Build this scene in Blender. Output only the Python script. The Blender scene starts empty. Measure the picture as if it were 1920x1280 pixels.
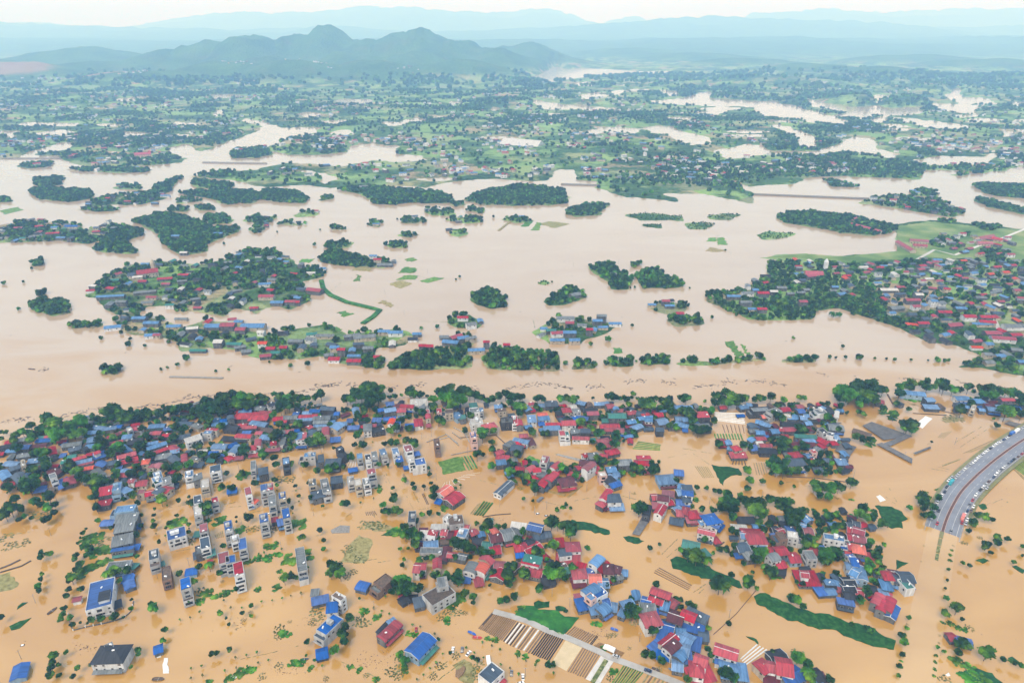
import bpy, math, random
import numpy as np
from mathutils import Vector

R = math.radians
random.seed(7)
RNG = np.random.default_rng(11)
sc = bpy.context.scene
COL = sc.collection

# ------------------------------------------------------------------ camera
CAM_H = 340.0            # drone height above the flood water, metres
FPX = 1280.0             # focal length in pixels of the 1920 x 1280 photograph (24 mm equivalent)
PITCH = R(24.4)
cam_d = bpy.data.cameras.new('camera')
cam_d.sensor_width = 36.0
cam_d.lens = 24.0
cam_d.clip_start = 1.0
cam_d.clip_end = 120000.0
cam = bpy.data.objects.new('camera', cam_d)
COL.objects.link(cam)
cam.location = (0, 0, CAM_H)
cam.rotation_euler = (math.pi / 2 - PITCH, 0, 0)
sc.camera = cam
SP, CP = math.sin(PITCH), math.cos(PITCH)

# ------------------------------------------------------------------ sky, sun, exposure
SUN_EL, SUN_AZ = R(52), R(205)       # azimuth clockwise from +Y: behind the camera, to its left
world = bpy.data.worlds.new('World')
sc.world = world
world.use_nodes = True
wn, wl = world.node_tree.nodes, world.node_tree.links
wn.clear()
w_out = wn.new('ShaderNodeOutputWorld')
w_bg = wn.new('ShaderNodeBackground')
w_bg.inputs['Strength'].default_value = 0.15
w_sky = wn.new('ShaderNodeTexSky')
w_sky.sky_type = 'NISHITA'
w_sky.sun_disc = False
w_sky.sun_elevation = SUN_EL
w_sky.sun_rotation = SUN_AZ
w_sky.altitude = 300
w_sky.air_density = 1.0
w_sky.dust_density = 1.0
# broken overcast: soft cloud deck all round, seen against the blue
w_tc = wn.new('ShaderNodeTexCoord')
w_map = wn.new('ShaderNodeMapping')
w_map.inputs['Scale'].default_value = (1.0, 1.0, 2.6)
w_no = wn.new('ShaderNodeTexNoise')
w_no.inputs['Scale'].default_value = 2.6
w_no.inputs['Detail'].default_value = 7.0
w_no.inputs['Roughness'].default_value = 0.58
w_rp = wn.new('ShaderNodeValToRGB')
w_rp.color_ramp.elements[0].position = 0.30
w_rp.color_ramp.elements[0].color = (0.10, 0.10, 0.10, 1)
w_rp.color_ramp.elements[1].position = 0.62
w_rp.color_ramp.elements[1].color = (0.45, 0.45, 0.45, 1)
w_mix = wn.new('ShaderNodeMix')
w_mix.data_type = 'RGBA'
w_mix.inputs['B'].default_value = (8.3, 9.5, 10.9, 1)
wl.new(w_tc.outputs['Generated'], w_map.inputs['Vector'])
wl.new(w_map.outputs['Vector'], w_no.inputs['Vector'])
wl.new(w_no.outputs['Fac'], w_rp.inputs['Fac'])
wl.new(w_rp.outputs['Color'], w_mix.inputs['Factor'])
wl.new(w_sky.outputs['Color'], w_mix.inputs['A'])
wl.new(w_mix.outputs['Result'], w_bg.inputs['Color'])
wl.new(w_bg.outputs['Background'], w_out.inputs['Surface'])

sun_d = bpy.data.lights.new('sun', 'SUN')
sun_d.energy = 2.6
sun_d.angle = R(28)
sun_d.color = (1.0, 0.92, 0.80)
sun = bpy.data.objects.new('sun', sun_d)
COL.objects.link(sun)
sdir = Vector((math.sin(SUN_AZ) * math.cos(SUN_EL), math.cos(SUN_AZ) * math.cos(SUN_EL), math.sin(SUN_EL)))
sun.rotation_euler = sdir.to_track_quat('Z', 'Y').to_euler()
sun.location = sdir * 500

sc.view_settings.view_transform = 'Standard'
sc.view_settings.look = 'None'
sc.view_settings.gamma = 1.0
sc.view_settings.use_curve_mapping = False
sc.view_settings.exposure = 0.55
sc.render.engine = 'CYCLES'
sc.cycles.use_denoising = True
sc.cycles.max_bounces = 6
sc.cycles.diffuse_bounces = 2
sc.cycles.glossy_bounces = 2
sc.cycles.transmission_bounces = 2
sc.cycles.volume_bounces = 2
sc.cycles.volume_step_rate = 1.0
sc.cycles.sample_clamp_indirect = 6.0


def P(x, y, z=0.0):
    """Pixel of the photograph -> the world point at height z that it shows."""
    u, v = (x - 960.0) / FPX, (y - 640.0) / FPX
    dx, dy, dz = u, CP - v * SP, -SP - v * CP
    t = (z - CAM_H) / dz
    return Vector((dx * t, dy * t, z))


def to_px(p):
    d = Vector(p) - Vector((0, 0, CAM_H))
    f = d.y * CP - d.z * SP
    return 960 + FPX * d.x / f, 640 - FPX * (d.y * SP + d.z * CP) / f


# ------------------------------------------------------------------ helpers
def link(o, parent=None):
    COL.objects.link(o)
    if parent is not None:
        o.parent = parent
    return o


def tag(o, label=None, category=None, group=None, kind=None):
    if label: o['label'] = label
    if category: o['category'] = category
    if group: o['group'] = group
    if kind or category: o['kind'] = kind or 'thing'
    return o


def empty(name, loc, rz=0.0):
    o = bpy.data.objects.new(name, None)
    o.empty_display_size = 1.0
    o.location = loc
    o.rotation_euler = (0, 0, rz)
    return link(o)


class MB:
    """Collects vertices and faces, then becomes one mesh."""
    def __init__(self):
        self.v, self.f, self.m = [], [], []

    def poly(self, pts, mi=0):
        b = len(self.v)
        self.v += [tuple(p) for p in pts]
        self.f.append(tuple(range(b, b + len(pts))))
        self.m.append(mi)

    def hexa(self, p, mi=0, bottom=True):
        """8 corners: four below (ccw), four above (ccw)."""
        b = len(self.v)
        self.v += [tuple(q) for q in p]
        fs = [(4, 5, 6, 7), (0, 1, 5, 4), (1, 2, 6, 5), (2, 3, 7, 6), (3, 0, 4, 7)]
        if bottom: fs.append((3, 2, 1, 0))
        for f in fs:
            self.f.append(tuple(b + i for i in f)); self.m.append(mi)

    def box(self, x0, x1, y0, y1, z0, z1, mi=0):
        self.hexa([(x0, y0, z0), (x1, y0, z0), (x1, y1, z0), (x0, y1, z0),
                   (x0, y0, z1), (x1, y0, z1), (x1, y1, z1), (x0, y1, z1)], mi)

    def extrude_x(self, prof, x0, x1, mi=0):
        """Closed (y, z) profile, counter-clockwise seen from +x, swept along x."""
        n, b = len(prof), len(self.v)
        self.v += [(x0, y, z) for y, z in prof] + [(x1, y, z) for y, z in prof]
        for i in range(n):
            j = (i + 1) % n
            self.f.append((b + i, b + j, b + n + j, b + n + i)); self.m.append(mi)
        self.f.append(tuple(b + n + i for i in range(n))); self.m.append(mi)
        self.f.append(tuple(b + n - 1 - i for i in range(n))); self.m.append(mi)

    def tube(self, a, c, r0, r1, n=6, mi=0):
        a, c = Vector(a), Vector(c)
        d = (c - a).normalized()
        s = d.orthogonal().normalized()
        t = d.cross(s)
        b = len(self.v)
        for q, r in ((a, r0), (c, r1)):
            for i in range(n):
                w = 2 * math.pi * i / n
                self.v.append(tuple(q + s * (r * math.cos(w)) + t * (r * math.sin(w))))
        for i in range(n):
            j = (i + 1) % n
            self.f.append((b + i, b + j, b + n + j, b + n + i)); self.m.append(mi)
        self.f.append(tuple(b + n + i for i in range(n))); self.m.append(mi)
        self.f.append(tuple(b + n - 1 - i for i in range(n))); self.m.append(mi)

    def mesh(self, name, mats):
        me = bpy.data.meshes.new(name)
        me.from_pydata(self.v, [], self.f)
        if not isinstance(mats, (list, tuple)): mats = [mats]
        for m in mats: me.materials.append(m)
        if len(mats) > 1:
            me.polygons.foreach_set('material_index', np.array(self.m, dtype=np.int32))
        me.update()
        return me

    def build(self, name, mats, parent=None, loc=None):
        o = bpy.data.objects.new(name, self.mesh(name, mats))
        if loc is not None: o.location = loc
        return link(o, parent)


def put(name, me, parent=None, loc=(0, 0, 0), rz=0.0, scale=None):
    o = bpy.data.objects.new(name, me)
    o.location = loc
    o.rotation_euler = (0, 0, rz)
    if scale is not None: o.scale = scale
    return link(o, parent)


# ------------------------------------------------------------------ materials
def node_mat(name):
    m = bpy.data.materials.new(name)
    m.use_nodes = True
    nt = m.node_tree
    return m, nt, nt.nodes, nt.links, nt.nodes['Principled BSDF']


def rough_mat(name, col, rough=0.7, var=0.25, scale=0.6, tint=None, rnd=0.25, spec=0.3, metal=0.0, bump=0.0, streak=None):
    """Base colour broken up by noise wear in object space and by a random value per object."""
    m, nt, n, l, bs = node_mat(name)
    tc = n.new('ShaderNodeTexCoord')
    mp = n.new('ShaderNodeMapping')
    if streak: mp.inputs['Scale'].default_value = streak
    no = n.new('ShaderNodeTexNoise')
    no.inputs['Scale'].default_value = scale
    no.inputs['Detail'].default_value = 5
    no.inputs['Roughness'].default_value = 0.65
    rp = n.new('ShaderNodeValToRGB')
    t = tint or tuple(c * (1 - var) for c in col)
    rp.color_ramp.elements[0].position = 0.34
    rp.color_ramp.elements[0].color = (*t, 1)
    rp.color_ramp.elements[1].position = 0.60
    rp.color_ramp.elements[1].color = (*col, 1)
    oi = n.new('ShaderNodeObjectInfo')
    mr = n.new('ShaderNodeMapRange')
    mr.inputs['To Min'].default_value = 1 - rnd
    mr.inputs['To Max'].default_value = 1 + rnd * 0.7
    hs = n.new('ShaderNodeHueSaturation')
    l.new(tc.outputs['Object'], mp.inputs['Vector'])
    l.new(mp.outputs['Vector'], no.inputs['Vector'])
    l.new(no.outputs['Fac'], rp.inputs['Fac'])
    l.new(oi.outputs['Random'], mr.inputs['Value'])
    l.new(mr.outputs['Result'], hs.inputs['Value'])
    m7 = n.new('ShaderNodeMath'); m7.operation = 'MULTIPLY'; m7.inputs[1].default_value = 13.7
    f7 = n.new('ShaderNodeMath'); f7.operation = 'FRACT'
    s7 = n.new('ShaderNodeMapRange'); s7.inputs['To Min'].default_value = 1.0 - min(rnd * 0.8, 0.18); s7.inputs['To Max'].default_value = 1.05
    l.new(oi.outputs['Random'], m7.inputs[0]); l.new(m7.outputs[0], f7.inputs[0]); l.new(f7.outputs[0], s7.inputs['Value']); l.new(s7.outputs['Result'], hs.inputs['Saturation'])
    l.new(rp.outputs['Color'], hs.inputs['Color'])
    l.new(hs.outputs['Color'], bs.inputs['Base Color'])
    bs.inputs['Roughness'].default_value = rough
    bs.inputs['Metallic'].default_value = metal
    bs.inputs['Specular IOR Level'].default_value = spec
    if bump:
        bp = n.new('ShaderNodeBump')
        bp.inputs['Strength'].default_value = bump
        bp.inputs['Distance'].default_value = 0.3
        l.new(no.outputs['Fac'], bp.inputs['Height'])
        l.new(bp.outputs['Normal'], bs.inputs['Normal'])
    return m


STRK = (3.0, 0.35, 1.0)      # rain streaks run down the slope of a sheet roof
ROOF = {
    'r': rough_mat('roof_red', (0.37, 0.016, 0.034), 0.5, tint=(0.15, 0.012, 0.022), scale=0.25, streak=STRK),
    'o': rough_mat('roof_orange_red', (0.52, 0.062, 0.020), 0.55, tint=(0.28, 0.036, 0.02), scale=0.25, streak=STRK),
    'm': rough_mat('roof_maroon', (0.11, 0.018, 0.028), 0.6, tint=(0.045, 0.014, 0.02), scale=0.25, streak=STRK),
    'p': rough_mat('roof_faded_pink', (0.30, 0.058, 0.080), 0.6, tint=(0.17, 0.042, 0.056), scale=0.25, streak=STRK),
    'b': rough_mat('roof_blue', (0.014, 0.095, 0.36), 0.45, tint=(0.012, 0.05, 0.17), scale=0.25, streak=STRK),
    'l': rough_mat('roof_light_blue', (0.10, 0.215, 0.40), 0.45, tint=(0.045, 0.105, 0.21), scale=0.25, streak=STRK),
    'g': rough_mat('roof_grey', (0.165, 0.185, 0.195), 0.7, tint=(0.065, 0.078, 0.086), scale=0.25, streak=STRK),
    's': rough_mat('roof_slate', (0.055, 0.085, 0.125), 0.6, tint=(0.026, 0.04, 0.062), scale=0.25, streak=STRK),
    'd': rough_mat('roof_dark_tile', (0.026, 0.031, 0.042), 0.75, tint=(0.010, 0.013, 0.019), scale=0.25, streak=STRK),
    't': rough_mat('roof_teal', (0.030, 0.175, 0.145), 0.5, tint=(0.028, 0.095, 0.09), scale=0.25, streak=STRK),
    'w': rough_mat('roof_pale', (0.50, 0.49, 0.46), 0.7, tint=(0.33, 0.31, 0.29), scale=0.25, streak=STRK),
    'n': rough_mat('roof_brown', (0.12, 0.085, 0.066), 0.8, tint=(0.06, 0.045, 0.038)),
}
ROOF_WORD = {'r': 'red', 'o': 'orange', 'm': 'maroon', 'p': 'faded pink', 'b': 'bright blue', 'l': 'pale blue', 'g': 'grey',
             's': 'slate', 'd': 'black', 't': 'teal', 'w': 'cream', 'n': 'brown'}
WALL = {
    'W': rough_mat('wall_white', (0.60, 0.615, 0.63), 0.8, tint=(0.36, 0.365, 0.37), rnd=0.12, scale=0.35, streak=(1, 1, 0.25)),
    'C': rough_mat('wall_cream', (0.42, 0.37, 0.29), 0.8, tint=(0.24, 0.20, 0.155), rnd=0.15, scale=0.35, streak=(1, 1, 0.25)),
    'G': rough_mat('wall_grey_render', (0.125, 0.13, 0.135), 0.85, tint=(0.045, 0.048, 0.052), rnd=0.2, scale=0.35, streak=(1, 1, 0.25)),
    'A': rough_mat('wall_pale_grey_render', (0.40, 0.405, 0.41), 0.85, tint=(0.22, 0.225, 0.23), rnd=0.2, scale=0.35, streak=(1, 1, 0.25)),
    'K': rough_mat('wall_dark_render', (0.06, 0.062, 0.068), 0.85, tint=(0.025, 0.026, 0.03), rnd=0.25, scale=0.35, streak=(1, 1, 0.25)),
    'N': rough_mat('wall_brick', (0.20, 0.12, 0.085), 0.9, tint=(0.11, 0.075, 0.06), rnd=0.2, scale=0.5),
    'B': rough_mat('wall_blue', (0.22, 0.33, 0.45), 0.8, tint=(0.15, 0.22, 0.30), rnd=0.15, scale=0.35, streak=(1, 1, 0.25)),
    'P': rough_mat('wall_pink', (0.55, 0.36, 0.32), 0.8, tint=(0.38, 0.25, 0.22), rnd=0.15, scale=0.35, streak=(1, 1, 0.25)),
}
WALL_WORD = {'W': 'white', 'A': 'grey', 'C': 'cream', 'G': 'grey', 'K': 'dark', 'N': 'brick', 'B': 'blue', 'P': 'pink'}
M_GLASS = rough_mat('window_glass', (0.018, 0.022, 0.028), 0.15, rnd=0.1, spec=0.5)
M_FRAME = rough_mat('window_frame', (0.35, 0.33, 0.30), 0.6, rnd=0.1)
M_STEEL = rough_mat('tank_steel', (0.78, 0.80, 0.82), 0.35, var=0.1, rnd=0.1, spec=0.6)
M_SOLAR = rough_mat('solar_glass', (0.02, 0.035, 0.075), 0.2, var=0.2, spec=0.6)
M_CONC = rough_mat('bare_concrete', (0.29, 0.275, 0.255), 0.9, tint=(0.17, 0.16, 0.15))
M_TRUNK = rough_mat('tree_bark', (0.10, 0.075, 0.05), 0.9)
M_WHITE = rough_mat('white_plastic', (0.66, 0.66, 0.64), 0.5, var=0.2, rnd=0.1)
M_DARK = rough_mat('black_plastic', (0.022, 0.024, 0.028), 0.5, var=0.3, rnd=0.1)
M_NET = rough_mat('shade_net', (0.13, 0.13, 0.135), 0.9, tint=(0.08, 0.08, 0.085), scale=0.25)
M_SOIL = rough_mat('bed_soil', (0.20, 0.125, 0.07), 0.9, tint=(0.12, 0.075, 0.045), scale=1.2, bump=0.4)
M_PALE = rough_mat('wet_silt', (0.47, 0.36, 0.20), 0.6, tint=(0.40, 0.31, 0.17), scale=0.2)
M_DEBRIS = rough_mat('floating_debris', (0.10, 0.07, 0.055), 0.9, tint=(0.04, 0.032, 0.028))
M_RED = rough_mat('red_paint', (0.42, 0.03, 0.03), 0.4, rnd=0.1)
M_BLUE = rough_mat('blue_tarpaulin', (0.03, 0.12, 0.46), 0.5, rnd=0.15)


def leaf_mat(name, dark, mid, light, scale=0.55, rnd=0.35):
    m, nt, n, l, bs = node_mat(name)
    tc = n.new('ShaderNodeTexCoord')
    no = n.new('ShaderNodeTexNoise')
    no.inputs['Scale'].default_value = scale
    no.inputs['Detail'].default_value = 4
    rp = n.new('ShaderNodeValToRGB')
    e = rp.color_ramp.elements
    e[0].position, e[0].color = 0.36, (*dark, 1)
    e[1].position, e[1].color = 0.70, (*light, 1)
    k = e.new(0.52); k.color = (*mid, 1)
    oi = n.new('ShaderNodeObjectInfo')
    mr = n.new('ShaderNodeMapRange')
    mr.inputs['To Min'].default_value = 1 - rnd
    mr.inputs['To Max'].default_value = 1 + rnd
    mh = n.new('ShaderNodeMapRange')
    mh.inputs['To Min'].default_value = 0.475
    mh.inputs['To Max'].default_value = 0.515
    mu = n.new('ShaderNodeMath'); mu.operation = 'MULTIPLY'; mu.inputs[1].default_value = 7.31
    fr = n.new('ShaderNodeMath'); fr.operation = 'FRACT'
    hs = n.new('ShaderNodeHueSaturation')
    l.new(tc.outputs['Object'], no.inputs['Vector'])
    l.new(no.outputs['Fac'], rp.inputs['Fac'])
    l.new(oi.outputs['Random'], mr.inputs['Value'])
    l.new(oi.outputs['Random'], mu.inputs[0])
    l.new(mu.outputs[0], fr.inputs[0])
    l.new(fr.outputs[0], mh.inputs['Value'])
    l.new(mr.outputs['Result'], hs.inputs['Value'])
    l.new(mh.outputs['Result'], hs.inputs['Hue'])
    l.new(rp.outputs['Color'], hs.inputs['Color'])
    l.new(hs.outputs['Color'], bs.inputs['Base Color'])
    bs.inputs['Roughness'].default_value = 0.6
    bs.inputs['Specular IOR Level'].default_value = 0.08
    return m


M_LEAF = leaf_mat('foliage', (0.003, 0.018, 0.006), (0.015, 0.062, 0.011), (0.085, 0.19, 0.020))
M_LEAF2 = leaf_mat('foliage_light', (0.011, 0.052, 0.007), (0.045, 0.15, 0.013), (0.14, 0.30, 0.025))
M_SHRUB = leaf_mat('shrub_leaves', (0.018, 0.075, 0.010), (0.055, 0.175, 0.018), (0.14, 0.31, 0.035), scale=0.9)
M_GRASS = leaf_mat('lush_grass', (0.012, 0.060, 0.014), (0.028, 0.115, 0.020), (0.070, 0.20, 0.030), scale=0.12, rnd=0.15)
M_CROP = leaf_mat('crop_green', (0.045, 0.14, 0.025), (0.075, 0.19, 0.035), (0.13, 0.26, 0.06), scale=0.3, rnd=0.2)
M_OLIVE = leaf_mat('flooded_stubble', (0.16, 0.14, 0.05), (0.24, 0.22, 0.09), (0.30, 0.27, 0.13), scale=0.4, rnd=0.1)
M_DRY = leaf_mat('dry_scrub', (0.05, 0.075, 0.025), (0.12, 0.14, 0.05), (0.24, 0.24, 0.11), scale=0.6, rnd=0.2)
# ------------------------------------------------------------------ land above the flood: outlines in photo pixels
MAINLAND = [(-900, 318), (-300, 305), (0, 300), (30, 296), (60, 285), (110, 268), (150, 266), (125, 280), (70, 288), (75, 292), (110, 292), (115, 300),
            (150, 310), (220, 315), (280, 310), (340, 305), (345, 298), (320, 290), (315, 278), (350, 270), (380, 285), (400, 275), (450, 258), (500, 240),
            (480, 232), (450, 228), (460, 222), (500, 230), (530, 240), (600, 238), (595, 248), (550, 258), (510, 275), (515, 285), (540, 290), (600, 290),
            (650, 285), (655, 272), (700, 268), (740, 275), (745, 290), (790, 295), (800, 300), (740, 305), (700, 300), (640, 312), (540, 305), (480, 318),
            (400, 322), (356, 332), (430, 337), (500, 352), (560, 347), (620, 352), (700, 347), (800, 350), (850, 340), (900, 336), (1030, 340), (1040, 320), (1080, 316),
            (1078, 338), (1120, 340), (1120, 352), (1160, 367), (1270, 379), (1265, 372), (1230, 362), (1320, 364), (1410, 382), (1412, 366), (1395, 352), (1370, 335),
            (1405, 350), (1480, 346), (1510, 334), (1560, 330), (1640, 333), (1720, 336), (1735, 326), (1800, 330), (1880, 320), (1920, 312), (2100, 305), (2900, 310),
            (2900, 66), (-900, 66)]
HOLES = [
    [(665, 292), (712, 290), (716, 272), (745, 270), (742, 288), (800, 293), (770, 298), (690, 298)],
    [(830, 350), (870, 340), (895, 338), (915, 348), (880, 360)],
    [(1280, 252), (1330, 258), (1332, 268), (1300, 268)],
    [(1330, 283), (1400, 268), (1430, 272), (1450, 283), (1530, 283), (1560, 274), (1600, 255), (1640, 258), (1645, 280), (1690, 290), (1670, 298), (1640, 292), (1580, 287), (1530, 294), (1500, 290), (1430, 291), (1370, 302), (1350, 293)],
    [(1435, 240), (1480, 243), (1500, 250), (1530, 255), (1528, 273), (1495, 268), (1490, 255)],
    [(1715, 300), (1760, 292), (1850, 294), (1862, 278), (1868, 296), (1850, 310), (1730, 312)],
    [(1200, 190), (1280, 186), (1325, 177), (1340, 180), (1330, 186), (1420, 189), (1500, 195), (1500, 200), (1400, 197), (1280, 195)],
    [(1310, 204), (1380, 204), (1345, 213)],
    [(1415, 208), (1480, 204), (1530, 212), (1590, 224), (1582, 230), (1500, 222), (1430, 219)],
    [(1500, 190), (1600, 201), (1720, 203), (1736, 208), (1700, 213), (1600, 211), (1520, 201)],
    [(1660, 223), (1730, 227), (1820, 234), (1812, 240), (1740, 238)],
    [(1768, 180), (1790, 169), (1803, 170), (1806, 180), (1850, 188), (1800, 192)],
    [(1600, 184), (1670, 190), (1662, 193)],
    [(1740, 195), (1840, 199), (1830, 211), (1750, 205)],
    [(1860, 240), (1905, 250), (1870, 262), (1880, 250)],
    [(985, 191), (1005, 190), (1060, 195), (1110, 196), (1080, 203), (1020, 202)],
    [(1100, 237), (1200, 242), (1198, 249), (1130, 245)],
    [(1220, 237), (1270, 246), (1322, 258), (1300, 268), (1250, 253)],
    [(978, 145), (1008, 140), (1042, 122), (1062, 128), (1100, 126), (1200, 133), (1260, 132), (1250, 137), (1150, 142), (1080, 148), (1030, 157)],
    [(1100, 119), (1140, 114), (1132, 121)],
    [(1528, 118), (1580, 113), (1640, 105), (1682, 104), (1640, 111), (1570, 121)],
    [(868, 153), (902, 152), (890, 158)], [(930, 153), (952, 155), (945, 161)],
    [(220, 186), (282, 183), (276, 191), (225, 191)], [(398, 214), (414, 204), (418, 214), (404, 217)],
    [(45, 231), (150, 232), (148, 236), (60, 236)], [(1140, 172), (1170, 170), (1160, 178)],
    [(1080, 156), (1105, 152), (1100, 158)], [(835, 190), (860, 192), (850, 201)], [(1150, 160), (1175, 158), (1170, 163)],
    [(560, 320), (590, 330), (610, 345), (640, 335), (610, 326), (580, 318)],
    [(780, 335), (850, 332), (840, 340), (800, 342)],
    [(1700, 322), (1760, 330), (1850, 322), (1760, 318)],
]
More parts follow.
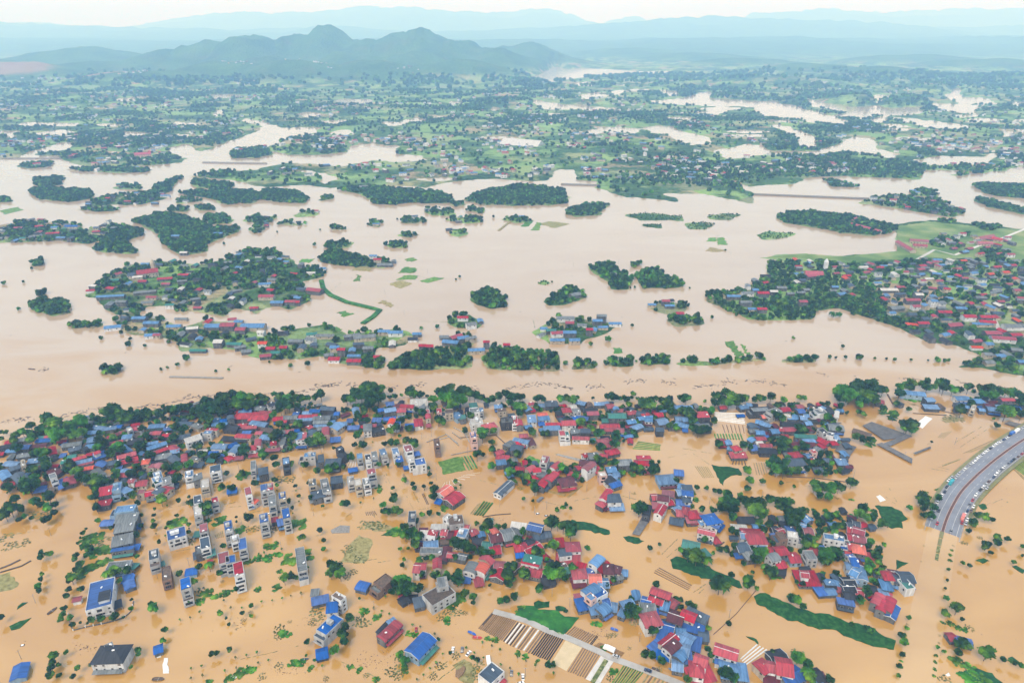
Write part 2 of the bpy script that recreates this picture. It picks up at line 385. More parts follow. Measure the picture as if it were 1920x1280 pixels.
# islands: kind W wood, V hamlet among trees, S scrub, F low grass
ISLES = [
    ('W', [(47, 570), (75, 562), (122, 565), (138, 573), (128, 588), (95, 592), (60, 585)]),
    ('W', [(60, 553), (85, 547), (89, 550), (72, 556)]),
    ('W', [(130, 610), (155, 607), (155, 615), (135, 616)]), ('W', [(160, 610), (190, 605), (193, 612), (170, 615)]),
    ('V', [(165, 552), (190, 530), (215, 510), (240, 497), (300, 490), (370, 497), (420, 487), (470, 467), (520, 472), (560, 497), (610, 502), (612, 520), (560, 528),
           (575, 545), (580, 567), (545, 582), (520, 572), (480, 588), (440, 578), (420, 594), (370, 582), (340, 588), (310, 574), (280, 576), (250, 592), (215, 592), (195, 577), (185, 562)]),
    ('V', [(215, 602), (260, 593), (310, 602), (345, 612), (385, 600), (440, 602), (500, 627), (560, 617), (610, 607), (650, 627), (700, 622), (740, 617), (790, 632), (760, 647),
           (705, 652), (690, 690), (640, 682), (600, 667), (560, 672), (520, 674), (470, 667), (440, 657), (390, 652), (345, 657), (330, 642), (300, 632), (250, 627), (220, 617)]),
    ('W', [(735, 692), (745, 672), (800, 660), (840, 652), (880, 648), (882, 686), (840, 692), (790, 695)]),
    ('W', [(912, 692), (905, 668), (925, 650), (1000, 660), (1045, 668), (1046, 694), (980, 694)]),
    ('W', [(685, 691), (690, 676), (720, 676), (722, 692)]),
    ('V', [(825, 645), (830, 634), (880, 626), (892, 640), (880, 650)]),
    ('W', [(880, 556), (895, 546), (930, 544), (950, 560), (950, 576), (920, 578), (895, 572)]),
    ('V', [(840, 604), (850, 592), (880, 590), (905, 608), (895, 617), (860, 615)]),
    ('V', [(1003, 624), (1010, 618), (1040, 595), (1080, 597), (1130, 604), (1170, 608), (1140, 623), (1100, 638), (1090, 645), (1030, 645)]),
    ('W', [(1022, 566), (1045, 552), (1060, 542), (1095, 545), (1096, 558), (1060, 570), (1030, 572)]),
    ('W', [(1105, 499), (1140, 494), (1165, 509), (1185, 524), (1177, 543), (1150, 543), (1140, 528), (1110, 508)]),
    ('W', [(1180, 497), (1195, 493), (1200, 498), (1190, 502)]),
    ('W', [(1192, 515), (1230, 500), (1245, 519), (1280, 529), (1281, 541), (1205, 541), (1195, 525)]),
    ('V', [(1205, 574), (1240, 565), (1290, 567), (1285, 588), (1270, 592), (1240, 588)]),
    ('W', [(1250, 599), (1290, 593), (1320, 599), (1320, 609), (1270, 611)]),
    ('W', [(1076, 690), (1080, 681), (1115, 680), (1116, 690)]), ('W', [(1132, 687), (1140, 676), (1160, 675), (1185, 674), (1185, 685), (1160, 687)]),
    ('W', [(1200, 683), (1205, 672), (1255, 668), (1257, 683)]),
    ('W', [(1257, 683), (1290, 675), (1340, 680), (1400, 674), (1434, 668), (1436, 676), (1395, 679), (1340, 683), (1290, 685)]),
    ('W', [(1464, 680), (1465, 673), (1500, 671), (1528, 671), (1530, 679), (1500, 681)]),
    ('V', [(1320, 550), (1345, 549), (1365, 550), (1390, 544), (1440, 514), (1440, 494), (1480, 489), (1540, 492), (1600, 497), (1700, 492), (1740, 488), (1920, 492), (2050, 510), (2200, 600),
           (2150, 760), (2000, 730), (1920, 704), (1860, 694), (1800, 688), (1837, 666), (1800, 650), (1740, 640), (1690, 614), (1640, 602), (1610, 590), (1570, 578), (1530, 582),
           (1525, 600), (1440, 601), (1400, 601), (1385, 589), (1360, 584), (1330, 564)]),
    ('F', [(1680, 420), (1740, 412), (1920, 430), (2150, 440), (2200, 600), (1920, 500), (1740, 505), (1600, 497), (1420, 484), (1470, 476), (1560, 482), (1680, 472)]),
    ('W', [(1453, 408), (1475, 399), (1520, 397), (1580, 405), (1610, 408), (1680, 427), (1665, 440), (1630, 442), (1575, 437), (1530, 427), (1470, 418)]),
    ('V', [(1615, 382), (1640, 369), (1700, 368), (1760, 373), (1815, 402), (1780, 407), (1720, 398), (1670, 388)]),
    ('V', [(1705, 361), (1730, 354), (1760, 360), (1755, 370), (1710, 367)]),
    ('W', [(1820, 348), (1850, 345), (1920, 348), (2000, 350), (2000, 372), (1920, 372), (1860, 367)]),
    ('W', [(1825, 371), (1860, 378), (1920, 392), (1920, 402), (1850, 388)]),
    ('S', [(1174, 404), (1210, 399), (1280, 405), (1280, 414), (1200, 412)]), ('S', [(1204, 421), (1240, 421), (1238, 428), (1210, 427)]),
    ('S', [(1288, 420), (1310, 415), (1340, 420), (1325, 431), (1290, 429)]), ('S', [(1324, 404), (1350, 400), (1390, 402), (1370, 413), (1330, 410)]),
    ('S', [(1421, 441), (1440, 434), (1488, 438), (1480, 447), (1430, 449)]),
    ('W', [(57, 362), (60, 354), (100, 355), (175, 357), (175, 372), (130, 379), (70, 374)]), ('W', [(62, 347), (65, 335), (120, 333), (115, 347), (80, 350)]),
    ('W', [(-40, 372), (18, 371), (20, 378), (-40, 382)]), ('V', [(165, 390), (170, 376), (230, 364), (300, 359), (320, 370), (265, 384), (180, 385)]),
    ('V', [(145, 392), (200, 387), (225, 394), (180, 398)]), ('W', [(270, 367), (295, 349), (330, 334), (345, 332), (325, 348), (325, 357), (290, 367)]),
    ('V', [(215, 352), (230, 343), (270, 347), (265, 356)]), ('W', [(355, 345), (365, 338), (440, 345), (430, 357), (380, 352)]),
    ('V', [(330, 377), (350, 370), (385, 377), (340, 382)]), ('W', [(330, 363), (400, 358), (470, 358), (500, 367), (470, 382), (420, 384), (400, 372)]),
    ('W', [(313, 392), (355, 390), (350, 396), (320, 397)]), ('W', [(363, 388), (400, 388), (405, 394), (380, 395)]),
    ('V', [(-60, 437), (10, 421), (50, 415), (115, 418), (150, 423), (160, 432), (190, 423), (215, 415), (225, 423), (210, 442), (170, 457), (110, 452), (60, 454), (-60, 456)]),
    ('W', [(175, 468), (190, 454), (205, 444), (205, 429), (230, 424), (268, 436), (265, 445), (240, 453), (260, 477), (235, 477), (200, 474)]),
    ('W', [(245, 419), (300, 399), (340, 406), (380, 419), (400, 428), (430, 428), (450, 428), (445, 435), (420, 447), (390, 457), (385, 472), (340, 480), (325, 472), (300, 453), (300, 443), (290, 433), (270, 423)]),
    ('W', [(380, 415), (385, 406), (420, 404), (435, 411), (430, 419), (400, 422)]), ('W', [(55, 499), (60, 488), (85, 487), (88, 495), (70, 500)]),
    ('V', [(480, 423), (460, 413), (480, 404), (520, 404), (510, 418), (495, 432), (480, 440), (465, 433)]), ('V', [(550, 404), (560, 398), (595, 396), (592, 404), (560, 407)]),
    ('V', [(520, 422), (530, 415), (580, 420), (560, 424)]), ('W', [(615, 427), (635, 425), (650, 430), (620, 432)]),
    ('V', [(682, 422), (700, 413), (717, 418), (712, 426)]), ('V', [(752, 417), (755, 409), (780, 409), (803, 412), (795, 419), (765, 419)]),
    ('V', [(795, 397), (800, 391), (850, 395), (850, 404), (810, 404)]), ('V', [(835, 414), (840, 408), (900, 408), (905, 417), (870, 419)]),
    ('W', [(842, 382), (860, 379), (873, 384), (855, 388)]), ('W', [(870, 395), (885, 390), (915, 395), (905, 401)]),
    ('V', [(835, 437), (845, 429), (870, 429), (878, 437), (860, 445)]), ('V', [(722, 460), (740, 455), (765, 457), (760, 465), (735, 465)]),
    ('W', [(600, 493), (598, 484), (620, 466), (650, 475), (685, 484), (700, 497), (670, 502), (630, 498)]), ('V', [(685, 500), (690, 482), (730, 488), (742, 492), (720, 503)]),
    ('W', [(608, 463), (610, 455), (660, 455), (650, 465), (620, 467)]), ('W', [(745, 442), (760, 436), (785, 440), (770, 445)]),
    ('V', [(943, 412), (960, 406), (990, 408), (997, 415), (970, 418)]),
    ('W', [(872, 376), (885, 366), (920, 357), (1000, 352), (1060, 356), (1063, 382), (1000, 386), (900, 384)]),
    ('W', [(1060, 401), (1065, 393), (1100, 384), (1125, 383), (1147, 383), (1125, 397), (1120, 404), (1080, 406)]),
    ('W', [(630, 356), (680, 364), (700, 383), (740, 385), (760, 381), (840, 381), (852, 371), (820, 359), (750, 355), (680, 350)]),
    ('W', [(470, 373), (500, 356), (560, 360), (580, 373), (570, 381), (520, 380)]), ('W', [(600, 372), (620, 367), (628, 372), (600, 376)]),
    ('W', [(430, 292), (440, 282), (500, 278), (510, 290), (480, 297), (440, 297)]), ('W', [(35, 312), (60, 306), (100, 305), (95, 312), (70, 316)]),
    ('W', [(130, 318), (190, 314), (285, 318), (270, 324), (150, 322)]),
    ('V', [(1540, 338), (1560, 337), (1620, 352), (1560, 350)]), ('S', [(1000, 530), (1020, 525), (1040, 531), (1020, 536)]),
    ('W', [(194, 690), (208, 686), (226, 692), (224, 701), (206, 705), (195, 700)]),
]
FIELDS = [   # flat green plots just clear of the water, and the meadow by the school
    [(731, 532), (752, 525), (775, 531), (752, 541)], [(744, 524), (760, 516), (786, 517), (776, 525)], [(790, 526), (815, 519), (833, 522), (800, 531)],
    [(757, 487), (770, 483), (784, 486), (772, 491)], [(662, 507), (672, 496), (702, 500), (692, 509)], [(663, 527), (668, 515), (676, 515), (676, 527)],
    [(750, 511), (757, 501), (782, 503), (775, 512)], [(976, 425), (988, 414), (1000, 415), (990, 425)], [(1010, 420), (1030, 415), (1068, 420), (1040, 428)], [(996, 432), (1006, 417), (1016, 418), (1010, 432)],
    [(1326, 452), (1330, 446), (1342, 446), (1344, 453)], [(1346, 459), (1344, 446), (1356, 445), (1364, 459)], [(1324, 470), (1333, 463), (1360, 470), (1345, 473)],
    [(1358, 641), (1374, 640), (1394, 668), (1382, 670)], [(1387, 646), (1392, 645), (1406, 664), (1400, 666)], [(632, 586), (650, 582), (662, 589), (645, 594)], [(710, 568), (718, 563), (740, 571), (734, 576)],
    [(600, 622), (632, 612), (640, 618), (620, 632), (605, 632)], [(1150, 652), (1162, 652), (1166, 662), (1152, 662)], [(0, 395), (35, 388), (42, 394), (10, 402)], [(1820, 448), (1850, 440), (1880, 452), (1850, 462)],
    [(90, 420), (115, 412), (118, 416), (100, 421)], [(560, 492), (566, 486), (588, 486), (580, 493)], [(820, 660), (828, 652), (832, 656), (826, 667)], [(345, 620), (400, 612), (420, 625), (370, 640)],
    [(280, 552), (330, 534), (400, 528), (390, 534), (330, 545), (300, 558)],
]


def wpoly(px):
    return np.array([[*P(x, y, 0.0)[:2]] for x, y in px])


def pip(pts, poly):
    """Point in polygon for an (n, 2) array."""
    x, y = pts[:, 0], pts[:, 1]
    ins = np.zeros(len(pts), bool)
    n = len(poly)
    for i in range(n):
        x0, y0 = poly[i]; x1, y1 = poly[(i + 1) % n]
        if y0 == y1: continue
        c = ((y0 > y) != (y1 > y)) & (x < (x1 - x0) * (y - y0) / (y1 - y0) + x0)
        ins ^= c
    return ins


def sdf(pts, poly):
    d = np.full(len(pts), 1e12)
    n = len(poly)
    for i in range(n):
        a = poly[i]; b = poly[(i + 1) % n]
        ab = b - a
        t = np.clip(((pts - a) @ ab) / max(ab @ ab, 1e-9), 0, 1)
        q = a + t[:, None] * ab
        d = np.minimum(d, ((pts - q) ** 2).sum(1))
    d = np.sqrt(d)
    return np.where(pip(pts, poly), d, -d)


def vnoise(x, y, seed=0):
    xi, yi = np.floor(x).astype(np.int64), np.floor(y).astype(np.int64)
    fx, fy = x - xi, y - yi
    fx, fy = fx * fx * (3 - 2 * fx), fy * fy * (3 - 2 * fy)

    def h(a, b):
        k = (a * 374761393 + b * 668265263 + seed * 1442695041) & 0xffffffff
        k = ((k ^ (k >> 13)) * 1274126177) & 0xffffffff
        return ((k ^ (k >> 16)) & 0xffff) / 65535.0
    return (h(xi, yi) * (1 - fx) + h(xi + 1, yi) * fx) * (1 - fy) + (h(xi, yi + 1) * (1 - fx) + h(xi + 1, yi + 1) * fx) * fy


def fbm(x, y, oct=5, seed=0):
    s, a, t = 0, 1.0, 0
    for o in range(oct):
        s = s + a * vnoise(x * 2 ** o, y * 2 ** o, seed + o); t += a; a *= 0.5
    return s / t


MAIN_W = wpoly([(x, max(y, 70)) for x, y in MAINLAND])
_rh = random.Random(2024)
for _k in range(70):              # stray sheets of flood water lying in the hollows of the far plain
    _x = _rh.uniform(1080, 1960) if _k % 3 else _rh.uniform(0, 1080)
    _y = _rh.uniform(152, 262) if _k % 3 else _rh.uniform(172, 268)
    _w, _h = _rh.uniform(10, 46), _rh.uniform(1.6, 4.2)
    _n = 9
    HOLES.append([(_x + _w * math.cos(6.283 * i / _n) * _rh.uniform(.55, 1.2), _y + _h * math.sin(6.283 * i / _n) * _rh.uniform(.5, 1.3)) for i in range(_n)])


def taller(h, k):
    m = sum(y for _, y in h) / len(h)
    return [(x, m + (y - m) * k) for x, y in h]


HOLES_W = [wpoly(taller(h, 1.5 if 165 < h[0][1] < 262 else 0.9)) for h in HOLES]
ISLES_W = [(k, wpoly(p)) for k, p in ISLES]
MEADOW_PX = [(1682, 424), (1740, 415), (1920, 432), (2150, 442), (2160, 520), (1920, 489), (1740, 486), (1690, 489), (1600, 493), (1440, 483), (1480, 478), (1560, 484), (1682, 472)]
MEADOW_W = wpoly(MEADOW_PX)


def land_sdf(pts):
    """Metres inside (+) or outside (-) the dry land, edges roughened."""
    wob = (fbm(pts[:, 0] / 26, pts[:, 1] / 26, 4, 3) - 0.5) * np.clip(np.hypot(pts[:, 0], pts[:, 1]) / 60, 8, 60)
    s = sdf(pts, MAIN_W)
    for h in HOLES_W:
        lo, hi = h.min(0) - 150, h.max(0) + 150
        k = np.where(((pts > lo) & (pts < hi)).all(1))[0]
        if len(k): s[k] = np.minimum(s[k], -sdf(pts[k], h))
    for _, p in ISLES_W:
        lo, hi = p.min(0) - 60, p.max(0) + 60
        k = np.where(((pts > lo) & (pts < hi)).all(1))[0]
        if len(k): s[k] = np.maximum(s[k], sdf(pts[k], p))
    return s + wob


# hills: (photo column, distance from camera, height, half-width across, half-width along)
HILLS = [(480, 6700, 285, 400, 700), (400, 6700, 205, 480, 700), (548, 6900, 250, 380, 600), (620, 7000, 300, 400, 650), (585, 6950, 272, 330, 600), (690, 6900, 235, 400, 600), (800, 7100, 322, 420, 700), (748, 6950, 275, 360, 600), (860, 7000, 262, 380, 600), (915, 7000, 190, 460, 600), (320, 6500, 150, 520, 600), (660, 6300, 150, 420, 420), (500, 6000, 140, 380, 420), (780, 6200, 150, 420, 420),
         (950, 7300, 120, 500, 600), (980, 8200, 190, 520, 600), (380, 6600, 150, 600, 650), (300, 6400, 110, 600, 600), (190, 6200, 95, 600, 600), (40, 5600, 110, 560, 520), (-80, 6000, 130, 700, 700),
         (150, 7400, 150, 900, 800), (420, 5600, 115, 520, 420), (560, 5500, 120, 520, 420), (700, 5600, 110, 480, 420), (860, 5900, 110, 450, 400), (280, 5200, 80, 560, 350),
         (1400, 7600, 75, 700, 500), (1520, 6400, 70, 600, 400), (1640, 5800, 85, 420, 350), (1720, 8200, 90, 900, 600), (1850, 7200, 90, 800, 500), (1300, 9000, 80, 900, 600), (1180, 10000, 90, 900, 600),
         (1630, 3750, 38, 330, 170), (1740, 4600, 40, 400, 250), (1450, 5200, 45, 450, 300), (1900, 5300, 50, 500, 300), (760, 3500, 18, 300, 150), (1010, 3700, 22, 350, 180), (200, 3600, 15, 400, 200),
         (600, 3300, 15, 260, 150), (960, 1640, 20, 75, 38), (1090, 1560, 9, 40, 30), (790, 1660, 10, 90, 35), (1140, 3000, 18, 260, 150), (1560, 1500, 7, 110, 30), (560, 2300, 14, 260, 120), (1200, 2200, 14, 300, 120)]


def land_height(pts, s):
    x, y = pts[:, 0], pts[:, 1]
    d = np.hypot(x, y)
    z = np.clip(s * 0.12, -2.2, 1.3)
    inn = np.clip(s / 120, 0, 1)
    z = z + inn * (fbm(x / 420, y / 420, 4, 5) - 0.35).clip(0) * np.clip(d / 1500 - 0.6, 0, 2.2) * 14
    hz = np.zeros_like(x)
    for px, dist, h, sx, sy in HILLS:
        cy = dist
        cx = (px - 960) / FPX * (cy * CP + CAM_H * SP)
        hz = np.maximum(hz, h * np.exp(-((x - cx) / sx) ** 2 - ((y - cy) / sy) ** 2))
    rid = 1 - np.abs(2 * fbm(x / 900, y / 900, 7, 21) - 1)
    k = np.clip(hz / 150, 0, 1)
    rid2 = 1 - np.abs(2 * fbm(x / 380, y / 520, 5, 27) - 1)
    z = z + 1.06 * hz * (1 - k * 0.06 + k * (0.42 * (rid - 0.6) + 0.46 * (rid2 - 0.6))) * np.clip(s / 60 + 0.2, 0, 1)
    fl = pip(pts, MEADOW_W)
    z = np.where(fl, np.minimum(z, 1.0), z)
    # the far ranges that close the plain
    for y0, wd, hh, sd in ((13500, 2600, 330, 31), (20500, 3800, 620, 32), (30000, 5200, 1150, 33)):
        rr = 1 - np.abs(2 * fbm(x / 3200 + sd, y / 3200, 5, sd) - 1)
        lo = fbm(x / 7000 + sd * 3.1, y / 9000, 3, sd + 9)
        z = z + hh * np.exp(-((y - y0) / wd) ** 2) * (0.15 + 1.0 * rr * lo * 1.25)
    return z


rows = np.concatenate([np.arange(46000, 9000, -420), np.arange(9000, 4700, -55), [P(960, y).y for y in np.arange(150, 300, 2.2)], [P(960, y).y for y in np.arange(300, 460, 2.6)],
                       [P(960, y).y for y in np.arange(460, 720, 3.4)], [P(960, y).y for y in np.arange(720, 1900, 60)]])
rows = np.unique(rows)[::-1]
cols = np.arange(-620, 2541, 5.0)
depth = rows * CP + CAM_H * SP
GX = ((cols[None, :] - 960) / FPX) * depth[:, None]
GY = np.repeat(rows[:, None], len(cols), 1)
gp = np.stack([GX.ravel(), GY.ravel()], 1)
gs = land_sdf(gp)
gz = land_height(gp, gs)
nr, nc = len(rows), len(cols)
idx = np.arange(nr * nc).reshape(nr, nc)
quads = np.stack([idx[1:, :-1], idx[1:, 1:], idx[:-1, 1:], idx[:-1, :-1]], -1).reshape(-1, 4)
gme = bpy.data.meshes.new('ground')
gme.vertices.add(nr * nc)
gme.vertices.foreach_set('co', np.column_stack([gp, gz]).astype(np.float32).ravel())
gme.loops.add(quads.size)
gme.loops.foreach_set('vertex_index', quads.astype(np.int32).ravel())
gme.polygons.add(len(quads))
gme.polygons.foreach_set('loop_start', (np.arange(len(quads)) * 4).astype(np.int32))
gme.polygons.foreach_set('use_smooth', np.ones(len(quads), bool))
gme.update(calc_edges=True)


def ground_mat():
    m, nt, n, l, bs = node_mat('ground_cover')
    ge = n.new('ShaderNodeNewGeometry')
    mp = n.new('ShaderNodeMapping'); mp.inputs['Scale'].default_value = (0.001, 0.001, 0.001)
    l.new(ge.outputs['Position'], mp.inputs['Vector'])
    vo = n.new('ShaderNodeTexVoronoi'); vo.inputs['Scale'].default_value = 9.0
    n1 = n.new('ShaderNodeTexNoise'); n1.inputs['Scale'].default_value = 5.0; n1.inputs['Detail'].default_value = 9; n1.inputs['Roughness'].default_value = 0.72
    n2 = n.new('ShaderNodeTexNoise'); n2.inputs['Scale'].default_value = 60.0; n2.inputs['Detail'].default_value = 4
    for t in (vo, n1, n2): l.new(mp.outputs['Vector'], t.inputs['Vector'])
    field = n.new('ShaderNodeValToRGB')          # field colours by plot
    e = field.color_ramp.elements
    e[0].position, e[0].color = 0.0, (0.15, 0.26, 0.08, 1)
    e[1].position, e[1].color = 1.0, (0.19, 0.21, 0.11, 1)
    for p_, c_ in ((0.35, (0.21, 0.33, 0.10, 1)), (0.6, (0.24, 0.28, 0.13, 1)), (0.8, (0.34, 0.24, 0.16, 1)), (0.87, (0.15, 0.26, 0.09, 1))):
        k = e.new(p_); k.color = c_
    sep = n.new('ShaderNodeSeparateColor')
    l.new(vo.outputs['Color'], sep.inputs['Color'])
    l.new(sep.outputs['Red'], field.inputs['Fac'])
    wood = n.new('ShaderNodeValToRGB')
    wood.color_ramp.elements[0].position, wood.color_ramp.elements[0].color = 0.35, (0.010, 0.036, 0.014, 1)
    wood.color_ramp.elements[1].position, wood.color_ramp.elements[1].color = 0.64, (0.06, 0.14, 0.035, 1)
    mw = n.new('ShaderNodeMath'); mw.operation = 'MULTIPLY_ADD'; mw.inputs[1].default_value = 0.5
    n4 = n.new('ShaderNodeTexNoise'); n4.inputs['Scale'].default_value = 3.2; n4.inputs['Detail'].default_value = 6
    l.new(mp.outputs['Vector'], n4.inputs['Vector'])
    mw2 = n.new('ShaderNodeMath'); mw2.operation = 'MULTIPLY'; mw2.inputs[1].default_value = 0.5
    l.new(n4.outputs['Fac'], mw2.inputs[0]); l.new(n2.outputs['Fac'], mw.inputs[0]); l.new(mw2.outputs[0], mw.inputs[2])
    l.new(mw.outputs[0], wood.inputs['Fac'])
    th = n.new('ShaderNodeValToRGB')
    th.color_ramp.elements[0].position, th.color_ramp.elements[0].color = 0.46, (0, 0, 0, 1)
    th.color_ramp.elements[1].position, th.color_ramp.elements[1].color = 0.54, (1, 1, 1, 1)
    l.new(n1.outputs['Fac'], th.inputs['Fac'])
    # the hills are wooded, the plain is a patchwork
    sx = n.new('ShaderNodeSeparateXYZ')
    l.new(ge.outputs['Position'], sx.inputs['Vector'])
    hi = n.new('ShaderNodeMapRange'); hi.inputs['From Min'].default_value = 25; hi.inputs['From Max'].default_value = 60
    hi.inputs['To Min'].default_value = 1.0; hi.inputs['To Max'].default_value = 0.12
    l.new(sx.outputs['Z'], hi.inputs['Value'])
    mu = n.new('ShaderNodeMath'); mu.operation = 'MULTIPLY'
    l.new(th.outputs['Color'], mu.inputs[0]); l.new(hi.outputs['Result'], mu.inputs[1])
    mx = n.new('ShaderNodeMix'); mx.data_type = 'RGBA'
    l.new(mu.outputs[0], mx.inputs['Factor']); l.new(wood.outputs['Color'], mx.inputs['A']); l.new(field.outputs['Color'], mx.inputs['B'])
    # bare red earth of the quarry on the hill to the west
    last = mx.outputs['Result']
    for (px, dist, rx, ry) in ((15, 5450, 420, 420), (185, 5250, 300, 200), (800, 6350, 260, 130), (450, 6000, 120, 50)):
        cy = dist; cx = (px - 960) / FPX * (cy * CP + CAM_H * SP)
        sub = n.new('ShaderNodeVectorMath'); sub.operation = 'SUBTRACT'; sub.inputs[1].default_value = (cx, cy, 0)
        l.new(ge.outputs['Position'], sub.inputs[0])
        mlt = n.new('ShaderNodeVectorMath'); mlt.operation = 'MULTIPLY'; mlt.inputs[1].default_value = (1 / rx, 1 / ry, 0)
        l.new(sub.outputs[0], mlt.inputs[0])
        ln = n.new('ShaderNodeVectorMath'); ln.operation = 'LENGTH'
        l.new(mlt.outputs[0], ln.inputs[0])
        ad = n.new('ShaderNodeMath'); ad.operation = 'ADD'
        l.new(ln.outputs['Value'], ad.inputs[0]); l.new(n1.outputs['Fac'], ad.inputs[1])
        mr = n.new('ShaderNodeMapRange'); mr.inputs['From Min'].default_value = 1.15; mr.inputs['From Max'].default_value = 1.4
        mr.inputs['To Min'].default_value = 0.6 if px < 300 else 0.25; mr.inputs['To Max'].default_value = 0.0
        l.new(ad.outputs[0], mr.inputs['Value'])
        m2 = n.new('ShaderNodeMix'); m2.data_type = 'RGBA'; m2.inputs['B'].default_value = (0.36, 0.19, 0.13, 1)
        l.new(mr.outputs['Result'], m2.inputs['Factor']); l.new(last, m2.inputs['A'])
        last = m2.outputs['Result']
    l.new(last, bs.inputs['Base Color'])
    bs.inputs['Roughness'].default_value = 0.9
    bs.inputs['Specular IOR Level'].default_value = 0.1
    bp = n.new('ShaderNodeBump'); bp.inputs['Strength'].default_value = 1.0; bp.inputs['Distance'].default_value = 14.0
    l.new(n2.outputs['Fac'], bp.inputs['Height']); l.new(bp.outputs['Normal'], bs.inputs['Normal'])
    return m


gme.materials.append(ground_mat())
ground = link(bpy.data.objects.new('ground', gme))
tag(ground, 'green plain, islands and wooded hills standing above the brown flood', None, kind='structure')


def water_mat():
    m, nt, n, l, bs = node_mat('flood_water')
    ge = n.new('ShaderNodeNewGeometry')
    mp = n.new('ShaderNodeMapping'); mp.inputs['Scale'].default_value = (0.0025, 0.006, 1)
    no = n.new('ShaderNodeTexNoise'); no.inputs['Scale'].default_value = 2.0; no.inputs['Detail'].default_value = 7; no.inputs['Distortion'].default_value = 1.2
    rp = n.new('ShaderNodeValToRGB')
    rp.color_ramp.elements[0].position, rp.color_ramp.elements[0].color = 0.30, (0.37, 0.192, 0.038, 1)
    rp.color_ramp.elements[1].position, rp.color_ramp.elements[1].color = 0.72, (0.47, 0.268, 0.070, 1)
    l.new(ge.outputs['Position'], mp.inputs['Vector']); l.new(mp.outputs['Vector'], no.inputs['Vector'])
    l.new(no.outputs['Fac'], rp.inputs['Fac'])
    # yellow mud in town; farther out, pale sky reflection painted into the base colour
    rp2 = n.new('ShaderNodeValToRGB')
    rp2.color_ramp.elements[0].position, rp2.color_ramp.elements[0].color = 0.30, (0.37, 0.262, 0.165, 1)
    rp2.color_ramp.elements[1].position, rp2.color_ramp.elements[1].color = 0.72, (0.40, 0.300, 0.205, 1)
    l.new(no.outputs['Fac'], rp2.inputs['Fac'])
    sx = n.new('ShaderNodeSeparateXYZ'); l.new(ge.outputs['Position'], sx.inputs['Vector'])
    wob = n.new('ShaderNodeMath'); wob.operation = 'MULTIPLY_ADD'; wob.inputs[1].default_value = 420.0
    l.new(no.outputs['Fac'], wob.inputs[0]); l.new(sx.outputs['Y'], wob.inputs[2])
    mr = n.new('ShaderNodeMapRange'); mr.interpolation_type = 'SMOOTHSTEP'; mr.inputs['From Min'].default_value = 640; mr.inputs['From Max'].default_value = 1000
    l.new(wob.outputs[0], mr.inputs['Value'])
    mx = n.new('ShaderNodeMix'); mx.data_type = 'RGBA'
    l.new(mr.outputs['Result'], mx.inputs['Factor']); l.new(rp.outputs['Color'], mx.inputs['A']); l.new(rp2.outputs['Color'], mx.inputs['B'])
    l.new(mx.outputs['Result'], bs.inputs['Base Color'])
    rr = n.new('ShaderNodeMapRange'); rr.inputs['To Min'].default_value = 0.04; rr.inputs['To Max'].default_value = 0.22
    rr.inputs['From Min'].default_value = 0.3; rr.inputs['From Max'].default_value = 0.7
    n3 = n.new('ShaderNodeTexNoise'); n3.inputs['Scale'].default_value = 7.0; n3.inputs['Detail'].default_value = 6; n3.inputs['Distortion'].default_value = 2.0
    l.new(mp.outputs['Vector'], n3.inputs['Vector']); l.new(n3.outputs['Fac'], rr.inputs['Value']); l.new(rr.outputs['Result'], bs.inputs['Roughness'])
    bs.inputs['IOR'].default_value = 2.0
    bs.inputs['Specular IOR Level'].default_value = 0.5
    mp2 = n.new('ShaderNodeMapping'); mp2.inputs['Scale'].default_value = (0.05, 0.09, 1)
    n2 = n.new('ShaderNodeTexNoise'); n2.inputs['Scale'].default_value = 4.0; n2.inputs['Detail'].default_value = 3
    bp = n.new('ShaderNodeBump'); bp.inputs['Strength'].default_value = 0.05; bp.inputs['Distance'].default_value = 0.5
    l.new(ge.outputs['Position'], mp2.inputs['Vector']); l.new(mp2.outputs['Vector'], n2.inputs['Vector'])
    l.new(n2.outputs['Fac'], bp.inputs['Height']); l.new(bp.outputs['Normal'], bs.inputs['Normal'])
    return m


mb = MB()
mb.poly([(-60000, -3000, 0), (60000, -3000, 0), (60000, 47000, 0), (-60000, 47000, 0)])
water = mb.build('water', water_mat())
tag(water, 'brown flood water spreading over the whole plain', None, kind='structure')


def haze_mat():
    m = bpy.data.materials.new('haze_air')
    m.use_nodes = True
    n, l = m.node_tree.nodes, m.node_tree.links
    n.clear()
    o = n.new('ShaderNodeOutputMaterial')
    v = n.new('ShaderNodeVolumePrincipled')
    v.inputs['Color'].default_value = (0.29, 0.57, 1.0, 1)
    v.inputs['Absorption Color'].default_value = (1, 1, 1, 1)   # humid air scatters, it does not darken
    v.inputs['Density'].default_value = 1.55e-4
    v.inputs['Anisotropy'].default_value = 0.0
    l.new(v.outputs['Volume'], o.inputs['Volume'])
    return m


mb = MB()
mb.box(-70000, 70000, -4000, 48000, -6, 1700)
haze = mb.build('haze', haze_mat())
tag(haze, 'pale blue humid haze filling the air over the plain', 'haze', kind='stuff')
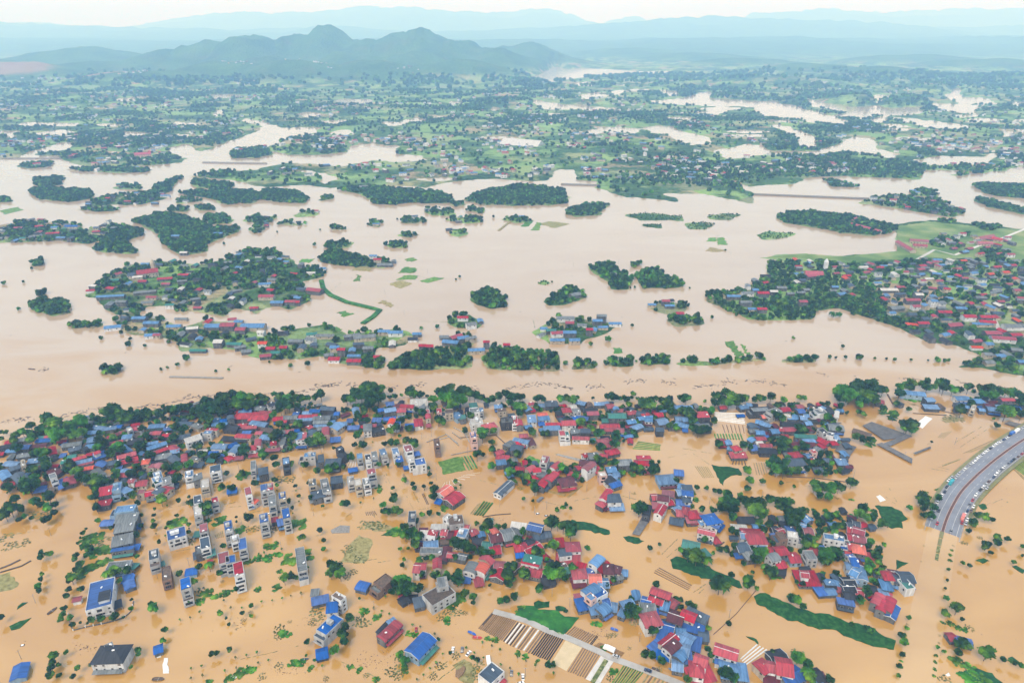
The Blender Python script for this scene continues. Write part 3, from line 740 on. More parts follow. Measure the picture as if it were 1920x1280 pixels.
# ------------------------------------------------------------------ houses
# per tile: x0, y0 (photo pixels), then  ax ay bx by  = both ends of the roof's long axis (5.82 x enlarged), w metres wide, h eave metres,
# type (g gable, h hip, s single slope, v vault, f flat with parapet), roof colour, wall colour
HOUSE_TILES = [
(0, 700, '''175 725 320 700 8 4 g g G;185 800 325 790 9 4 g b G;0 800 120 780 8 4 g d K;400 725 570 715 8 4 g b G;420 700 500 690 6 4 s t G;490 685 560 680 5 4 g r W;330 795 500 770 5 3 s m G;
390 830 500 810 8 4 g r C;560 800 580 880 7 4 g r G;190 895 365 870 8 4 g g G;60 970 200 985 9 4 g l G;245 945 255 1010 5 10 f w C;300 955 480 930 8 5 s l G;515 910 515 950 5 9 f t W;
20 1060 80 1140 9 4 g l G;100 1040 220 1000 9 4 g s G;180 1090 270 1180 11 7 g s G;20 1205 170 1185 7 3 g r C;520 1050 660 1070 10 4 h m G;565 1090 585 1140 7 10 f g W;650 1150 670 1250 5 3 s b G;
690 1140 730 1170 7 3.5 s b G;760 1120 760 1200 11 4 h p G;400 1250 500 1240 6 3 s b G;940 640 1050 630 8 4 g l G;1010 575 1130 590 7 4 g l G;1120 600 1270 580 8 4 g l G;1270 570 1330 570 7 4 g b G;
1240 660 1300 650 7 4 g m G;1300 640 1365 630 7 4 g p G;1440 600 1550 590 9 5 g r W;1400 590 1425 625 6 8 f w W;1630 570 1800 560 9 5 g l G;1600 600 1800 600 5 3 s t G;1790 600 1880 590 8 4 g b G;
1640 660 1665 640 7 5 g p G;1680 640 1760 640 8 6 g r G;1775 670 1862 660 7 4 g r G;1340 690 1440 680 9 5 v l W;1400 740 1560 720 12 4 g d K;960 720 1100 700 13 4 g l G;940 790 1040 780 9 4 g l G;
680 780 890 750 9 4 g g G;750 830 880 800 9 4 g s G;680 760 730 775 6 3 s b G;890 830 940 800 8 4 g d K;1200 760 1340 730 8 4 g r G;1320 780 1410 850 7 4 g l G;1570 770 1720 740 6 5 g l G;
1600 815 1810 750 8 5 g l G;1680 860 1870 790 6 4 g r G;1700 910 1870 880 10 4 g g G;1170 830 1280 880 7 4 g p G;660 890 710 885 7 3 s b G;740 905 830 890 7 4 g t G;750 945 930 895 6 4 g r G;
820 970 1000 930 7 5 g l G;850 995 1015 960 6 5 s r G;670 960 740 950 7 4 g t G;1020 895 1160 860 14 4 h b G;1040 860 1065 850 6 8 g r W;1070 965 1160 990 9 4 g b G;1020 985 1110 1000 6 3 s r G;
1280 910 1480 860 9 5 g r G;1320 965 1500 915 9 4 g r G;880 1040 1015 1015 7 5 g o G;890 1090 1010 1070 10 4 g d K;1030 1050 1110 1110 9 5 g g W;1170 975 1320 950 9 4 g s G;1160 990 1210 980 6 3 s r G;
1270 1025 1320 1020 6 3 s b G;1545 960 1625 950 9 9 h o C;1640 1000 1690 1000 9 6 s p C;1700 990 1765 1000 9 6 g p C;1330 1050 1400 1060 8 4 g l G;1300 1100 1400 1095 8 4 g r G;1410 1160 1470 1165 6 7 g r W;
1490 1190 1600 1175 8 4 g r C;1710 1070 1735 1150 9 9 f l W;1810 1130 1830 1170 9 8 f g G'''),
(320, 700, '''70 540 240 540 9 4 g s C;245 545 330 580 8 4 h g C;40 600 100 600 7 3 g t G;50 690 200 680 10 4 h s G;160 735 330 680 10 8 s w W;360 640 450 640 9 7 f l W;390 605 510 605 6 7 s r C;
470 500 530 500 7 4 s l G;540 510 610 500 8 4 g b G;460 545 620 545 8 4 g l G;645 455 655 490 7 8 g s G;745 415 880 400 9 4 g l G;800 380 860 390 8 5 g b G;930 370 1030 380 9 4 g g G;
1060 340 1120 320 9 8 g d W;700 460 880 455 14 5 h r G;860 475 1060 470 14 5 h r G;900 430 1000 430 7 5 g r G;970 415 1100 420 7 5 g r G;880 530 1050 560 9 5 v l G;740 560 830 560 8 4 g r G;
790 580 940 575 7 4 g r G;600 580 740 590 13 4 g d K;740 620 900 610 8 3 s d K;1120 490 1220 480 9 5 g r G;1215 515 1265 515 6 4 g r G;1230 475 1380 470 9 5 g g G;1340 430 1400 430 7 4 g b G;
1440 425 1540 420 8 4 g l G;1520 405 1630 405 7 5 v b G;1400 465 1600 455 8 5 g r G;1380 505 1550 495 7 4 v l G;1560 480 1740 475 10 5 g g G;1360 530 1540 530 8 4 g d K;1560 525 1720 520 8 4 g g G;
1560 562 1720 560 6 3 s l G;1640 370 1790 380 9 6 g s K;1790 430 1840 430 8 4 g b G;1765 600 1850 540 14 6 g l C;1740 720 1850 710 9 3 s b G;715 670 880 680 8 5 g r C;560 700 830 720 8 3 s d G;
780 642 870 640 6 3 s b G;930 640 1000 640 7 4 g p C;955 720 945 790 7 9 v r W;860 805 930 800 9 7 h r W;850 890 960 880 6 2.5 s r C;980 685 1090 690 10 5 h l G;1000 600 1120 620 9 4 g n N;
1130 630 1250 640 10 4 g g G;1250 630 1340 620 8 4 g p G;1350 620 1400 610 7 4 g b G;1400 640 1395 710 7 8 s l W;1450 640 1440 710 7 8 s r W;1370 800 1480 795 6 2.5 s b G;1490 590 1530 570 7 5 g r G;
1545 615 1545 670 9 6 g s C;1690 590 1690 670 8 9 v p P;1600 600 1650 590 7 6 g g G;1030 830 1190 820 9 3 s p C;1120 740 1120 780 6 6 g r C;1235 690 1215 770 5 4 s g W;460 785 610 790 11 6 g l W;
620 790 720 760 9 5 g b G;660 860 740 780 9 6 g l W;420 858 520 850 8 3 g b G;520 890 580 885 7 3 h b G;310 840 400 840 8 4 g w G;400 940 480 940 7 2.5 s t G;605 930 670 900 9 3 h r C;
690 920 790 910 6 2.5 s p G;0 790 80 840 8 4 g p G;0 850 90 830 9 4 g l G;145 880 150 960 6 6 v r C;220 920 320 930 10 5 f g W;170 980 350 990 9 3 s s G;0 900 80 960 9 4 g s G;
200 1060 200 1130 9 11 f l W;285 1090 295 1150 9 8 s g G;485 1000 490 1080 11 12 f s W;900 950 900 1050 6 9 f g G;1005 1020 1010 1090 9 10 h s K;1255 915 1260 990 8 10 f l K;
1455 890 1580 880 10 11 f l G;1635 880 1640 960 6 9 s s G;1690 965 1850 955 13 7 h s K;1830 800 1862 830 8 8 f s K'''),
(640, 700, '''150 370 165 430 8 5 g l W;60 510 120 510 8 3 s b G;-10 545 60 540 9 4 g l G;70 585 190 580 9 3 h b G;490 330 570 320 10 5 h b G;570 350 640 340 8 4 g m G;650 345 790 355 8 6 g r C;
750 315 940 310 14 5 s w W;400 395 470 385 8 5 g b G;470 400 590 380 10 7 g l G;340 500 430 500 10 4 h b G;460 492 590 480 8 4 g b G;610 395 700 390 10 7 h r C;790 395 860 400 7 4 g g G;
860 390 905 330 7 4 g g G;935 390 945 430 6 9 f p W;940 440 950 490 6 7 v r C;930 565 970 560 6 3 s p C;795 535 885 525 14 5 s r W;700 565 790 560 9 4 h b G;560 490 535 545 7 8 g o W;
610 520 590 565 9 7 s b W;285 545 285 620 9 7 h g W;330 625 470 600 12 4 f d K;330 560 370 558 6 5 h p G;1065 380 1070 430 7 10 f r W;1130 415 1220 410 11 8 f n C;1240 430 1300 480 10 5 g l B;
1315 450 1330 490 7 6 s t G;1400 345 1480 335 9 6 s t G;1400 405 1500 395 12 8 f g W;1525 370 1530 420 6 10 f l W;1670 355 1750 350 9 5 g l G;1710 395 1790 385 9 7 s n C;1410 530 1540 515 13 8 f w W;
1545 580 1680 550 11 7 h r C;1740 515 1870 505 12 10 f g K;1430 640 1450 710 8 13 f b W;1035 710 1050 790 7 11 f n N;1790 795 1870 745 9 4 v g G;1680 865 1760 840 8 4 g r G;1690 900 1830 915 7 3 s r G;
1690 965 1790 955 10 5 g l G;195 870 205 930 7 11 f l W;285 880 295 940 7 11 f d W;355 850 365 910 7 11 f g W;440 820 470 890 8 10 f l W;580 810 600 880 8 9 f l W;620 900 640 960 7 5 s b G;
715 780 745 850 10 11 f p W;795 870 850 860 8 3 h b G;800 970 915 950 13 11 f b W;750 900 770 960 7 13 f w W;95 1120 110 1200 8 10 f w G;170 1150 190 1220 8 10 f w W;260 1140 280 1210 8 10 f g W;
320 1040 335 1100 10 13 f p G;80 1050 170 1035 7 3 h b G;-10 870 40 900 9 7 g d K;690 1020 735 1015 6 2.5 h b G'''),
(960, 700, '''120 340 190 400 9 4 g l G;180 325 235 320 6 6 g r C;200 395 250 390 8 3 s r C;260 345 360 340 9 4 g l G;360 325 490 320 14 5 g s K;700 305 800 325 9 4 g l G;900 325 970 325 8 4 g l G;
970 325 1050 315 8 4 g l G;1030 355 1105 345 11 6 g r G;1125 360 1140 390 7 6 g l G;1160 395 1210 400 8 4 g p G;550 395 640 390 11 7 h r C;480 430 560 420 10 5 g d K;490 455 550 450 6 4 s m G;
660 405 740 395 10 8 f g G;630 362 700 355 8 5 v w W;780 395 930 390 9 5 g d K;820 430 940 425 9 6 g p G;660 485 720 470 8 4 g b G;730 470 830 490 9 4 g b G;280 445 380 435 8 5 g o C;
285 485 400 475 10 5 g l W;290 545 350 540 7 3 s b G;170 490 260 485 14 6 s l W;25 460 35 550 8 9 f r W;70 500 85 560 7 7 g r G;1050 455 1240 455 12 8 g t G;980 505 1050 505 9 4 g t G;
1255 425 1350 415 9 5 g r G;1360 425 1450 435 10 5 g s K;1410 445 1490 435 7 5 g r G;1380 485 1540 470 8 5 g l G;1550 445 1640 440 10 5 g r G;370 548 530 545 7 5 g r G;540 535 690 530 12 6 g r W;
345 595 520 590 10 6 v l G;540 620 555 680 8 10 f r W;585 630 605 690 7 9 f t W;640 635 750 620 6 6 s g G;750 615 850 620 9 7 g s K;660 695 840 700 7 5 g r W;860 720 900 715 6 3 v t G;
960 570 1170 565 9 4 g r G;1010 605 1130 605 8 4 g p G;1140 610 1220 615 9 5 g p C;1250 525 1340 510 9 5 g l G;1240 575 1310 570 7 3 s r C;1310 595 1410 560 9 4 g l G;1450 495 1530 500 9 6 g l W;
1440 545 1520 545 7 3 s m C;1580 525 1690 510 14 6 g l G;1570 605 1650 605 9 6 g s K;1780 485 1862 485 10 5 g l G;1790 530 1870 560 10 4 g l G;1700 565 1780 560 9 4 g s G;1770 362 1870 355 8 4 g l G;
80 675 170 670 8 4 g r G;20 710 180 745 8 5 g l W;5 745 100 755 7 4 g r G;190 700 230 780 7 4 g m C;90 790 130 780 6 3 s r G;0 795 110 815 12 7 g s G;940 740 1060 720 10 4 h p G;
1010 775 1070 770 9 5 h r G;1030 860 1160 835 10 4 h r G;830 895 940 885 12 6 g g G;960 895 1040 905 11 5 g r G;780 890 815 880 7 6 g r W;375 900 340 980 9 13 f p G;440 1030 520 970 7 7 v r W;
740 960 900 985 11 6 g m G;700 1025 790 1000 8 4 g r G;790 1040 890 970 8 13 g p W;900 1065 970 1030 8 3 s r G;1160 965 1310 960 11 9 h g G;1360 908 1510 908 8 9 s r C;1340 965 1490 970 9 7 h r C;
1360 1025 1440 1020 7 4 g r W;1440 1065 1520 1060 7 2.5 s r C;1030 1045 1130 1035 10 6 g l G;1100 1095 1170 1090 9 5 g l G;975 1070 1000 1120 9 8 f w W;1010 1165 1110 1135 12 5 h d W;1060 1215 1170 1180 11 4 g b G;
1050 1110 1150 1130 6 5 s l G;1590 1155 1780 1140 16 5 h l B;1770 1070 1870 1080 11 4 g b G;40 1035 130 1040 10 5 g r G;165 1050 240 1010 8 7 g r C;230 1045 310 1040 8 7 g r W;220 1125 300 1120 7 4 g r G;
310 1225 400 1110 8 6 g r G;390 1165 480 1080 8 9 v r G;520 1185 680 1160 15 5 h m C;500 1252 620 1245 8 3 s r C;610 1200 690 1190 8 4 g r G;300 1120 350 1070 8 6 s g G;600 1085 660 1080 7 4 g r G;690 1105 740 1120 6 4 g p G;585 1040 640 1035 6 4 g m G'''),
(1280, 700, '''0 365 100 360 9 3 g l G;400 365 470 360 8 4 g r G;150 445 280 440 11 8 s r K;150 575 300 570 13 5 h g G;-10 495 50 490 11 5 g l G;0 560 60 570 9 4 g l G;0 605 55 610 8 3 s b G;
590 455 670 450 6 2 g b G;610 365 700 350 10 4 g l G;700 332 750 335 8 4 g l G;750 395 940 385 11 9 f g K;945 430 1050 390 11 8 f g G;1070 390 1160 380 10 6 g r G;1070 455 1180 460 9 5 f w C;
860 465 930 460 8 4 g o G;1240 355 1310 350 9 5 g p C;1250 405 1320 400 10 6 g b G;1325 450 1370 455 8 4 g l G;1280 475 1350 480 10 6 g l G;1330 535 1395 530 10 4 g l G;1140 475 1230 478 8 4 g l G;
1385 370 1440 385 9 7 f n N;1450 415 1560 410 12 8 f g W;1500 365 1545 385 8 9 s l G;1580 400 1640 400 12 5 s d K;1685 410 1675 480 5 4 v w W;740 540 790 590 9 4 g s G;800 515 870 530 9 5 g l G;
860 535 960 570 9 5 g l G;850 590 960 600 10 4 g d K;960 625 1040 620 10 6 g l K;800 635 890 640 9 5 g l G;740 700 790 735 10 4 g l G;800 705 900 700 7 5 g r G;800 748 870 745 7 4 g w W;
735 805 820 800 11 4 h b G;840 775 970 778 7 5 g r W;830 835 1020 840 11 4 g d K;890 680 940 680 6 4 s b G;1060 600 1110 610 8 5 g r G;1110 605 1240 600 9 5 g p G;1080 675 1150 680 8 4 g r G;
1080 550 1250 550 11 4 g d K;1225 675 1460 685 6 6 s t G;1310 725 1440 725 7 6 g l G;1180 762 1260 752 7 4 g m G;1270 745 1440 765 10 5 g m N;1590 575 1750 590 15 5 g g G;1500 600 1560 650 9 10 f d W;
1570 650 1650 670 9 9 f s W;1480 705 1590 760 10 4 g r G;1620 752 1685 750 8 4 h r G;1660 690 1705 690 8 5 s l G;1440 805 1515 835 9 5 g g G;1400 850 1455 845 8 8 f r P;1340 895 1395 880 8 5 g l G;
1180 885 1285 870 10 4 h r G;1120 960 1330 960 14 8 h s W;1680 955 1790 960 12 4 h l G;1430 1035 1530 1040 9 3 h s G;1540 935 1610 940 8 4 g s K;385 735 460 730 11 5 g r G;460 745 520 740 10 5 g l G;
500 805 540 815 7 5 g l G;550 815 620 800 9 7 h r C;520 885 695 882 10 3.5 s r G;1400 935 1470 945 7 4 g r G'''),
(1600, 700, '''250 290 335 305 9 5 h r G;520 195 790 225 9 6 s l B;780 285 870 280 10 7 v l K;770 355 930 362 9 4 s l K;1110 265 1250 262 11 5 g l W;1110 335 1220 342 11 4 g s G;1200 352 1260 362 8 4 g l G;
1320 295 1420 292 11 6 h l G;1320 350 1300 400 6 7 f w C;1370 385 1430 392 8 4 g l G;1420 332 1530 332 9 5 g m N;1460 375 1600 392 12 5 g l G;1610 278 1750 278 7 7 g r G;1550 352 1700 362 9 5 g l G;
1700 362 1820 375 9 5 g b G;0 610 195 670 9 3 g n N;480 305 540 335 7 4 g s G'''),
(0, 880, '''1075 240 1220 215 13 8 s r K;1060 370 1210 345 13 4 s r K;1285 140 1265 230 9 10 f l B;1330 200 1405 235 9 6 s l B;1435 105 1440 140 6 6 g r C;1490 150 1605 140 9 4 g r C;1500 245 1580 235 10 6 f p C;
1585 260 1670 240 10 6 g r C;1690 215 1765 235 9 8 s s C;1770 200 1855 225 10 6 g r C;1695 80 1735 150 9 11 f l W;1800 100 1820 150 10 9 f g G;370 235 500 215 8 3 s b G;520 225 590 215 8 3 s n G;
1110 575 1245 570 9 3 g b G;1260 440 1475 415 11 10 f l B;1260 535 1500 505 11 8 s g G;1250 640 1460 605 12 8 s g G;1220 785 1450 735 13 9 s g G;1215 875 1455 840 5 6 s b G;1455 842 1515 835 7 3 s b G;
1470 615 1545 610 7 3 s b G;1410 692 1480 690 6 3 s b G;1170 1055 1420 1030 11 6 f g G;1420 1045 1490 1050 9 3 s t G;1675 870 1680 980 9 11 f s W;1740 1010 1755 1050 7 3 s t G;1810 1060 1820 1210 8 9 f n N;
1335 1195 1455 1180 8 3 s b G;1400 1210 1425 1290 7 3 s b G'''),
(320, 880, '''370 100 375 200 9 9 f w W;620 232 720 215 9 2.5 g b G;290 280 295 370 8 11 f s W;290 385 300 500 8 10 f w W;475 300 485 360 7 7 f r G;835 195 855 290 7 13 f p W;890 330 940 350 6 5 s o W;
1015 160 1022 250 8 13 f b G;1075 150 1088 240 8 13 f r G;1100 270 1112 400 8 10 f g W;1212 245 1222 340 8 13 f b W;1248 425 1268 540 8 14 f b W;1010 480 1022 590 9 13 f b W;1170 575 1225 560 9 5 s b G;
1110 545 1160 535 6 4 s r G;622 560 636 690 8 12 f b G;695 715 708 800 8 9 f w W;775 745 790 870 8 9 f b W;55 640 70 750 16 11 f b W;355 590 362 690 8 12 f p W;365 735 382 860 9 11 f s W;
305 830 315 920 7 6 f g K;435 870 445 940 7 3 s t G;260 700 320 695 7 3 s t G;1405 850 1440 1110 9 11 f g W;570 900 585 1020 10 11 f p G;650 935 655 1020 9 11 f b G;728 1010 750 1160 9 13 f r W;
165 1115 285 1092 9 3 g b B;155 1180 170 1310 9 13 f b W;1540 100 1550 180 9 10 f g C;1595 225 1620 300 12 6 h s G;1670 100 1705 250 9 9 f g W;1750 110 1870 95 13 6 g s K;430 1010 430 1000 4 2 s r G'''),
(640, 880, '''1075 265 1190 185 12 6 g o W;1160 350 1290 260 15 5 g r G;1030 335 1090 350 7 3 s b G;1700 265 1850 130 9 4 g s W;775 450 765 580 8 9 f s W;1170 560 1330 540 14 9 f n G;1135 505 1180 525 9 9 f w W;
850 695 1030 705 10 6 f w W;850 657 940 657 6 4 s m N;960 675 1050 692 8 6 g r C;1090 675 1155 682 8 5 g r W;1150 700 1220 705 10 4 g m G;1245 660 1225 745 7 4 s r G;1345 640 1300 740 10 10 f l W;
1400 695 1475 660 8 4 g r G;1330 615 1395 622 6 4 g r G;980 620 1150 618 10 4 s w W;900 815 1050 800 9 4 g l G;860 880 1100 885 9 4 f g G;1100 985 1160 840 8 3 g m G;1160 920 1270 930 7 4 g r G;
1270 932 1365 952 8 4 g g G;1430 772 1540 772 9 3 g d K;1540 812 1645 820 9 4 g t G;1620 875 1735 862 11 4 g r G;1620 745 1745 722 13 5 g m G;1645 665 1690 650 7 6 h o C;1590 562 1650 560 8 3 s t G;
1760 715 1870 690 16 6 g g G;800 1060 860 1065 12 7 g r W;870 1045 905 1045 8 8 g r W;1045 970 1045 1070 7 8 g r C;1390 1120 1450 1020 11 9 v g W;1500 1115 1560 1030 11 9 v o W;1575 990 1600 965 13 9 g r C;
1345 1190 1400 1192 8 3 s b G;1450 1222 1545 1205 10 3 s r G;1670 1035 1785 1040 10 5 g p G;1690 1185 1740 1090 12 4 g r G'''),
(960, 880, '''990 320 1065 215 7 8 g r W;950 385 1010 340 9 5 h r G;1035 305 1180 300 13 8 h s W;1060 405 1220 400 10 3 s l W;-10 600 150 620 9 4 s w W;-10 710 60 660 14 5 g g G;180 605 330 640 11 8 g b G;
230 725 365 700 10 4 g s G;365 705 420 700 9 4 v s G;1520 295 1590 290 10 5 g r G;1640 245 1770 265 13 5 s p G;1590 295 1710 312 10 7 g m W;1690 355 1750 345 9 4 g r G;1530 385 1610 390 9 4 s p G;
1485 390 1460 500 7 6 v d K;1650 385 1590 480 8 9 g r W;30 845 160 830 11 5 h r G;140 885 300 810 10 4 g r G;150 805 240 780 10 4 g d K;470 795 570 785 11 4 s r G;590 835 740 830 12 9 h p W;
510 905 640 890 10 7 s s W;480 965 740 985 13 3 s r G;700 1045 800 1070 10 3 s r G;880 1040 970 950 9 8 v l W;820 1112 890 1115 8 4 s b G;930 1095 1040 1010 10 5 g r G;1000 1075 1110 1080 12 8 h m C;
1120 1075 1180 1090 9 7 h m C;1070 1175 1190 1140 9 4 g g G;1180 1112 1260 1122 8 3 g l G;130 950 320 990 8 8 s t W;110 985 300 1030 7 7 s r W;100 1075 330 1130 11 4 g r G;40 925 125 915 8 4 g b G;
0 1040 60 1085 13 4 g r G;550 1110 620 1080 8 4 g t G;515 1060 580 1030 7 4 g n N;320 1205 450 1175 14 3 g d K;660 1135 810 1125 11 7 h r W;650 1232 800 1212 11 3 s m G;840 1180 970 1182 11 6 g o W;
940 1232 1050 1230 11 5 g l G;1800 245 1870 240 10 6 g l G;1790 350 1870 352 10 4 g b G;1770 440 1840 420 9 4 g l G;1800 465 1860 470 10 6 h r G;1720 545 1870 575 9 3 s s G;1820 170 1870 180 9 4 g l G'''),
(1280, 880, '''0 205 110 205 11 9 s s W;0 245 110 255 8 8 h b W;0 310 80 312 10 6 h s W;0 435 60 450 12 6 h r G;60 485 170 480 12 6 h r G;40 545 150 540 8 4 s p G;160 505 230 530 10 4 s p G;
235 545 380 520 14 7 h b W;340 625 410 540 7 5 s b W;190 570 235 560 7 4 s l W;170 652 350 695 7 8 g r W;335 765 390 755 9 3 h r G;0 795 185 835 11 7 g t W;180 930 280 890 9 3 s t G;
590 545 790 548 9 3 s d N;530 612 700 622 8 3 s w W;640 685 880 700 14 5 g r G;700 735 900 735 17 7 h r W;630 705 720 710 10 6 g l W;810 822 905 820 11 5 s b W;590 845 710 832 12 6 g s G;
670 925 780 910 12 5 h g G;570 935 650 930 6 3 s b G;1140 645 1210 640 9 6 h b W;1045 665 1090 655 7 5 g r G;1320 510 1390 560 10 4 g l G;1290 600 1325 610 9 4 g l G;1320 665 1415 670 12 4 g p G;
975 645 1040 640 9 4 g d K;970 725 1030 720 9 4 g b G;1040 725 1120 720 11 8 f n N;1140 700 1260 720 10 8 f w G;930 875 1000 870 9 4 g r G;1010 885 1130 872 11 6 g r G;1150 955 1265 950 13 4 g r B;
940 960 1040 940 10 8 v g W;1010 1035 1100 1010 11 4 g r G;910 1055 1125 1110 9 3 g d K;1540 720 1765 760 9 11 f l W;1360 875 1540 892 9 3 s r G;1490 865 1560 860 8 4 s b G;1335 930 1445 930 12 7 f g G;
1240 1170 1470 1175 18 3.5 h r G;1310 1130 1350 1135 8 8 g r W;1290 1088 1390 1085 8 3 g d K;1800 600 1870 605 9 5 g s G;1800 645 1870 660 9 5 g r G;1800 725 1870 735 9 6 g r G;1800 830 1880 840 9 6 g r G;
1770 900 1850 905 8 3 g r G;1810 960 1870 960 10 7 g b W;1780 1040 1870 1050 9 6 g l W;1560 1225 1700 1240 9 3 g l G;1740 830 1790 840 7 5 s b W'''),
(1600, 880, '''0 585 70 600 10 5 g s G;0 645 120 680 10 6 g p G;0 740 130 762 10 6 g p G;-10 845 130 872 12 7 h o G;140 932 210 942 8 3 s r G;60 1050 100 1200 9 6 g l B;-10 1100 50 1130 11 7 g l B;
320 1142 425 1150 11 7 h r C;380 1112 490 1130 8 4 g m G;-10 1000 50 1010 9 8 s b W;-20 1180 40 1190 10 5 g l G'''),
(0, 1060, '''1120 155 1075 460 19 8 f b W;1340 150 1450 120 9 3 s b G;1400 160 1420 240 8 3 g b G;1245 425 1315 400 8 3 s d W;815 362 865 352 5 3 g p W;1045 965 1385 950 16 8 h d W;1170 885 1205 870 7 10 f g W;
235 1070 190 1230 10 3 g b B;1680 915 1770 885 8 3 g b G'''),
(320, 1060, '''1540 385 1720 345 9 3 g b G;1530 290 1615 282 7 3 s g N;1805 360 1862 310 11 13 f n W;1700 455 1820 440 10 8 s b W;1830 550 1640 730 11 10 f b G;1590 965 1710 935 10 2.5 g b K'''),
(640, 1060, '''430 800 620 620 9 5 v r G;525 640 600 590 8 5 s l G;420 745 540 620 8 4 s d G;765 965 960 765 14 6 g b B;395 215 530 115 11 7 f n N;180 205 295 235 10 3 v b G;935 380 1190 235 16 9 f n G;
1050 190 1160 170 12 13 f g G;790 405 900 380 10 4 s s G;730 355 830 350 10 3 s d K;1560 1240 1710 1100 13 7 f s W;640 390 720 340 8 3 g d K'''),
(960, 1060, '''790 310 930 225 10 9 v l W;880 330 1010 260 10 9 f b W;830 360 890 320 8 11 f l W;705 425 830 400 12 4 s b G;850 475 960 460 10 4 s l G;950 505 1050 440 10 5 v l G;990 400 1065 395 9 4 g b G;
1050 435 1145 450 10 3 g l G;690 360 790 345 10 4 s p G;1195 440 1325 405 10 5 v l G;1180 490 1240 515 9 4 s l G;1400 460 1560 470 13 5 g g G;1380 505 1600 520 10 3 s b G;1520 255 1730 330 8 8 g r K;
1500 335 1650 390 9 5 g r G;1415 375 1510 400 11 4 g b G;1630 415 1715 440 10 5 s l G;1710 375 1800 430 10 4 g r G;1430 595 1605 560 14 10 h r W;1640 645 1765 680 9 4 g b G;1600 725 1680 760 10 4 s b G;
1640 870 1780 760 8 7 g r C;1685 925 1800 830 9 7 v m W;1535 930 1640 840 11 3 s b G;1580 960 1710 985 8 3 s b G;1710 525 1870 580 13 6 g m G;1800 1000 1870 920 10 6 g l G;1750 1070 1862 1090 10 4 g l G;
1800 800 1870 760 9 4 g l G'''),
(1280, 1060, '''-10 510 140 570 10 7 g r C;40 480 270 590 9 6 s s G;10 625 235 690 11 4 s b G;175 745 280 760 11 3 g s G;-10 765 110 830 12 5 g l G;80 825 200 860 13 4 s b G;-10 975 100 980 13 4 s b G;
-10 900 70 925 11 6 g l W;350 890 600 970 11 7 g r W;365 1005 440 1025 8 4 s b W;130 1000 270 1050 10 8 g r W;80 1110 225 1130 13 7 h r W;55 1205 325 1150 14 3 s r G;415 1120 700 1155 15 4 h l G;
830 1115 930 1060 11 6 h r C;910 1085 1010 1105 10 6 g r W;1020 1080 1195 1110 16 7 g r W;885 1215 1060 1255 9 3 s m G;1090 1235 1290 1150 13 4 g b G;960 1015 1120 980 14 4 g d K;1430 1195 1515 1180 12 3 g d K;
1480 1235 1570 1225 11 3 s m G;1750 165 1870 165 10 5 g d K;1750 235 1870 235 10 5 g d K;1760 305 1870 315 10 5 g d K;1690 370 1870 405 9 5 s b K;1460 272 1560 262 10 3 h b G;1560 275 1660 270 8 3 g l G;
1550 205 1665 212 9 3 g d W;1555 178 1660 185 6 4 s l W;1660 245 1725 240 8 3 s p G;1440 1260 1520 1255 9 3 s l G'''),
(1600, 1060, '''500 115 645 120 13 6 g s G;530 205 625 190 12 6 f t W;305 195 415 210 12 5 h l G;290 295 385 300 9 3 s l G;240 425 300 315 8 6 v r G;295 490 330 380 7 6 v r G;355 490 415 355 8 6 v r G;
400 560 455 430 8 4 g b G;160 235 250 260 9 3 g d K;30 270 95 280 8 4 g p G;1030 770 1110 768 8 3 g r G;1110 790 1295 840 8 3 g b G;430 130 500 150 10 5 g s G'''),
]
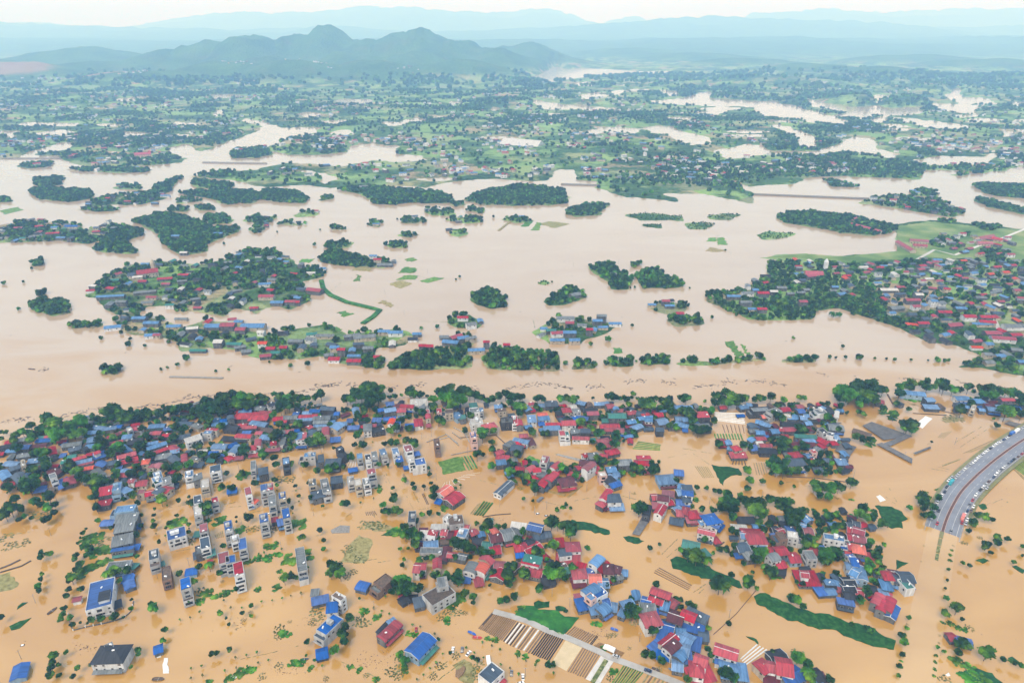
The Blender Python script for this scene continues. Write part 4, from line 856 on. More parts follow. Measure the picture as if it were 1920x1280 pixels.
# ------------------------------------------------------------------ trees: crown centre and radius, per tile, in the same enlarged pixels
TREE_TILES = [
(0, 700, '345 590 50,455 610 50,525 520 70,590 560 70,700 580 50,770 590 60,880 560 85,800 640 60,640 690 80,730 680 60,820 690 60,890 660 60,1050 510 28,1130 525 35,1210 430 80,1290 430 60,1230 490 50,1330 500 60,1400 500 60,1460 490 50,1530 480 50,1590 450 60,1650 470 40,1750 455 60,1850 420 50,250 650 50,320 660 40,180 690 50,340 725 50,150 740 40,70 650 25,15 650 25,20 720 25,180 830 60,1100 760 70,1080 810 50,1290 810 60,1330 850 50,1210 890 60,1240 720 40,1550 610 35,1530 800 60,1600 700 40,450 880 60,520 870 40,400 890 50,490 980 60,520 1030 50,780 1010 60,730 1060 40,850 1080 60,880 1150 60,960 1180 70,1040 1180 70,1120 1180 60,1270 1120 45,1420 1110 45,720 1230 35,320 1230 90,380 1160 50,90 1250 50,1820 1030 50,1410 950 40,1640 900 50,1500 1020 40,360 1060 50,1290 1000 30,600 640 45,540 640 40,960 600 40'),
(320, 700, '30 410 50,100 400 50,170 380 55,290 420 60,390 330 70,420 400 70,520 380 80,580 290 80,680 270 80,770 290 80,860 290 70,650 360 70,740 350 70,560 440 70,470 430 60,350 500 60,420 520 60,970 280 50,1040 290 40,1190 260 45,1130 240 30,1330 230 35,1270 290 50,1350 290 45,1420 290 45,1490 285 40,1580 280 40,1640 240 60,1240 360 70,1290 370 60,1200 400 50,1110 470 40,50 590 45,150 620 50,550 590 45,30 710 45,300 810 50,450 780 30,800 850 60,1150 690 60,1330 700 60,1400 560 50,1540 760 60,1620 740 70,1660 760 50,1000 890 45,80 1040 60,190 1010 50,350 900 50,490 910 40,1190 570 40,1740 570 30,1015 935 22,1130 940 40,1150 1010 40,780 1110 45,610 1100 25,930 1210 30,80 1150 45,1310 1000 35,1460 1010 40,1600 1070 40,1720 1060 45,1800 1030 40,1150 1180 25,1780 820 18,560 1250 40,660 1260 40,850 360 60,920 340 40'),
(640, 700, '60 290 50,150 230 60,260 170 70,220 260 80,350 200 80,320 290 80,420 200 60,400 280 70,100 300 50,300 360 50,250 430 45,180 470 45,540 195 30,525 270 25,580 260 30,655 245 18,750 220 50,800 240 45,870 245 40,760 180 35,935 260 20,1000 300 50,1080 220 55,1170 190 65,1130 280 70,1240 260 70,1330 220 65,1400 230 60,1300 310 70,1220 360 60,1000 380 55,1490 260 50,1450 250 50,1540 280 40,1590 310 40,1650 300 40,1720 270 45,1790 240 50,1850 270 50,1060 520 50,1110 550 40,1410 470 40,890 440 50,820 410 30,600 600 50,530 640 40,660 530 40,740 610 40,180 690 45,290 530 35,640 690 20,1540 660 60,1540 700 50,1660 640 35,1350 640 35,1640 760 30,1650 840 40,1480 900 50,1545 895 22,1640 1025 40,1245 1185 22,1300 1225 14,955 1040 22,965 1110 25,900 1240 22,780 1215 25,800 1260 25,690 1170 30,620 1000 25,510 1010 20,230 790 45,150 790 30,470 780 30,540 770 40,600 770 35,700 740 40,780 770 50,810 800 30,110 920 40,20 1030 30,410 1000 25,1850 1090 50,1840 330 40'),
(960, 700, '85 270 50,30 280 50,60 380 60,120 380 40,80 440 40,280 290 50,330 290 40,270 380 35,530 290 40,600 285 45,660 310 50,715 275 22,880 280 18,1060 265 45,1110 265 45,1180 285 25,1240 290 40,1320 230 30,1305 270 20,1370 285 20,1420 310 35,1480 360 80,1440 340 50,1520 290 25,1570 290 30,1640 320 50,1710 300 50,1700 350 50,1840 280 40,1620 385 35,1750 430 50,1850 420 50,750 540 50,220 650 45,340 670 35,390 670 35,950 670 50,1130 700 60,970 820 45,1120 780 45,1200 560 30,940 940 40,990 960 40,1120 985 40,1560 500 30,1790 600 35,1710 580 35,550 1040 50,590 1080 40,50 890 40,250 1240 50,160 1140 40,1330 1030 45,1400 1050 45,1530 1010 45,1520 1080 50,690 1130 35,20 1000 30,90 1110 40,1790 1180 30,880 760 25,810 910 20'),
(1280, 700, '40 280 50,15 300 40,370 260 50,470 230 55,540 280 60,620 290 60,680 280 40,430 310 60,350 330 50,500 340 50,580 340 40,780 300 35,835 280 40,880 290 35,960 270 50,1100 300 35,1180 360 35,1270 270 30,1320 280 30,240 310 18,310 420 40,100 470 60,60 450 60,110 530 40,170 640 50,120 610 50,220 620 40,270 620 40,340 530 40,1020 460 50,1080 500 45,1280 610 50,1410 420 30,1580 490 40,1700 620 30,1320 800 50,1100 760 60,1080 820 60,970 740 40,390 780 45,660 800 50,740 810 30,1000 980 65,950 1000 45,1020 1060 60,1100 1000 60,1100 1080 60,1160 1080 45,1250 1070 45,1440 990 50,1500 980 40,1350 1050 40,1470 1090 35,1550 1110 30,700 1070 45,730 1180 40,870 1190 30,1075 1200 22,1215 1240 18,1440 1230 50,1530 1260 50,1620 1250 50,1700 1250 50,1840 1200 50,1730 220 80,1820 250 80,1700 280 50,1850 150 40,1780 290 60,1790 440 22,1720 370 35,1500 900 40,1590 890 40'),
(1600, 700, '60 150 70,30 220 70,110 200 80,200 140 70,260 200 70,320 190 50,180 270 70,90 300 60,60 350 40,230 320 50,500 160 40,500 240 60,560 140 40,630 120 50,620 170 50,740 130 35,800 110 40,800 170 50,860 160 40,960 120 65,980 180 50,1080 190 50,1150 190 40,1250 170 50,1310 210 25,1400 190 60,1480 200 70,1560 210 60,1420 250 50,1520 260 50,1660 220 50,1760 240 60,1830 270 60,1830 330 40,1175 415 60,1280 340 40,1660 440 80,1740 410 50,1830 460 50,605 400 25,470 340 30,320 410 45,440 460 50,590 580 70,640 560 60,640 630 50,560 600 50,60 430 30,110 450 30,30 700 40,100 730 40,190 740 40,850 755 15,1530 500 15,1560 575 30'),
(0, 880, '175 340 50,390 360 55,540 320 65,440 390 40,520 430 45,590 480 35,600 400 40,120 440 70,60 500 60,180 430 50,240 450 40,20 540 40,260 530 30,210 565 30,350 540 22,500 560 40,550 540 30,1030 310 50,1050 210 40,1060 420 50,1500 380 35,1760 340 55,1720 190 40,80 210 45,1450 300 50,1350 340 30,1690 440 18,1680 510 22,1670 570 22,1680 630 30,1850 600 30,1810 650 15,1490 730 40,1540 620 25,1540 510 25,910 700 25,940 655 15,880 755 15,860 810 20,930 860 45,980 880 40,830 960 35,820 990 30,450 920 30,445 970 30,500 930 18,545 930 35,1070 570 28,1240 1110 60,1290 1110 50,1390 1110 40,1160 1150 50,880 1050 40,850 1100 40,780 1190 50,760 1220 30,1210 650 25,1740 800 25,1500 960 25,460 1150 22,450 1210 28'),
(320, 880, '60 130 45,85 350 30,230 380 50,390 420 60,400 480 50,200 310 20,70 510 20,850 530 45,1130 120 25,910 160 30,550 220 30,690 210 25,1160 180 20,1360 190 20,1400 300 20,1330 430 22,1290 360 30,720 530 15,720 580 15,200 610 22,200 690 22,580 850 30,540 1140 35,1500 160 20,1530 320 30,1660 410 18,420 1050 50,310 1070 30,250 1230 40,100 1150 35,1440 750 35,1630 670 30,1670 780 25,1670 880 25,1760 1060 60,1800 1110 70,1850 1150 60,1750 1140 50,1240 1200 50,1320 1170 40,1370 1190 30'),
(640, 880, '65 390 40,10 380 30,470 470 35,530 470 35,590 460 45,640 470 40,450 400 35,690 640 45,700 720 60,760 710 70,830 750 60,800 830 55,820 580 35,730 870 20,640 875 22,1245 140 22,1300 180 12,1010 240 50,1000 310 45,1235 225 28,965 485 30,880 500 30,1060 495 25,1270 820 70,1330 840 60,1400 860 60,1220 810 40,1590 600 55,1620 640 40,1710 640 35,1780 640 35,1480 600 25,1510 900 45,1560 930 50,1640 920 35,850 1010 40,880 1160 35,930 980 30,990 970 30,1240 970 35,1280 1130 35,1270 1210 70,1020 1170 50,1150 1170 40,1820 1080 50,1820 1180 70,1650 1130 40,685 990 20,670 1050 25,560 210 22,800 215 25,905 190 18,980 160 22,780 165 20,570 350 40,580 310 40,620 1230 60,700 1230 60'),
(960, 880, '250 220 55,1390 440 70,430 590 65,500 610 50,560 640 60,620 620 60,640 700 75,680 650 50,450 840 60,820 870 30,250 900 50,130 1150 60,450 1080 70,530 1130 60,420 1130 50,660 1080 50,580 1190 40,1500 870 30,1610 825 18,1840 890 30,1790 140 30,1110 1210 30,590 390 22,635 430 18,490 450 25,230 350 18,125 330 20,1570 1260 35,20 1080 50,380 990 25,10 1200 30,60 790 50,110 690 40'),
(1280, 880, '490 290 60,480 370 70,560 390 60,520 450 70,540 530 50,430 430 50,640 350 50,740 390 80,820 400 90,800 470 80,870 500 60,620 290 30,210 450 35,330 450 35,150 210 30,260 215 25,400 250 30,350 240 25,710 220 35,730 130 40,870 145 28,1075 160 20,1215 195 15,1440 170 45,1460 230 50,1550 200 50,1600 230 60,1680 190 45,1740 220 40,1590 310 45,1490 300 40,1840 150 45,960 340 50,1040 370 50,1100 380 50,1170 370 45,1170 510 90,1240 520 90,1180 590 80,1450 490 35,1555 460 25,1590 520 50,1670 500 35,530 680 40,590 700 35,950 620 30,880 680 45,1370 770 55,1340 820 50,1430 830 40,1560 950 80,1650 930 70,1530 1000 50,560 850 40,480 890 40,400 880 35,840 920 70,800 1000 60,660 1035 30,330 920 20,260 1000 60,150 970 80,60 950 60,760 1130 20,970 1130 60,720 1220 60,380 1250 60,530 1160 30,980 810 30,240 780 35,1480 730 25,1420 450 20,1300 445 25'),
(1600, 880, '20 160 30,110 440 50,60 490 50,130 540 50,210 540 50,220 470 30,320 610 50,750 300 50,760 370 50,770 440 40,760 510 30,820 320 25,930 320 40,870 420 40,850 510 40,610 430 30,1300 600 50,1360 510 40,1440 530 40,1510 560 30,1250 680 30,130 720 30,190 800 40,160 840 30,270 900 45,240 950 40,330 830 25,1430 850 50,1470 820 30,1570 750 40,1560 810 40,1680 770 30,1490 920 25,1190 1030 22,1260 1060 25,1750 1020 25,160 1080 40,210 1060 30,270 1120 40,320 1080 30,1850 850 30,1840 950 18'),
(0, 1060, '760 170 30,750 270 30,730 340 30,700 480 32,690 540 32,670 600 32,885 270 35,770 580 30,800 660 30,1000 605 40,1110 590 40,1250 570 40,1300 180 30,1240 90 50,420 240 35,430 290 30,590 1000 45,580 1070 40,560 1140 40,550 1210 45,640 1090 25,650 1210 30,1510 930 30,1510 980 25,1020 1090 40,1430 1120 20,1780 825 30,1800 710 30,720 960 25,1680 470 50,1650 440 35,1440 380 18,1430 480 25,20 580 35,850 1130 30,800 1220 25,880 630 15,960 640 15,1350 570 15'),
(320, 1060, '455 975 30,508 965 25,645 930 32,540 530 30,785 530 25,880 450 25,610 580 18,880 560 20,640 650 18,1490 840 30,1480 990 15,1570 1040 18,1780 940 50,720 270 30,200 400 20,250 190 30'),
(640, 1060, '600 230 60,680 240 70,760 260 70,640 290 50,720 310 50,830 270 60,560 300 40,1270 160 60,1030 120 45,1160 150 40,1820 130 70,1820 210 50,1620 225 20,20 760 60,50 680 50,90 590 50,30 840 40,200 370 15,1060 815 22,1350 320 45,1440 350 40,1440 420 25,1740 400 40,1800 380 40,640 980 40,700 1060 50,1190 960 20,1430 1010 30,1480 1040 30'),
(960, 1060, '290 265 50,580 510 25,1310 520 80,1360 570 40,1540 720 55,1570 215 35,1450 980 40,1530 1000 45,1630 1050 40,1040 230 30,400 1090 35,450 1090 30,30 350 40,420 100 80,520 100 60,130 110 60,1300 370 30'),
(1280, 1060, '400 230 85,450 250 60,350 220 50,720 190 55,700 220 40,805 260 25,1190 370 50,1240 390 50,1310 460 35,960 90 60,1000 70 40,530 110 30,755 80 18,270 920 30,310 990 35,480 1190 70,550 1240 60,420 1180 40,1250 1020 75,1360 1100 60,1360 1170 70,1400 1240 60,1600 1250 45,50 1250 45,280 690 30,500 640 30,980 950 25,1310 210 30,1240 190 25,1530 150 18,1840 650 25'),
(1600, 1060, '1130 470 60,1000 530 45,1010 370 30,1185 595 22,1140 955 40,1190 880 70,1450 960 75,140 290 50,70 390 50,160 320 40,600 580 25,580 690 25,530 780 40,550 850 40,530 980 28,500 1110 28,490 1210 22,920 900 20,980 945 22,1035 50 18,1020 170 18,1000 260 15,1630 1030 30,1750 1080 25,1820 1100 30,160 50 45,280 80 40,150 700 35,200 720 30'),
]
# young street trees standing in the flooded grid: crown positions
SAPLINGS = [
(320, 1060, '220 1110,335 1085,590 1135,710 1105,705 1000,825 965,940 940,950 1050,1065 1020,1650 1085,345 1195,220 1220,830 1090,990 385,1105 370,1215 350,1310 320,1420 300,655 455,315 500,210 560,100 580,580 375,775 450,1420 290'),
(640, 1060, '1105 950,1035 1050,965 1110,895 1180,825 1240,1450 940,1550 990,1840 1110,1740 1070,440 490,520 520,350 460,1020 740,480 330,1360 890,860 660,775 640,1540 830,1640 870,1730 910'),
(960, 1060, '60 990,150 1030,255 1080,455 1165,75 1180'),
(320, 880, '200 640,1160 220,1365 225,1400 345,1330 470,720 560,1210 860,960 910,1020 900,1500 1060'),
(640, 880, '210 360,350 310,235 300,440 200,1300 190,540 250'),
(0, 880, '80 250,1690 480,1690 550,1700 690,1800 720,1820 390'),
(640, 700, '340 740,510 1020,180 1060,905 1260,960 1060'),
]
# low scrub standing out of the water: centre, radius, D dry / L lush
SCRUB = [
(0, 880, '960 760 60 L,1040 740 70 L,1120 780 60 D,1000 900 60 L,1080 900 70 L,1160 900 50 L,940 1090 60 L,1080 1030 50 L,1150 1010 50 L,860 1150 60 L,1040 820 50 D,450 480 60 D,350 480 50 D,60 740 60 D,250 800 60 D,100 830 60 D'),
(320, 880, '1390 600 70 L,530 560 60 L,750 660 50 L,1140 640 60 D,1310 980 70 L,1500 970 40 L,1060 960 40 L,1160 930 40 L,230 780 55 D,840 650 40 D,920 650 50 D,1120 830 45 L,1060 840 40 L,1420 740 30 L,80 570 60 L,30 600 50 L,160 560 30 L,1200 100 60 D,1300 110 50 D,780 70 50 L,820 50 40 L,400 560 30 L,1060 990 30 L,850 1000 40 L,950 970 40 L,1480 900 40 L,1190 1110 25 L,560 1220 20 D'),
(640, 880, '250 600 60 D,350 610 70 D,450 630 50 D,100 900 60 D,60 860 50 D,200 980 60 D,560 690 50 L,600 660 40 L,1130 420 40 L,400 190 30 L,420 230 30 L,70 1170 40 D,120 1120 40 D,1840 60 40 L'),
(320, 1060, '350 280 60 D,400 300 50 L,320 390 40 L,500 330 40 L,580 310 40 L,640 290 30 L,950 260 30 L,1150 240 40 L,1200 700 60 D,1250 740 50 L,1180 770 40 D,1580 500 60 D,1620 560 50 D,1550 620 40 D,1690 1230 30 D,680 1230 20 L,760 1170 50 L,840 1150 50 L,900 1130 30 L,640 1230 40 L,1330 1060 40 L,1420 1060 40 L,1530 1120 30 L,1000 1210 40 D,1180 1090 40 D,400 1280 40 L,880 510 25 D,800 590 25 D,720 690 15 D,1300 610 20 D'),
(640, 1060, '180 600 60 D,260 620 60 D,1200 420 60 L,1280 360 60 L,1160 480 50 D,1100 560 50 D,1160 600 40 L,1250 520 50 D,1340 520 30 D,640 1040 60 D,560 1150 60 D,620 1190 50 D,700 1130 40 L,740 740 30 L,800 750 30 L,100 1100 30 L,200 1140 30 L,280 1190 30 D,380 1240 30 L,1090 1090 50 D,1250 980 40 D,1680 810 30 L,1600 790 30 L,1000 1200 40 D,1500 1100 50 D,1440 1200 60 D,550 740 40 D,250 500 40 L,380 560 40 L'),
(960, 1060, '100 480 50 L,200 520 50 L,330 540 60 L,450 580 60 L,560 640 50 L,520 700 50 L,60 960 30 L,140 990 30 L,280 1040 20 L,1060 760 30 D,1120 750 30 D,1280 900 20 D,920 640 40 L,1330 620 40 D,1000 900 30 L,1100 1150 40 L,1080 1230 40 D,1600 1130 30 D'),
(1600, 1060, '1150 1050 50 L,1250 1090 50 L,1100 1020 40 L,1230 1110 40 D,1060 630 30 L,1150 680 30 L,1210 700 30 L,1260 680 40 D,980 620 20 L,940 760 14 D,930 840 14 D,905 980 18 L,890 1050 18 L,885 1130 18 L,880 1200 15 L,590 640 15 D,520 1040 14 L,1000 1250 60 D,1300 1240 90 L,1400 1250 80 L,1730 1040 30 L'),
(1600, 880, '940 230 30 L,720 310 30 L,820 480 25 L,1090 830 12 D,1075 880 14 L,1060 930 18 L,1055 990 18 L,1190 800 20 D,1380 740 25 D,1220 800 25 D,740 1000 10 D,770 830 10 D,1100 120 15 D,130 420 40 L'),
(1280, 880, '1000 1150 50 L,930 1110 40 L,90 250 40 L,140 330 30 L,90 400 30 L,1060 410 40 L,1130 400 40 L,1330 440 40 L,1680 310 20 D,1840 330 20 L,1840 510 40 L'),
(1600, 700, '320 420 40 L,430 490 40 L,620 290 40 L,720 290 30 L,1050 490 60 D,1120 490 60 D,660 340 20 D,180 780 40 L'),
(960, 880, '100 200 30 D,60 150 30 D,560 410 25 L,1330 260 20 D,300 950 30 L'),
]
# ------------------------------------------------------------------ tree meshes
def ico(sub=1):
    t = (1 + 5 ** 0.5) / 2
    v = [Vector(p).normalized() for p in ((-1, t, 0), (1, t, 0), (-1, -t, 0), (1, -t, 0), (0, -1, t), (0, 1, t), (0, -1, -t), (0, 1, -t), (t, 0, -1), (t, 0, 1), (-t, 0, -1), (-t, 0, 1))]
    f = [(0, 11, 5), (0, 5, 1), (0, 1, 7), (0, 7, 10), (0, 10, 11), (1, 5, 9), (5, 11, 4), (11, 10, 2), (10, 7, 6), (7, 1, 8), (3, 9, 4), (3, 4, 2), (3, 2, 6), (3, 6, 8), (3, 8, 9), (4, 9, 5), (2, 4, 11), (6, 2, 10), (8, 6, 7), (9, 8, 1)]
    for _ in range(sub):
        c, nf = {}, []
        def mid(a, b):
            k = (min(a, b), max(a, b))
            if k not in c:
                v.append(((v[a] + v[b]) / 2).normalized()); c[k] = len(v) - 1
            return c[k]
        for a, b, d in f:
            ab, bd, da = mid(a, b), mid(b, d), mid(d, a)
            nf += [(a, ab, da), (b, bd, ab), (d, da, bd), (ab, bd, da)]
        f = nf
    return v, f


ICO0, ICO1 = ico(0), ico(1)


def crown_mesh(name, seed, lobes=12, leaves=46, spread=(0.62, 0.62, 0.42), lobe_r=(0.30, 0.46), zc=0.0, mat=None, leaf=0.13, core=ICO1):
    """Crown of unit radius about its centre: leafy lobes with gaps between them."""
    rg = random.Random(seed)
    mb = MB()
    for i in range(lobes):
        while True:
            c = Vector((rg.uniform(-1, 1), rg.uniform(-1, 1), rg.uniform(-1, 1)))
            if 0.35 < c.length < 1.0: break
        c = Vector((c.x * spread[0], c.y * spread[1], c.z * spread[2] + zc))
        if i == 0: c = Vector((0, 0, zc))
        r = rg.uniform(*lobe_r)
        b = len(mb.v)
        for p in core[0]:
            mb.v.append(tuple(c + p * (r * rg.uniform(0.70, 1.0))))
        for f in core[1]:
            mb.f.append(tuple(b + q for q in f)); mb.m.append(0)
        for k in range(leaves):
            n = Vector((rg.gauss(0, 1), rg.gauss(0, 1), rg.gauss(0.25, 1))).normalized()
            p = c + n * (r * rg.uniform(0.88, 1.22))
            n2 = (n + Vector((rg.gauss(0, .5), rg.gauss(0, .5), rg.gauss(.2, .5)))).normalized()
            s = n2.orthogonal().normalized(); t = n2.cross(s)
            a = rg.uniform(0, 6.28); s, t = s * math.cos(a) + t * math.sin(a), t * math.cos(a) - s * math.sin(a)
            w = leaf * rg.uniform(0.6, 1.3)
            mb.poly([p - s * w - t * w * .5, p + s * w * .3 - t * w * .7, p + s * w + t * w * .4, p - s * w * .2 + t * w * .8])
    return mb.mesh(name, mat or M_LEAF)


CROWNS = [crown_mesh('crown', 100 + i, lobes=13 + i % 3, mat=M_LEAF) for i in range(6)]
CROWNS += [crown_mesh('crown', 120 + i, lobes=14, spread=(0.5, 0.5, 0.62), lobe_r=(0.26, 0.40), mat=M_LEAF) for i in range(2)]
CROWNS += [crown_mesh('crown', 130 + i, lobes=12, mat=M_LEAF2) for i in range(3)]
def palm_mesh(seed):
    rg = random.Random(seed); mb = MB()
    for k in range(17):
        a = k * 2.4 + rg.uniform(-.2, .2); up = rg.uniform(.1, .75)
        d, sd = Vector((math.cos(a), math.sin(a), 0)), Vector((-math.sin(a), math.cos(a), 0))
        prev = None
        for i in range(5):
            u = i / 4
            c = d * (u * .95) + Vector((0, 0, .25 + up * u - 1.05 * u * u))
            w = (.05, .16, .19, .14, .02)[i]
            cur = (c - sd * w - Vector((0, 0, w * .5)), c, c + sd * w - Vector((0, 0, w * .5)))
            if prev: mb.poly([prev[0], cur[0], cur[1], prev[1]]); mb.poly([prev[1], cur[1], cur[2], prev[2]])
            prev = cur
    return mb.mesh('crown', M_LEAF2)


CROWNS += [palm_mesh(1)]
SHRUBS = [crown_mesh('foliage', 150 + i, lobes=20, leaves=34, spread=(0.82, 0.82, 0.16), lobe_r=(0.14, 0.28), mat=m, leaf=0.12) for i, m in enumerate((M_SHRUB, M_SHRUB, M_SHRUB, M_LEAF2))]
DRYS = [crown_mesh('foliage', 160 + i, lobes=26, leaves=26, spread=(0.95, 0.95, 0.08), lobe_r=(0.05, 0.13), mat=M_DRY, leaf=0.07, core=ICO0) for i in range(2)]
SAPC = [crown_mesh('crown', 170 + i, lobes=5, leaves=26, spread=(0.5, 0.5, 0.6), lobe_r=(0.3, 0.5), mat=m, leaf=0.2, core=ICO0) for i, m in enumerate((M_LEAF, M_SHRUB, M_DRY))]
mb = MB()                                            # unit trunk: tapered, forking into limbs
mb.tube((0, 0, -0.35), (0.01, 0.01, 0.55), 0.055, 0.035, 7)
for k in range(4):
    a = k * 1.7 + 0.3
    mb.tube((0.01, 0.01, 0.45 + 0.03 * k), (0.28 * math.cos(a), 0.28 * math.sin(a), 0.86), 0.026, 0.010, 5)
TRUNK = mb.mesh('trunk', M_TRUNK)

# ------------------------------------------------------------------ gather traced trees, biggest first
ZS = 1280.0 / 220.0
trees = []
for x0, y0, s in TREE_TILES:
    for it in s.split(','):
        cx, cy, r = map(float, it.split())
        px, py, rp = x0 + cx / ZS, y0 + cy / ZS, r / ZS
        g = P(px, py)
        dep = g.y * CP + CAM_H * SP
        rm = rp * dep / FPX * 1.18
        h = min(rm * 1.15 + 2.5, 13)                 # height of the crown centre above the water
        h = max(h, rm * 0.8)
        trees.append((rp, P(px, py, h * 0.72), rm, h, px, py))
trees.sort(key=lambda t: -t[0])
N_TREES = 300
ORD = lambda n: '%d%s' % (n, 'th' if 10 <= n % 100 <= 20 else {1: 'st', 2: 'nd', 3: 'rd'}.get(n % 10, 'th'))

# named places one can find in the picture, for telling look-alikes apart
PLACES = [('the red two-roofed store', 197, 930), ('the blue-roofed factory', 190, 1115), ('the black-tiled white villa', 208, 1235), ('the white tower block', 785, 875),
          ('the orange and red hall', 838, 928), ('the concrete villa', 825, 1112), ('the long blue hall', 788, 1215), ('the black mulched beds', 1026, 1212), ('the slate-and-red house pair', 1150, 935),
          ('the hooked weed pond', 1365, 887), ('the slate hipped villa', 1492, 870), ('the flooded highway end', 1770, 995), ('the square red house', 1513, 1082),
          ('the longest weed island', 1540, 1160), ('the triple red vaults', 1655, 1132), ('the grey shade nets', 1665, 815), ('the blue waterside shed', 1712, 735), ('the white strip frames', 1368, 782),
          ('the long teal roof', 1157, 778), ('the dark riverside block', 950, 790), ('the cream flat roof', 785, 752), ('the twin red hips', 480, 780),
          ('the white lane warehouse', 362, 820), ('the blue-and-red tall pair', 501, 910), ('the west-edge slate villa', 38, 890), ('the blue hipped complex', 187, 850),
          ('the pink-roofed villa', 1073, 1022), ('the stepped blue house', 1118, 1115), ('the teal lane house', 1000, 1050), ('the white red-hipped house', 1220, 1165), ('the square orange roof', 272, 862)]
PLACE_W = [(n, P(x, y)) for n, x, y in PLACES]
pending = []          # (object, description, world point)


def label_later(o, desc, p, tail='of its look'):
    pending.append((o, desc, Vector(p), tail))


def settle_labels():
    by = {}
    for o, d, p, tail in pending:
        dist, name = min(((p - q).length, n) for n, q in PLACE_W)
        by.setdefault((d, name, tail), []).append((dist, o))
    for (d, name, tail), L in by.items():
        L.sort(key=lambda t: t[0])
        for i, (_, o) in enumerate(L):
            if len(L) == 1: o['label'] = '%s, near %s' % (d, name)
            else: o['label'] = '%s, %s such from %s' % (d, ORD(i + 1), name)


stuff_pts = []        # (x, y, z, scale, rot, variant) for trees beyond the largest three hundred
for i, (rp, p, rm, h, px, py) in enumerate(trees):
    rg = random.Random(i * 31 + 5)
    if i < N_TREES:
        t = empty('broadleaf_tree', (p.x, p.y, 0), rg.uniform(0, 6.28))
        v = rg.randrange(len(CROWNS)) if rm < 4.6 else rg.randrange(11)
        sz = rg.uniform(0.80, 1.0)
        put('crown', CROWNS[v], t, (0, 0, h), 0, (rm * 1.08, rm * 1.08, rm * sz))
        put('trunk', TRUNK, t, (0, 0, 0), 0, (rm * 0.9, rm * 0.9, h))
        size = 'large' if rm > 5.2 else ('middling' if rm > 4 else 'small')
        shape = 'narrow' if v in (6, 7) else ('palm-like' if v == 11 else ('pale green' if v > 7 else 'round'))
        tag(t, None, 'tree', 'larger trees standing in the flooded town')
        label_later(t, '%s %s leafy tree' % (size, shape), p)
    else:
        stuff_pts.append((p.x, p.y, h, rm * 1.08, rg.uniform(0, 6.28), rg.randrange(11)))

# saplings along the flooded streets
for x0, y0, s in SAPLINGS:
    for it in s.split(','):
        cx, cy = map(float, it.split())
        p = P(x0 + cx / ZS, y0 + cy / ZS, 2.2)
        rg = random.Random(int(cx * 7 + cy))
        t = empty('young_tree', (p.x, p.y, 0), rg.uniform(0, 6))
        k = rg.uniform(0.75, 1.15)
        put('crown', SAPC[rg.choice((1, 1, 2))], t, (0, 0, 2.3 * k), 0, (0.95 * k, 0.95 * k, 1.15 * k))
        put('trunk', TRUNK, t, (0, 0, 0), 0, (1.6, 1.6, 2.4 * k))
        tag(t, None, 'young tree', 'young street trees in the flood')
        label_later(t, 'slender young street tree in open water', p)

# scrub patches
for x0, y0, s in SCRUB:
    for it in s.split(','):
        a = it.split()
        cx, cy, r, kd = float(a[0]), float(a[1]), float(a[2]), a[3]
        px, py = x0 + cx / ZS, y0 + cy / ZS
        p = P(px, py, 0.0)
        rm = r / ZS * (p.y * CP + CAM_H * SP) / FPX
        rg = random.Random(int(cx * 3 + cy * 11))
        if kd == 'L':
            o = put('shrub', rg.choice(SHRUBS), None, (p.x, p.y, 0.10), rg.uniform(0, 6.28), (rm * 1.5, rm * 1.75, min(rm * 0.6, 1.7)))
            d = 'low lush green scrub patch' if rm > 2.6 else 'small lush green shrub'
        else:
            o = put('shrub', rg.choice(DRYS), None, (p.x, p.y, 0.0), rg.uniform(0, 6.28), (rm * 1.4, rm * 1.6, min(rm * 0.9, 2.0)))
            d = 'drowned brown scrub patch' if rm > 2.6 else 'small drowned brown shrub'
        tag(o, None, 'shrub', 'scrub standing out of the flood')
        label_later(o, d, p)

# ------------------------------------------------------------------ houses
mb = MB()
mb.box(-0.62, 0.62, -0.05, 0.03, 0, 1.5, 0); mb.box(-0.52, 0.52, -0.08, -0.045, 0.1, 1.4, 1)
WINDOW = mb.mesh('window', [M_FRAME, M_GLASS])
mb = MB()
mb.box(-0.5, 0.5, -0.04, 0.02, 0, 1.0, 0)
OPENING = mb.mesh('doorway', M_GLASS)
mb = MB()
mb.tube((-0.9, 0, 0.75), (0.9, 0, 0.75), 0.55, 0.55, 10)
mb.box(-0.7, -0.55, -0.4, 0.4, 0, 0.35); mb.box(0.55, 0.7, -0.4, 0.4, 0, 0.35)
TANK = mb.mesh('water_tank', M_STEEL)
BASE_Z = -2.4


def gable_prof(hw, z0, rise, t, over):
    sl = rise / hw
    e, ze = hw + over, z0 - over * sl
    return [(-e, ze), (0, z0 + rise), (e, ze), (e, ze + t), (0, z0 + rise + t * 1.2), (-e, ze + t)]


